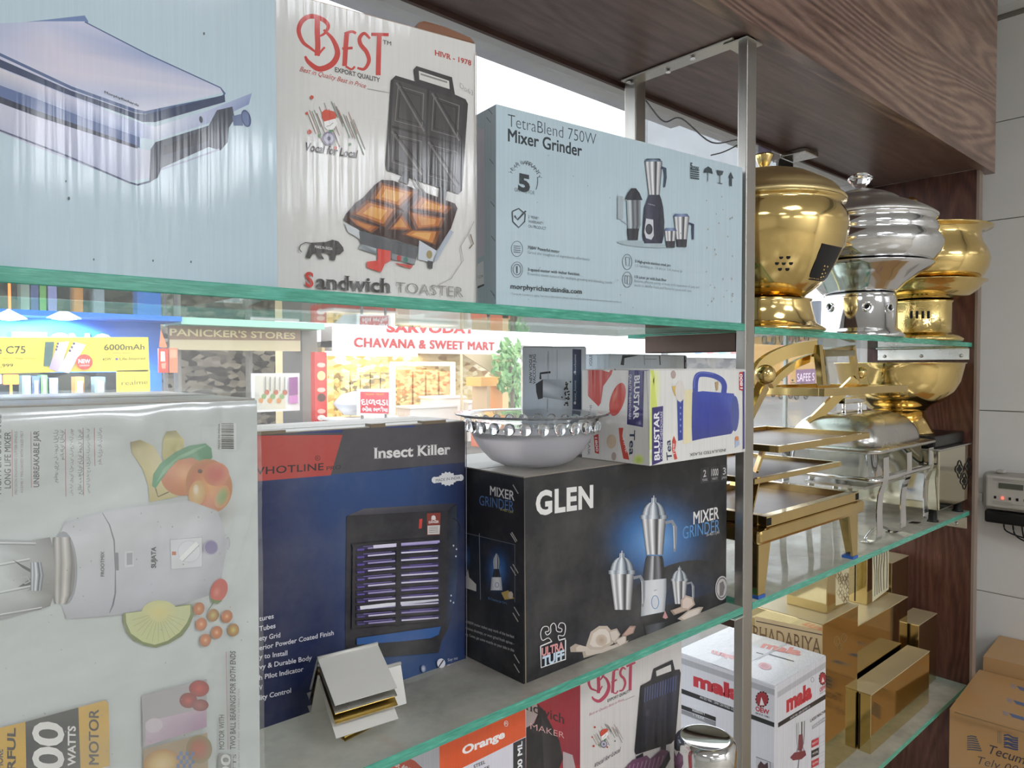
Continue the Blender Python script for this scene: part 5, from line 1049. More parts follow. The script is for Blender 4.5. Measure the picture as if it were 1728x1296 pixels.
rn = random.Random(2)
for k in range(34): f.ell(957 + rn.gauss(0, 2.4), rn.uniform(642, 684), 1.3, 1.5, '2e2420')
f.text('roxxhome', 972, 632, 972, 598, 3.6, 'dfe4ee', up=(-3.6, 0)); f.text('roxx_home', 972, 678, 972, 642, 3.6, 'dfe4ee', up=(-3.6, 0)); f.ell(970, 628, 2, 2.4, 'dfe4ee'); f.ell(970, 680, 2, 2.4, 'dfe4ee')
f.line([(925, 592), (925, 640)], .7, '7f8896'); f.line([(940, 590), (940, 640)], .6, '8a93a0'); f.line([(924, 672), (924, 694)], .8, '6a7382')
c.done()
c = Carton('jug_carton', 'grey vacuum jug carton partly hidden behind the colourful flask carton', 'carton', .806 + .065, .742, FT, .212, .052, .152, 0, {'front': 'd3dae0', 'left': 'c4cbd3', 'top': '8f949c'}, CARD)
f = c.face('front')
c.face('left').text('VOGUE', 999, 618, 999, 598, 5, '2b3040', .015, up=(-5, 0)); f.line([(1050, 616), (1052, 602), (1076, 597)], 6, '20242c'); f.line([(1087, 592), (1088, 616)], .9, '7a818a'); f.line([(1088, 606), (1108, 606)], .9, '7a818a'); f.line([(1113, 592), (1114, 616)], 2.4, '6a7078'); f.quad((1154, 592), (1160, 592), (1160, 640), (1154, 640), '1c2434', '33405c', '1c2434', '33405c'); f.text('roxx_home', 1158, 620, 1158, 596, 2.5, 'c9d0dc', up=(-2.5, 0))
c.done()

# ------------------------------------------------------------------ lowest shelf cartons
c = Carton('pot_carton', 'orange and white pot carton under the middle shelf', 'carton', .456, .63, Z3, .130, .136, .452, 0, {'front': 'dedce4', 'left': 'dcdae2', 'top': 'd8d6dc'}, CARD, tapecol='d0b4a4')
f = c.face('front')
f.poly([(738, 1254), (889, 1188), (889, 1242), (776, 1298), (738, 1312)], 'e0561f'); f.text('Orange', 780, 1274, 852, 1244, 14, 'f6f2f0', .04); f.ring(854, 1221, 3, 4.5, .8, 'f6f2f0'); f.text('R', 852, 1223, 856, 1222, 4, 'f6f2f0')
f.text('STEEL', 799, 1297, 819, 1288, 6, '26262c', .02); f.text('SAFE', 806, 1306, 826, 1297, 6, '26262c', .02); f.poly([(866, 1254), (887, 1244), (887, 1330), (866, 1330)], '26262c'); f.text('4000 ML', 881, 1318, 881, 1250, 8, 'f2f2f2', .03, up=(-8, 3)); f.line([(740, 1252), (741, 1330)], 1.5, 'b04a28'); f.line([(887, 1190), (888, 1300)], 1, 'f0ece8')
f = c.face('left'); f.poly([(620, 1292), (666, 1268), (700, 1284), (730, 1312), (620, 1320)], 'd0512c'); f.text('Hot pot 4000 ML', 640, 1280, 720, 1320, 10, 'f0dcd4', .03); f.poly([(625, 1240), (640, 1235), (700, 1268), (690, 1275)], 'c86a50')
c.done()
c = Carton('sandwich_maker_carton', 'red sandwich maker carton with a dark curved picture beside the orange pot carton', 'carton', .592, .645, Z3, .108, .16, .45, 0, {'front': 'a81c26', 'left': '8f1820', 'top': '9a2a2a'}, CARD)
f = c.face('front')
f.grid([[(888, 1190), (980, 1145)], [(888, 1300), (980, 1290)]], [['a81c26', '9a1c30'], ['b02028', '8a1830']])
f.poly([(888, 1184), (906, 1188), (908, 1204), (900, 1222), (888, 1228)], 'b0a09c'); f.poly([(908, 1190), (916, 1196), (944, 1250), (950, 1280), (944, 1296), (930, 1330), (888, 1330), (888, 1228), (902, 1220), (908, 1204)], '1b1719'); f.grid([[(914, 1210), (934, 1240)], [(918, 1300), (938, 1300)]], [['2e2a2c', '1b1719'], ['3a3638', '1b1719']])
f.text('Sandwich', 866, 1189, 953, 1222, 17, '2a0f12', .01, serif=True); f.text('MAKER', 895, 1230, 952, 1246, 11, 'd8a8a4', -.01); f.poly([(950, 1268), (966, 1274), (972, 1300), (950, 1300)], 'b4a8a8')
c.done()
c = Carton('grill_toaster_carton', 'white grill toaster carton with a raspberry logo and dark grill picture on the lowest shelf', 'carton', .7026, .65, Z3, .237, .19, .452, 0, {'front': 'd9d4d0', 'left': 'cfc9c6', 'top': 'd0cac4'}, CARDW)
f = c.face('front')
best_logo(f, 993, 1184, 1065, 1162, 50, 'b8405a'); f.text('TM', 1066, 1117, 1073, 1114, 4, '4c4c4c', .01)
f.text('EXPORT QUALITY', 1025, 1185, 1064, 1167, 5, '4a4a48', .02); f.text('Best in Quality Best in Price', 994, 1208, 1052, 1182, 5, 'b8606c', -.004, slant=1); f.line([(1053, 1182), (1071, 1174)], .8, 'a89a9a')
vocal(f, 1000, 1226, .5, .7, -.4); f.text('Vocal for Local', 1001, 1296, 1045, 1268, 9, '3a2a40', .0, slant=2)
f.poly([(1080, 1157), (1098, 1147), (1102, 1128), (1134, 1113), (1138, 1130), (1146, 1129), (1148, 1136), (1139, 1246), (1132, 1254), (1072, 1273), (1070, 1268)], '1c1b22'); f.poly([(1106, 1132), (1131, 1121), (1132, 1132), (1107, 1141)], 'd6d1cd')
f.grid([[(1086, 1160), (1144, 1138)], [(1080, 1262), (1134, 1244)]], [['272838', '2e2f48'], ['1e1e28', '201f2a']])
for k in range(13): x = 1088 + k * 4.3; f.line([(x, 1160 - k * 1.7), (x - 1.5, 1185 - k * 1.7)], 1.3, '4c5a8a')
f.poly([(1072, 1276), (1084, 1270), (1086, 1290), (1072, 1290)], '23222a'); f.poly([(1114, 1258), (1123, 1255), (1122, 1275), (1114, 1275)], '23222a')
f.poly([(1050, 1300), (1066, 1282), (1090, 1274), (1096, 1280), (1116, 1264), (1126, 1266), (1128, 1276), (1118, 1300), (1106, 1330), (1050, 1330)], '6d4460')
for k in range(9): f.line([(1062 + k * 7, 1290 - k * 2), (1056 + k * 7, 1312 - k * 2)], 1.4, 'a5809a')
f.poly([(1128, 1266), (1130, 1280), (1112, 1312), (1106, 1304)], '26242c')
c.done()
c = Carton('churn_carton', 'white lassi machine carton with red lettering and black bands on the lowest shelf', 'carton', 1.202, .632, Z3, .205, .215, .283, 0, {'front': 'd9d8dc', 'left': 'dcdbe2', 'top': 'e2e2e6'}, CARD, tapecol='cfcfd4')
RD = 'c2303c'
f = c.face('front')
f.poly([(1312, 1168), (1401, 1112), (1401, 1122), (1312, 1178)], 'b9b9bc')
f.poly([(1313, 1220), (1401, 1166), (1401, 1174), (1313, 1228)], '1f1d20')
f.text('mala', 1327, 1201, 1370, 1176, 27, RD, .06); f.ring(1371, 1147, 2.4, 4, .7, '6a6a70')
for k in range(12): a = 2 * math.pi * k / 12; f.ell(1388 + 5 * math.cos(a), 1145 + 9 * math.sin(a), 1.6, 2.4, '3a2024')
f.ell(1388, 1145, 5.2, 9.5, 'a8303a'); f.poly([(1386, 1152), (1388, 1142), (1391, 1150)], 'f0e8e8'); f.text('OEW', 1383, 1168, 1393, 1161, 7, RD, .03); f.text('SINCE 1981', 1383, 1172, 1394, 1166, 2.4, '4a4a50')
f.text('AN ISO 9001 : 2008 CERTIFIED CO.', 1333, 1214, 1367, 1193, 3.6, 'e6e6ea', .0)
f.text('LASSI MACHINE', 1367, 1219, 1397, 1199, 5.4, '2c2c32', .01); f.poly([(1370, 1225), (1398, 1205), (1398, 1212), (1370, 1231)], 'a5a5aa'); f.text('MADE IN INDIA', 1372, 1228, 1396, 1211, 3.4, 'e8e8ec')
f.cyl([(1351, 1218, 7, -2), (1351, 1240, 6.5, -1), (1350, 1256, 6, 0)], MET); f.poly([(1347, 1240), (1354, 1238), (1355, 1258), (1352, 1268), (1346, 1266)], '7a3a44'); f.line([(1346, 1262), (1344, 1272)], 1.2, '8a8a92'); f.line([(1354, 1260), (1358, 1270)], 1.2, '8a8a92'); f.poly([(1333, 1278), (1340, 1270), (1358, 1266), (1360, 1274), (1352, 1281), (1338, 1283)], '7d2f3a'); f.line([(1348, 1280), (1346, 1300)], 1, '55555c')
for k, cc in enumerate((RD, '26242a', RD)): y = 1250 + k * 17; f.poly([(1369, y), (1381, y - 6), (1381, y + 6), (1369, y + 12)], cc); f.line([(1382, y - 7), (1394, y - 14), (1394, y - 2), (1382, y + 5)], .7, 'b0b0b6', True); f.text(('BEST', 'MODEL', 'Q.FIX')[k], 1370, y + 7, 1380, y + 2, 3.4, 'f0f0f0')
f = c.face('left')
f.poly([(1150, 1110), (1313, 1166), (1313, 1176), (1150, 1120)], 'b4b4ba')
f.text('mala', 1170, 1156, 1252, 1184, 22, RD, .06)
f.poly([(1150, 1162), (1313, 1222), (1313, 1230), (1150, 1170)], '1f1d20'); f.text('AN ISO 9001 : 2008 CERTIFIED CO.', 1181, 1178, 1240, 1200, 4, 'e8e8ec')
for k in range(14): a = 2 * math.pi * k / 14; f.ell(1286 + 9.5 * math.cos(a), 1180 + 11.5 * math.sin(a), 2, 2.4, '2a1c20')
f.ell(1286, 1180, 10, 12, 'a82c38'); f.poly([(1282, 1190), (1285, 1176), (1290, 1190)], 'f0e8e8'); f.text('OEW', 1275, 1199, 1298, 1206, 8, RD, .03); f.text('SINCE 1981', 1275, 1204, 1298, 1212, 3, '3a3a40', .01)
f.poly([(1150, 1189), (1208, 1210), (1208, 1217), (1150, 1196)], '1f1d20'); f.poly([(1150, 1197), (1208, 1218), (1208, 1226), (1150, 1204)], '8a8a90'); f.text('WARRANTY', 1168, 1200, 1190, 1207, 4.4, 'f0f0f0', .01); f.text('1 YEAR', 1170, 1208, 1189, 1215, 4.4, 'f0f0f0', .0)
f.text('LASSI MACHINE', 1169, 1230, 1224, 1249, 6.5, '2c2c32', .01); f.text('make sure', 1169, 1250, 1184, 1254, 3.5, '7a7a80')
f.poly([(1276, 1276), (1312, 1290), (1312, 1330), (1276, 1330)], 'c9c8ce'); f.line([(1276, 1277), (1300, 1286), (1301, 1330)], 1, '3a3a40'); f.poly([(1279, 1292), (1284, 1284), (1290, 1290), (1296, 1286), (1298, 1330), (1279, 1330)], '4a2a30')
f = c.face('top')
f.text('mala', 1283, 1092, 1350, 1106, 12, 'd88a8e', .05, up=(8, -9)); f.line([(1276, 1101), (1288, 1104)], 1.4, '3a3a40'); f.line([(1298, 1104), (1340, 1116)], 1.4, '3a3a40'); f.text('alam', 1240, 1108, 1202, 1097, 8, 'dc9ca0', .05, up=(-4, 7)); f.ell(1291, 1124, 11, 5.5, 'dca0a6', 14); f.ell(1291, 1124, 7, 3.5, 'c88a92', 14)
f.line([(1276, 1113), (1330, 1086)], 1.6, 'bdbcc2'); f.line([(1313, 1163), (1350, 1138), (1400, 1110)], 2.5, '8a8078')
c.done()
# steel canister lid standing out at the bottom
cc = onY(1211, 1262, .553); cz = EYE - .53
t_ = empty('steel_canister', (cc.x, .553 + .02, Z3), 'round steel canister with a domed lid at the bottom edge before the lassi machine carton', 'canister')
zt_ = .305
m = M(); m.lathe([(.036, 0), (.0415, .004), (.0415, zt_ - .03), (.040, zt_ - .028)], n=48); m.build('body', STEELD, t_)
m = M(); m.lathe([(.0435, zt_ - .034), (.0445, zt_ - .032), (.0445, zt_ + .006), (.0425, zt_ + .014), (.037, zt_ + .019), (.034, zt_ + .0185), (.031, zt_ + .0165), (.001, zt_ + .0165)], n=48); m.build('lid', STEELP, t_)

# ------------------------------------------------------------------ kraft cartons at right (standing on the floor before the end panel)
c = Carton('cardboard_carton', 'brown cardboard carton with blue tape marks and handwriting, nearest at lower right', 'carton', 1.949, .57, EYE - 1.30, .315, .3, .464, 0, {'front': 'b98f5c', 'left': 'b58a58', 'top': 'c49c68'}, CARDM, flaps=False)
bpy.data.objects.remove(c.root)
kr = empty('cardboard_carton', (1.949, .57, 0), 'brown cardboard carton with blue tape marks and handwriting, nearest at lower right', 'carton', R(3.9))
m = M(); H_ = EYE - .836; W_, D_ = .315, -.46
m.box(0, W_, D_, 0, 0, H_, 0, lin('b58b58')); km = kr.location; kmat = Matrix.Translation((1.949, .57, 0)) @ Matrix.Rotation(R(3.9), 4, 'Z')
rot = kmat.to_3x3(); f = Face(kmat @ Vector((0, 0, 0)), None, None, rot @ Vector((-1, 0, 0)), m, kmat.inverted())
[f.line([(1632, 1243 + k * 3.6), (1640, 1242 + k * 3.8), (1648 + 1.5 * k, 1244 + k * 3.8)], 2.3, '54565e') for k in range(7)]; [f.line([(1684 + k * 2.6, 1233 + k * .6), (1684 + k * 2.6, 1254 + k * .6)], 1, '7c6c54') for k in range(3)]; [f.line([(1694, 1241 + k * 3.8), (1701, 1240 + k * 3.8 + 2 * (k % 2)), (1710, 1245 + k * 3.8), (1718, 1246 + k * 3.8)], 2.9, '3a4668') for k in range(6)]
f.text('Tecumseh', 1665, 1270, 1760, 1300, 14, '3a3540', .004, slant=6); f.text('Tely 0014', 1646, 1288, 1740, 1312, 13, '3a3540', -.01, slant=5)
f = Face(kmat @ Vector((0, 0, H_)), None, None, Vector((0, 0, 1)), m, kmat.inverted())
for (x, y) in ((1716, 1158), (1710, 1182), (1703, 1204)): [f.line([(x + k * 1.5, y + k * 1.8), (x + 10 + k * 1.5, y + 3 + k * 1.8), (x + 24 + k, y + 7 + k * 1.8)], 1.5, '50628c') for k in range(4)]; [f.line([(x - 11, y - 4 + k * 2.4), (x - 2, y - 1 + k * 2.4)], 1.2, '8288a0') for k in range(3)]
f.line([(1611, 1202), (1680, 1222), (1728, 1236)], 2, '8a6a40')
m.build('body', CARDM, kr)
k2 = empty('cardboard_carton', (2.275, .585, 0), 'plain brown cardboard carton standing behind the handwritten one by the tiled wall', 'carton', R(3.9))
m = M(); m.box(0, .215, -.46, -.0, 0, EYE - .80, 0, lin('bd9460')); m.build('body', CARDM, k2)
m = M(); m.box(0, .215, -.232, -.228, EYE - .7998, EYE - .7985, 0, lin('a98454')); m.box(0, .215, -.46, -.25, EYE - .7998, EYE - .7988, 0, lin('c09a66')); m.build('flap', CARDM, k2)
# ------------------------------------------------------------------ metal ware, upper shelf
SZ = Z1 - .0035
def P_(D, prof, v0=620): return [(r * D / 1200, (v0 - v) / 1200 * D + EYE - SZ) for r, v in prof]
def at_floor(prof): z0 = prof[0][1]; return [(r, max(z - z0, 0) if i < 1 else z - z0 if False else z) for i, (r, z) in enumerate(prof)]
# gold pot
D = 1.336; px, py = 1.244, .684
t = empty('food_pot', (px, py, SZ), 'round gold food pot with a black label, first of the three on the upper shelf', 'food pot')
m = M(); m.lathe([(.108, 0), (.110, .003), (.104, .008), (.094, .014), (.091, .020), (.084, .052), (.086, .058)], n=72); m.build('pedestal', BRASS, t)
body = [(.060, .058), (.072, .062), (.082, .0705), (.1047, .0894), (.1236, .1205), (.1405, .155), (.1475, .186), (.1455, .205), (.138, .220), (.134, .2265), (.1355, .229), (.141, .231), (.142, .2335)]
m = M(); m.lathe(body, n=96); bd = m.build('bowl', BRASS, t)
m = M(); m.lathe([(.142, .2336), (.1425, .238), (.139, .243), (.1345, .246), (.131, .252), (.122, .262), (.108, .271), (.100, .2745), (.0985, .2765), (.094, .279), (.080, .287), (.062, .293), (.035, .298), (.008, .300)], n=96); m.build('lid', metal('brass_satin', 'e2cb94', .33, (1, 1, 1), .02, 14), t)
m = M(); m.lathe([(.007, .300), (.007, .306), (.010, .312), (.017, .328), (.0165, .331), (.004, .333)], n=24); m.build('knob', BRASS, t)
def on_bowl(px_, py_, prof, u, v):
    """point on the turned body seen at pixel (u, v), local to the pot"""
    d = ray(u, v).normalized(); p = CP.copy(); k = .5
    while k < 3:
        q = CP + d * k; z = q.z - SZ
        for i in range(len(prof) - 1):
            if prof[i][1] <= z <= prof[i + 1][1]:
                r = prof[i][0] + (prof[i + 1][0] - prof[i][0]) * (z - prof[i][1]) / max(1e-6, prof[i + 1][1] - prof[i][1])
                if math.hypot(q.x - px_, q.y - py_) <= r: return Vector((q.x - px_, q.y - py_, z))
        k += .0008
    return None
def decal(px_, py_, prof, outline, mat, name, parent, off=.0012, n=8):
    """curved label: quad outline in pixels subdivided and laid on the body"""
    a, b, c_, d_ = outline; vs = []
    for j in range(n + 1):
        for i in range(n + 1):
            s, tt = i / n, j / n
            u = (a[0] * (1 - s) + b[0] * s) * (1 - tt) + (d_[0] * (1 - s) + c_[0] * s) * tt; v = (a[1] * (1 - s) + b[1] * s) * (1 - tt) + (d_[1] * (1 - s) + c_[1] * s) * tt
            p = on_bowl(px_, py_, prof, u, v)
            if p is None: p = vs[-1] if vs else Vector((0, 0, .1))
            else: p = p + Vector((p.x, p.y, 0)).normalized() * off
            vs.append(p)
    m = M(); m.add(vs, [(j * (n + 1) + i, j * (n + 1) + i + 1, (j + 1) * (n + 1) + i + 1, (j + 1) * (n + 1) + i) for j in range(n) for i in range(n)], smooth=True)
    return m.build(name, mat, parent)
decal(px, py, body, [(1387, 411), (1420, 418), (1391, 476), (1363, 472)], plain('black_sticker', '0c0c0c', .45), 'sticker', t)
for (u, v) in ((1318, 434), (1330, 434), (1311, 444), (1322.5, 444), (1334.5, 444), (1316, 454), (1328.5, 454)):
    p = on_bowl(px, py, body, u, v)
    if p:
        nrm = Vector((p.x, p.y, 0)).normalized(); m = M(); a = nrm.cross(Vector((0, 0, 1))).normalized(); b = Vector((0, 0, 1))
        vs = [p + nrm * .0012 + a * (.0034 * math.cos(k * math.pi / 6)) + b * (.0034 * math.sin(k * math.pi / 6)) for k in range(12)]; m.prism(vs, -nrm * .002); m.build('vent_hole', BLACKM, t)
for k, (u, v) in enumerate(((1389, 455), (1395, 450), (1386, 462), (1391, 461), (1384, 468), (1388, 467), (1390, 449))):
    p = on_bowl(px, py, body, u, v)
    if p: m = M(); nrm = Vector((p.x, p.y, 0)).normalized(); m.sphere(p + nrm * .0012, .0016, 8); m.build('sticker_hole', BRASS, t)
# silver pot
px, py = 1.652, .676
t = empty('food_pot', (px, py, SZ), 'round silver food pot with a glass knob, second of the three on the upper shelf', 'food pot')
base = [(.092, 0), (.094, .004), (.086, .012), (.084, .016), (.078, .020), (.077, .085), (.075, .096)]
m = M(); m.lathe(base, n=72); m.build('pedestal', STEELP, t)
for (u, v) in ((1401, 518), (1463, 517), (1501, 519)):
    p = on_bowl(px, py, base, u, v)
    if p:
        nrm = Vector((p.x, p.y, 0)).normalized(); a = nrm.cross(Vector((0, 0, 1))).normalized(); b = Vector((0, 0, 1)); m = M()
        m.tube([p + nrm * .002 + a * (.0085 * math.cos(k * math.pi / 8)) + b * (.0085 * math.sin(k * math.pi / 8)) for k in range(16)], .0022, 8, closed=True)
        m.prism([p + nrm * .001 + a * (.005 * math.cos(k * math.pi / 6)) + b * (.005 * math.sin(k * math.pi / 6)) for k in range(12)], -nrm * .001, 1)
        m.build('vent_ring', [STEELP, BLACKM], t)
m = M(); m.lathe([(.070, .096), (.079, .103), (.092, .118), (.118, .137), (.138, .150), (.147, .157), (.148, .159), (.140, .160), (.137, .159)], n=96); m.build('water_pan', STEELP, t)
m = M(); m.lathe([(.137, .1602), (.146, .166), (.1575, .180), (.1645, .196), (.165, .206), (.159, .217), (.1525, .223), (.154, .228), (.155, .235), (.151, .245), (.1475, .250), (.150, .254), (.153, .2575)], n=96); m.build('bowl', STEELP, t)
m = M(); m.lathe([(.153, .2577), (.154, .262), (.147, .268), (.138, .2745), (.122, .284), (.100, .294), (.082, .3015), (.079, .304), (.0775, .3065), (.070, .312), (.054, .320), (.032, .3275), (.01, .331)], n=96); m.build('lid', metal('satin_lid', 'dad8d4', .34, (1, 1, 1), .03, 25), t)
def crystal():
    q = NT('clear_crystal'); b = q.bsdf((1, 1, 1), .02, 0, .5, 1.0, 1.5); return q.m
m = M(); m.lathe([(.010, .331), (.010, .334), (.0255, .354), (.0262, .358), (.016, .366), (.001, .3675)], n=10, smooth=False); m.build('knob', crystal(), t)
# second gold pot
px, py = 1.990, .668
t = empty('food_pot', (px, py, SZ), 'hammered gold food pot with a wide flat rim, nearest the wooden end panel', 'food pot')
base = [(.100, 0), (.102, .005), (.090, .014), (.082, .018), (.076, .022), (.076, .094), (.080, .100)]
m = M(); m.lathe(base, n=72); m.build('pedestal', BRASSH, t)
for k in range(4):
    p = on_bowl(px, py, base, 1538 + k * 9.5, 531)
    if p:
        nrm = Vector((p.x, p.y, 0)).normalized(); a = nrm.cross(Vector((0, 0, 1))).normalized(); b = Vector((0, 0, 1)); m = M()
        m.prism([p + nrm * .0015 + a * s * .0028 + b * s2 * .009 for s, s2 in ((-1, -1), (1, -1), (1, 1), (-1, 1))], -nrm * .001); m.build('vent_slot', BLACKM, t)
m = M(); m.lathe([(.060, .100), (.084, .104), (.112, .112), (.132, .128), (.142, .143), (.150, .1455), (.151, .147), (.138, .147)], n=96); m.build('water_pan', BRASS, t)
m = M(); m.lathe([(.128, .148), (.142, .160), (.152, .180), (.1555, .200), (.150, .222), (.140, .240), (.135, .258), (.136, .270), (.150, .2755), (.160, .2765), (.160, .279), (.135, .280)], n=96); m.build('bowl', BRASS, t)
m = M(); m.lathe([(.135, .2802), (.115, .284), (.100, .289), (.075, .300), (.045, .311), (.02, .317), (.01, .318)], (-.016, .014, 0), n=96); m.build('lid', metal('brass_lid', 'cdb278', .28), t)
m = M(); m.lathe([(.007, .318), (.006, .340)], (-.016, .014, 0), n=16); m.sphere((-.016, .014, .352), .0165, 24); m.build('knob', BRASS, t)

# ------------------------------------------------------------------ middle shelf, right bay
def frame(m, x0, x1, y0, y1, z0, h, w_, mat=0):
    m.box(x0, x1, y0, y0 + w_, z0, z0 + h, mat); m.box(x0, x1, y1 - w_, y1, z0, z0 + h, mat); m.box(x0, x0 + w_, y0 + w_, y1 - w_, z0, z0 + h, mat); m.box(x1 - w_, x1, y0 + w_, y1 - w_, z0, z0 + h, mat)
t = empty('riser_table', (1.075, .592, Z2), 'low brass table with thick rounded frame and flaring legs wrapped in film', 'display stand')
LX, LY = .415, .255
m = M(); frame(m, 0, LX, 0, LY, .092, .026, .030); m.build('frame', BRASSD, t, bevel=.007)
m = M(); m.box(.03, LX - .03, .03, LY - .03, .1, .112); m.build('table_board', TRAYIN, t)
for (x, y, sx, sy) in ((.012, .010, 1, 1), (LX - .012, .010, -1, 1), (.012, LY - .010, 1, -1), (LX - .012, LY - .010, -1, -1)):
    m = M(); a, b = .040, .021
    top = [(x, y), (x + sx * a, y), (x + sx * a, y + sy * .004), (x + sx * .004, y + sy * .004), (x + sx * .004, y + sy * a), (x, y + sy * a)]
    bot = [(x, y), (x + sx * b, y), (x + sx * b, y + sy * .004), (x + sx * .004, y + sy * .004), (x + sx * .004, y + sy * b), (x, y + sy * b)]
    vs = [(p[0], p[1], .003) for p in bot] + [(p[0], p[1], .0915) for p in top]
    m.add(vs, [(i, (i + 1) % 6, (i + 1) % 6 + 6, i + 6) for i in range(6)] + [(0, 1, 2, 3), (0, 3, 4, 5), (6, 7, 8, 9), (6, 9, 10, 11)])
    lg = m.build('leg', BRASSD, t)
    m = M(); q = [min(x, x + sx * b) - .001, max(x, x + sx * b) + .001, min(y, y + sy * b) - .001, max(y, y + sy * b) + .001]
    m.box(q[0], q[1], q[2], q[3], .0002, .006); m.build('blue_tape', plain('blue_tape', '2f62b4', .4), lg)
TT = Z2 + .1182
t = empty('tray_riser', (1.10, .60, TT), 'brass riser of stacked square trays with curved arms and ball ends', 'display stand')
def tray(z, x0, x1, y0, y1, h, w_, nm='tray'):
    m = M(); frame(m, x0 - 1.10, x1 - 1.10, y0 - .6, y1 - .6, z - TT, h, w_); o = m.build(nm, BRASSD, t, bevel=.0008)
    m = M(); m.box(x0 - 1.10 + w_ + .0002, x1 - 1.10 - w_ - .0002, y0 - .6 + w_ + .0002, y1 - .6 - w_ - .0002, z - TT + .001, z - TT + .003); m.build('board', TRAYIN, o); return o
o = tray(TT + .0002, 1.105, 1.468, .597, .84, .018, .017, 'tray')
for (x, y) in ((1.105, .597), (1.468, .597)):
    m = M(); m.box(x - 1.10 - (.0004 if x < 1.2 else .014), x - 1.10 + (.014 if x < 1.2 else .0004), y - .6 - .0004, y - .6 + .0004, .003, .0155); m.build('tube_end', BLACKM, o)
z2 = EYE - .192; tray(z2, 1.03 + .04, 1.395, .60, .83, .009, .009)
z3 = EYE - .141; tray(z3, 1.106, 1.470, .577, .80, .0115, .007)
z4 = EYE - .0545
m = M(); frame(m, 1.32 - 1.10, 1.735 - 1.10, 0.0, .215, z4 - TT, .015, .012); m.build('top_frame', BRASS, t, bevel=.0008)
def bar(P, w_, h_, nm, mat=BRASS, par=t):
    m = M(); L0 = par.location; m.tube([Vector(p) - L0 for p in P], 0, shape=[(-w_ / 2, -h_ / 2), (w_ / 2, -h_ / 2), (w_ / 2, h_ / 2), (-w_ / 2, h_ / 2)], smooth=False); return m.build(nm, mat, par)
# connectors between the trays
for (x, y) in ((1.13, .64), (1.15, .80), (1.36, .80)):
    bar([(x - .015, y, TT + .018), (x + .01, y, z2)], .022, .004, 'tray_support', BRASSD); bar([(x + .012, y, z2 + .009), (x + .022, y - .01, z3)], .022, .004, 'tray_support', BRASSD)
# slanting legs rising from the third tray, with balls
pa, pb = onY(1366, 712, .775), onY(1443, 640, .70)
bar([pa + Vector((0, 0, -.004)), pb], .016, .020, 'slanted_leg')
pc, pd = onY(1262, 700, .62), onY(1288, 650, .63)
bar([pc, pd], .016, .018, 'slanted_leg')
for (u, v, Y, r) in ((1291.5, 632, .615, .0172), (1451, 629, .70, .0150)):
    p = onY(u, v, Y) - t.location; m = M(); m.sphere(p, r, 32); m.build('ball', BRASS, t)
# curved arms
A = [onY(u, v, y) for u, v, y in ((1268, 646, .66), (1284, 618, .655), (1310, 601, .645), (1342, 590, .632), (1376, 584.5, .62))]
bar(curve_pts(A, 5), .010, .024, 'curved_arm')
A = [onY(u, v, y) for u, v, y in ((1300, 650, .66), (1318, 632, .655), (1345, 613, .645), (1376, 601, .63))]
bar(curve_pts(A, 5), .010, .014, 'curved_arm')
A = [onY(u, v, y) for u, v, y in ((1394, 594, .68), (1415, 589, .69), (1438, 585.5, .70))]
bar(curve_pts(A, 4), .010, .008, 'curved_arm')
# upright end frame
for (u0, v0, u1, v1, Y, Y1) in ((1380, 583, 1387, 650, .617, .606), (1437, 584, 1445, 648, .70, .70)):
    bar([onY(u0, v0, Y), onY(u1, v1, Y1)], .015, .012, 'upright')
bar([onY(1386, 596, .614), onY(1438, 596, .698)], .012, .013, 'cross_bar', BRASS)
bar([onY(1391, 600, .617), onY(1397, 650, .606)], .006, .006, 'upright', STEELD)

# chafing dish
cx0, cx1, cy0, cy1 = 1.585, 1.938, .605, .845
t = empty('chafing_dish', (cx0, cy0, Z2), 'rectangular steel chafing dish with domed lid and strap legs', 'chafing dish')
W_, D_ = cx1 - cx0, cy1 - cy0
def rrect(x0, x1, y0, y1, r, n=6):
    P = []
    for (cx_, cy_, a0) in ((x1 - r, y1 - r, 0), (x0 + r, y1 - r, 90), (x0 + r, y0 + r, 180), (x1 - r, y0 + r, 270)):
        for k in range(n + 1): a = R(a0 + 90 * k / n); P.append((cx_ + r * math.cos(a), cy_ + r * math.sin(a)))
    return P
def loft(m, secs, mat=0, cap=(True, True)):
    n = len(secs[0][0]); vs = [(p[0], p[1], z) for P, z in secs for p in P]
    m.add(vs, [(j * n + i, j * n + (i + 1) % n, (j + 1) * n + (i + 1) % n, (j + 1) * n + i) for j in range(len(secs) - 1) for i in range(n)], mat, smooth=True)
    if cap[0]: m.add([(p[0], p[1], secs[0][1]) for p in secs[0][0]], [tuple(range(n))], mat)
    if cap[1]: m.add([(p[0], p[1], secs[-1][1]) for p in secs[-1][0]], [tuple(range(n))], mat)
zl = .2035
m = M(); secs = []
for k in range(9):
    a = R(90 * k / 8); ins = .018 + .062 * (1 - math.cos(a)); secs.append((rrect(ins, W_ - ins, ins, D_ - ins, .045), zl + .008 + .068 * math.sin(a)))
loft(m, [(rrect(-.004, W_ + .004, -.004, D_ + .004, .03), zl), (rrect(-.006, W_ + .006, -.006, D_ + .006, .03), zl + .003), (rrect(-.003, W_ + .003, -.003, D_ + .003, .03), zl + .006), (rrect(.018, W_ - .018, .018, D_ - .018, .035), zl + .008)] + secs)
m.build('lid', STEELD, t)
hd = None
m = M(); hx, hy, hz = W_ / 2 - .02, D_ / 2, zl + .075
for s in (-1, 1): m.tube([(hx + s * .045, hy, hz - .003), (hx + s * .045, hy, hz + .024)], .005, 12)
m.box(hx - .058, hx + .058, hy - .009, hy + .009, hz + .022, hz + .036); m.build('handle', CHROME, t, bevel=.002)
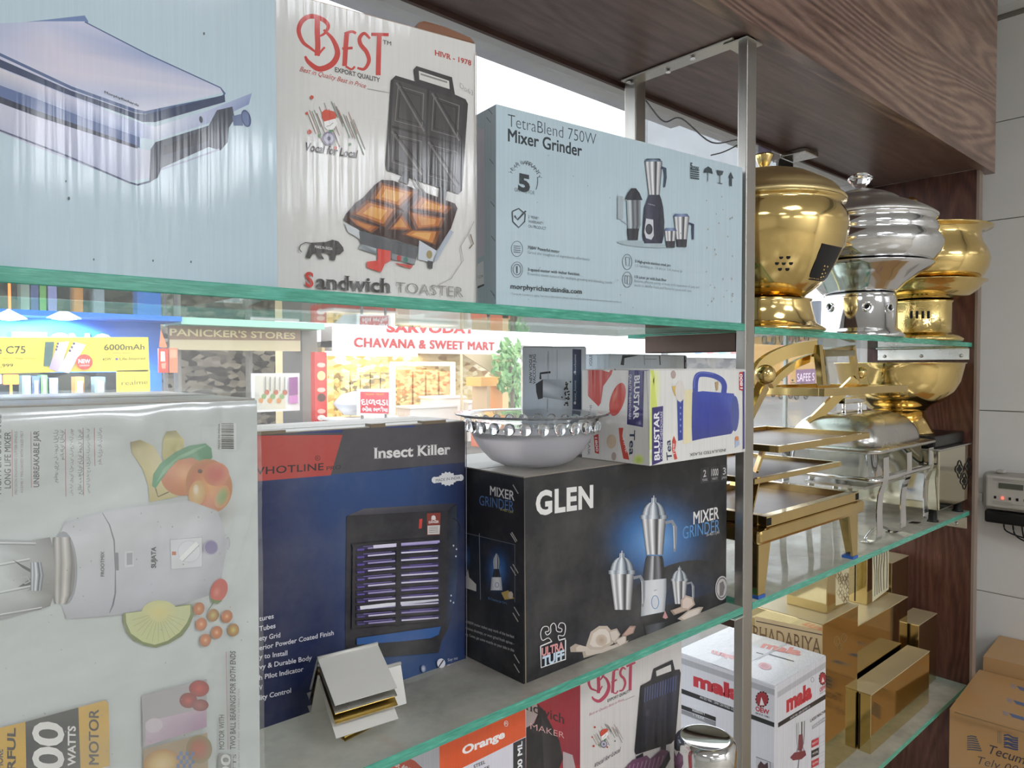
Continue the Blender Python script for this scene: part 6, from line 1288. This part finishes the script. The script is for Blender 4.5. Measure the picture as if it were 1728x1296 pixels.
m = M(); loft(m, [(rrect(.03, W_ - .03, .03, D_ - .03, .025), .140), (rrect(.022, W_ - .022, .022, D_ - .022, .03), .146), (rrect(.018, W_ - .018, .018, D_ - .018, .03), .196), (rrect(.002, W_ - .002, .002, D_ - .002, .03), .2005), (rrect(.002, W_ - .002, .002, D_ - .002, .03), .2032)]); m.build('food_pan', STEELP, t)
m = M(); m.tube([(p[0], p[1], .142) for p in rrect(.008, W_ - .008, .008, D_ - .008, .02)], .0055, 10, closed=True); m.build('support_ring', STEELP, t)
m = M(); m.box(.06, W_ - .06, .05, D_ - .05, .112, .118); m.build('water_tray', STEELD, t)
def strap(P, nm='leg'):
    m = M(); m.tube(curve_pts(P, 6), 0, shape=[(-.009, -.0012), (.009, -.0012), (.009, .0012), (-.009, .0012)], smooth=True); return m.build(nm, STEELP, t)
def strap_y(P, wd=.018, th=.0022):
    """flat strap bent in the x-z plane, its width along y"""
    C_ = curve_pts(P, 6); m = M(); vs = []
    for i, p in enumerate(C_):
        d = (C_[min(i + 1, len(C_) - 1)] - C_[max(i - 1, 0)]).normalized(); nn = Vector((-d.z, 0, d.x)) * th / 2
        for s in (nn, -nn): vs += [p + s + Vector((0, -wd / 2, 0)), p + s + Vector((0, wd / 2, 0))]
    fs = []
    for i in range(len(C_) - 1):
        a = i * 4; b = a + 4; fs += [(a, a + 1, b + 1, b), (a + 2, b + 2, b + 3, a + 3), (a, b, b + 2, a + 2), (a + 1, a + 3, b + 3, b + 1)]
    m.add(vs, fs, smooth=False); return m.build('leg', STEELP, t)
for xx in (.042, .178, W_ - .03):
    for s in (0, 1):
        yy = .004 if s == 0 else D_ - .004; q = 1 if s == 0 else -1
        # front straps face the viewer: width along x
        m = M(); P = [(xx + .012, yy, .190), (xx + .012, yy, .14), (xx + .004, yy + q * .006, .11), (xx - .004, yy + q * .006, .07), (xx - .006, yy + q * .004, .025), (xx - .004, yy + q * .012, .006), (xx, yy + q * .04, .0014)]
        C_ = curve_pts(P, 5); vs = []
        for p in C_: vs += [p + Vector((-.015, 0, 0)), p + Vector((.015, 0, 0)), p + Vector((.015, q * .0022, .0004)), p + Vector((-.015, q * .0022, .0004))]
        m.add(vs, [f_ for i in range(len(C_) - 1) for a in (i * 4,) for f_ in ((a, a + 1, a + 5, a + 4), (a + 1, a + 2, a + 6, a + 5), (a + 2, a + 3, a + 7, a + 6), (a + 3, a, a + 4, a + 7))])
        m.build('leg', STEELP, t)
m = M(); m.tube(curve_pts([(.05, .045, .004), (.09, .045, .018), (.14, .045, .018), (.185, .045, .004)], 5), .003, 8); m.build('foot_bar', STEELP, t)

# steel hot box with black plate, bowl on top
bx0, bx1, by0, by1 = 1.950, 2.184, .600, .84
t = empty('warming_box', (bx0, by0, Z2), 'mirror steel warming box with cut-out lattice front beside the end panel', 'warming box')
W_, D_ = bx1 - bx0, by1 - by0
m = M(); m.box(0, W_, 0, D_, .032, .180); m.build('body', metal('mirror_steel', 'd6cfb8', .07, (1, 1, 1), .01, 8), t, bevel=.002)
m = M(); m.box(-.005, W_, -.004, D_, .1802, .1845); m.build('top_frame', STEELD, t, bevel=.001)
m = M(); m.box(.002, W_ - .005, .012, D_ - .004, .185, .215); m.build('hot_plate', BLACK, t, bevel=.004)
for (x, y) in ((.02, .02), (W_ - .025, .02), (.02, D_ - .02), (W_ - .025, D_ - .02)):
    m = M(); m.lathe([(.014, .0002), (.013, .004), (.010, .006), (.009, .0318)], (x, y, 0), 16); m.build('foot', BLACK, t)
m = M(); m.box(-.006, -.0002, .03, .09, .05, .15); m.build('side_handle', STEELP, t, bevel=.003)
def quatre(u, v, s):
    P = []
    for k in range(24):
        a = 2 * math.pi * k / 24; r = s * (1 + .22 * math.cos(4 * a)); P.append(onY(u + r * .62 * math.cos(a), v + r * 1.25 * math.sin(a), by0))
    return P
def q_(P): return [Vector((p.x - bx0, -.0006, p.z - Z2)) for p in P]
for (u, v, s) in ((1619, 792, 10), (1635, 787, 10), (1627, 812, 9), (1641, 806, 9)):
    m = M(); P = q_(quatre(u, v, s)); m.tube([p + Vector((0, 0, 0)) for p in P], .0013, 6, closed=True); m.build('cutout_rim', BLACK, t)
    m = M(); P = q_(quatre(u, v, s * .55)); m.prism(P, (0, .0005, 0)); m.build('cutout', BLACKM, t)
bw = empty('brass_bowl', (2.025, .726, Z2 + .2152), 'wide polished brass bowl on a conical pedestal standing on the warming box', 'bowl')
k_ = 1.878 / 1200
m = M(); m.lathe([(.088, 0), (.086, .003), (.076, .022), (.062, .058)], n=64); m.build('pedestal', BRASS, bw)
m = M(); prof = [(.055, .058), (.070, .060), (.072, .066), (.086, .074), (.112, .088), (.132, .110), (.144, .136), (.150, .166), (.1535, .180), (.156, .181), (.156, .183), (.151, .1825), (.146, .166), (.140, .138), (.128, .114), (.108, .094), (.08, .083), (.0, .08)]
m.lathe(prof, n=96); m.build('basin', BRASS, bw)

# ------------------------------------------------------------------ clear glass bowl and sign holders
t = empty('glass_bowl', (.660, .697, Z2 + .252 + .0026), 'clear glass bowl with thumbprint rim on the black mixer carton', 'bowl')
def frosted():
    q = NT('bowl_glass'); b = q.bsdf((.95, .93, .96), .28, 0, .5, .82, 1.3); return q.m
def clear():
    q = NT('rim_glass'); b = q.bsdf((1, 1, 1), .02, 0, .6, 1, 1.45); return q.m
m = M(); m.lathe([(.030, 0), (.042, .002), (.056, .008), (.070, .022), (.080, .038), (.0835, .047), (.081, .047), (.077, .038), (.067, .0235), (.054, .011), (.04, .005), (.0001, .004)], n=72); m.build('basin', frosted(), t)
m = M(); m.lathe([(.0836, .0472), (.088, .060), (.094, .066), (.104, .0685), (.105, .0705), (.093, .0695), (.085, .062), (.081, .0472)], n=72, cap=False); m.build('rim', clear(), t)
cl = clear()
proto = M(); proto.sphere((0, 0, 0), .0078, 14); pm = proto.build('thumbprint', cl, t)
for k in range(26):
    a = 2 * math.pi * k / 26; o = pm if k == 0 else pm.copy()
    if k: COL.objects.link(o)
    o.parent = t; o.location = (.0885 * math.cos(a), .0885 * math.sin(a), .0545); o.scale = (.6, 1, 1.1); o.rotation_euler.z = a
# bent sheet sign holders
def holder(label, R1, R2, la, lb, mat, tilt_f=38, tilt_b=35, lipf=0, lipb=0, th=.0012):
    """tent of bent sheet: ridge R1-R2, front leaf length la, rear leaf lb"""
    R1, R2 = Vector(R1), Vector(R2); e = (R2 - R1).normalized(); s_ = Vector((e.y, -e.x, 0)).normalized()
    if s_.y > 0: s_ = -s_
    f_ = (s_ * math.sin(R(tilt_f)) + Vector((0, 0, -math.cos(R(tilt_f))))).normalized()
    b_ = (-s_ * math.sin(R(tilt_b)) + Vector((0, 0, -math.cos(R(tilt_b))))).normalized()
    o = R1 + f_ * la; r_ = empty('sign_holder', (R1.x, R1.y, Z2), label, 'sign holder', group=None); L0 = Vector(r_.location)
    def leaf(nm, d, l, sgn, lip, mt):
        nn = e.cross(d).normalized() * th; m = M(); A_, B_ = R1 - L0, R2 - L0
        m.prism([A_, B_, B_ + d * l, A_ + d * l], nn)
        if lip:
            q = (s_ * sgn + Vector((0, 0, .55))).normalized(); m.prism([A_ + d * l, B_ + d * l, B_ + d * l + q * lip, A_ + d * l + q * lip], nn)
        m.build(nm, mt, r_)
    leaf('front_leaf', f_, la, 1, lipf, mat); leaf('rear_leaf', b_, lb, -1, lipb, mat)
    m = M(); m.tube([R1 - L0, R2 - L0], .002, 8); m.build('fold', mat, r_)
    return r_
a1, a2 = onY(536, 1111, .690), onY(637, 1086, .682)
dz = lambda p, z, dy=0, dx=0: (p.x + dx, p.y + dy, p.z + z)
SS, GB = plain('sheet_steel', 'd9d7d0', .4, .2, .5, .03, 60, .08), metal('sheet_brass', 'c9a95a', .2)
H1 = a1.z - Z2
holder('silver bent metal sign holder, topmost of the nested stack on the middle shelf', a1, a2, .058, .050, SS, 58, 30, 0, 0)
holder('dull grey bent metal sign holder just beneath the silver top one', dz(a1, -.007), dz(a2, -.007), .059, .055, STEELD, 57, 28, 0, .010)
holder('brass bent metal sign holder nested between the grey and the lowest silver one', dz(a1, -.013, -.001), dz(a2, -.013, -.001), .061, .050, GB, 54, 26)
holder('silver bent metal sign holder with the bright lowest front leaf', dz(a1, -.019, -.002, -.001), dz(a2, -.019, -.002, -.001), .067, .054, SS, 50, 25, 0, .010)
g1, g2 = onY(560, 1150, .695), onY(676, 1119, .69)
holder('long silver and brass edged sign holder lowest at the right of the stack', (g1.x + .012, g1.y, g1.z), g2, .044, .030, SS, 18, 30)
b1, b2 = onY(582, 1243, .655), onY(691, 1192, .655)
t = empty('brass_channel', (b1.x, b1.y, Z2), 'folded brass channel lying in front of the nested sign holders', 'channel')
b1.z = Z2 + .004; b2 = b1 + Vector((.068, .012, 0)); L0 = Vector(t.location)
for k in range(3): m = M(); off = Vector((0, .003 * k, .004 * k)); m.prism([b1 - L0 + off, b2 - L0 + off, b2 - L0 + off + Vector((0, .004, .009)), b1 - L0 + off + Vector((0, .004, .009))], (0, .001, -.0008)); m.build('fold', GB, t)
m = M(); m.prism([b1 - L0 + Vector((0, 0, -.0038)), b2 - L0 + Vector((0, 0, -.0038)), b2 - L0 + Vector((0, .014, -.0038)), b1 - L0 + Vector((0, .014, -.0038))], (0, 0, .001)); m.build('base', GB, t)
g1 = onY(668, 1126, .70); g2 = onY(679, 1123, .70)

# ------------------------------------------------------------------ brass boxes on the lowest shelf
MIR = metal('mirror_brass', 'd8c490', .06, (1, 1, 1), .012, 7)
MIRD = metal('mirror_brass_dusty', 'cdbb94', .2, (1, 1, 1), .02, 10, .1)
DUST = plain('dusty_top', 'c9b894', .4, .35, vary=.1)
def bbox(name, label, x0, x1, y0, y1, z, h, door=True, group=None, mat=MIR, lid=True):
    t = empty(name, (x0, y0, z), label, 'box'); W, D = x1 - x0, y1 - y0
    m = M(); m.box(0, W, 0, D, 0, h - .0022); m.build('body', mat, t, bevel=.0012)
    if lid: m = M(); m.box(-.0008, W + .0008, -.0008, D + .0008, h - .002, h); m.build('top_plate', DUST, t, bevel=.0006)
    if door: m = M(); m.box(-.0013, -.0002, D * .45, D * .45 + .0025, .004, h - .006); m.build('side_seam', BLACKM, t)
    return t
bbox('brass_box', 'small mirror brass box at the front of the lowest shelf', 1.633, 1.998, .632, .684, Z3, .135)
bbox('brass_box', 'tall mirror brass box right behind the small front box', 1.687, 2.018, .692, .80, Z3, .256, False)
tb = bbox('brass_box', 'large mirror brass box with engraved lettering on its left side', 1.452, 1.628, .66, .858, Z3, .33, False)
m = M(); W_ = .232; f = Face(Vector((1.452, .66, 0)), None, None, Vector((-1, 0, 0)), m, Matrix.Translation(-Vector((1.452, .66, Z3))), step=.00004)
f.lim = ((None, None), (0, .198), (0, .326)); f.poly([(1274, 1040), (1391, 1066), (1391, 1110), (1274, 1100)], lin('c9b088')); f.text('BHADARIYA', 1270, 1080, 1387, 1106, 26, '7a6048', .0, serif=True)
f.line([(1276, 1048), (1390, 1072)], 1.6, '3a3028')
m.v = [(v[0] - .0004, v[1], v[2]) for v in m.v]
m.build('engraved_panel', PAINTG, tb)
m = M(); f = Face(Vector((0, .66, 0)), None, None, Vector((0, -1, 0)), m, Matrix.Translation(-Vector((1.452, .66, Z3))), step=.00004)
for (cx_, cy_, r) in ((1412, 1082, 8), (1424, 1076, 7), (1416, 1092, 6)): f.ring(cx_, cy_, r * .6, r, .9, '8a7040'); f.ring(cx_ + 2, cy_ + 1, r * .3, r * .6, .8, '8a7040')
m.build('engraving', PAINTG, tb)
# upper row
td = bbox('brass_box', 'brass box with floral engraved front standing on the large lettered box', 1.515, 1.627, .680, .77, Z3 + .3302, .10, False)
m = M(); f = Face(Vector((0, .680, 0)), None, None, Vector((0, -1, 0)), m, Matrix.Translation(-Vector((1.515, .680, Z3 + .3302))), step=.00004)
f.lim = ((0, .112), (None, None), (.001, .097)); f.poly([(1410, 963), (1442, 950), (1442, 1018), (1410, 1022)], 'ddd0a8')
for (cx_, cy_) in ((1418, 1000), (1430, 990), (1420, 982), (1434, 1004), (1426, 1010), (1416, 972), (1436, 972), (1428, 976)):
    for a in range(0, 360, 90): f.ring(cx_ + 3 * math.cos(R(a)), cy_ + 5 * math.sin(R(a)), 2.6, 4.4, .7, '7a6840', n=12)
m.build('engraved_panel', PAINTG, td)
td = bbox('brass_box', 'brass box with black wave grooves on its front, on the tall mirror box', 1.865, 2.005, .735, .798, Z3 + .2562, .150, True)
m = M(); f = Face(Vector((0, .735, 0)), None, None, Vector((0, -1, 0)), m, Matrix.Translation(-Vector((1.865, .735, Z3 + .2562))), step=.00004)
f.lim = ((0, .14), (None, None), (.001, .147)); p = [f.w(*q) for q in ((1472, 930), (1472, 1012), (1506, 992), (1506, 915))]
f.poly([(1472, 925), (1508, 905), (1508, 990), (1472, 1016)], 'e2dcbc')
for k in range(8):
    x = 1475 + k * 4.3; ph = k * .9
    f.line([(q.x, q.y) for q in curve_pts([(x + 1.2 * math.sin(ph), 930 - k * 2.2, 0), (x, 950 - k * 2.2, 0), (x + 2 * math.sin(ph + 2), 970 - k * 2.2, 0), (x + math.cos(ph), 1006 - k * 2.6, 0)], 4)], 1.1, '2a2620')
m.build('grooved_panel', PAINTG, td)
bbox('brass_box', 'plain dark brass box at the back right of the lowest shelf', 2.045, 2.165, .742, .802, Z3, .33, True, mat=MIRD)
bbox('brass_box', 'low brass box against the end panel, right of the small front box', 2.03, 2.166, .668, .728, Z3, .184, True, mat=MIRD)

# ------------------------------------------------------------------ electricity meter on the tiled wall
mx = WX - .003
p0, p1 = onX(1657, 870, mx - .05), onX(1728, 802, mx - .05)
ya, zb, zt = p0.y, p0.z, p1.z; yb = ya - .235
t = empty('electricity_meter', (mx, ya, zb), 'grey electricity meter with display and black terminal cover on the white tiled wall', 'meter')
def mb(nm, x0, x1, y0, y1, z0, z1, mat, bev=.004, par=None):
    m = M(); m.box(x0, x1, y0, y1, z0, z1); return m.build(nm, mat, par or t, bevel=bev)
hh = zt - zb
mb('case', -.055, 0, yb - ya, 0, hh * .16, hh, plain('meter_grey', 'a9a49a', .4), .012)
mb('cover', -.066, -.0555, yb - ya + .012, -.012, hh * .24, hh * .94, plain('meter_cover', 'c2bdb2', .3), .008)
mb('terminal_cover', -.060, 0, yb - ya + .01, -.008, -hh * .12, hh * .155, BLACK, .006)
mb('display', -.0675, -.0662, -.105, -.045, hh * .68, hh * .80, plain('lcd', '5a5c50', .3), .0005)
for k in range(5): mb('button', -.068, -.0662, -.040 - k * .018, -.034 - k * .018, hh * .44, hh * .50, BLACK if k != 1 else emit('led_red', 'ff4a3a', 3), .001)
for k in range(6): mb('print_line', -.0668, -.0662, -.11 if k % 2 else -.08, -.03, hh * (.32 + .03 * k if k < 3 else .84 + .02 * (k - 3)), hh * (.324 + .03 * k if k < 3 else .843 + .02 * (k - 3)), plain('meter_print', '77736a', .5), 0)
for yy in (-.035, -.13): mb('hasp', -.058, -.03, yy - .02, yy, hh, hh * 1.07, plain('meter_grey2', 'b4afa5', .4), .004)
mb('side_latch', -.05, -.02, 0, .012, hh * .3, hh * .5, plain('meter_grey3', 'b9b4aa', .4), .003)
for k in range(3):
    m = M(); m.tube(curve_pts([(-.03 + k * .008, -.05 - k * .02, -hh * .12), (-.035 + k * .008, -.06 - k * .02, -hh * .3 - k * .01), (-.03 + k * .008, -.12, -hh * .42 - k * .012), (-.014 + k * .004, -.2, -hh * .5 - k * .012)]), .0022, 8)
    tag(m.build('meter_cable', BLACK, loc=t.location), ('uppermost', 'middle', 'lowest')[k] + ' black cable drooping from the electricity meter', 'cable')

# ------------------------------------------------------------------ phrases for things of one kind
GROUPS = {'glass_shelf': 'glass shelves of the window display', 'food_pot': 'metal food pots on the upper shelf', 'ceiling_light': 'square ceiling light panels', 'fill_tube': 'added fill tubes on the back wall',
          'display_stand': 'display stands under the yellow banner', 'brass_box': 'brass boxes at the lowest shelf', 'sign_holder': 'nested bent sheet sign holders', 'meter_cable': 'black cables of the electricity meter',
          'motorcycle': 'motorcycles parked on the street', 'shelf_bracket': 'steel brackets on the end panel', 'torn_streamer': 'torn plastic streamers', 'sign_lamp': 'lamps over the blue shop sign', 'mixer_carton': 'printed mixer cartons',
          'jug_carton': 'vacuum jug cartons', 'cardboard_carton': 'brown cardboard cartons at lower right', 'shop_banner': 'narrow banners beside the blue shop', 'shop_lamp': 'small glowing lamps under the banner', 'shop_counter': 'counters of the sweet shop', 'street_shrub': 'street shrubs'}
for o in list(bpy.data.objects):
    g = GROUPS.get(o.name.split('.')[0])
    if g and o.parent is None and o.get('label'): o['group'] = g
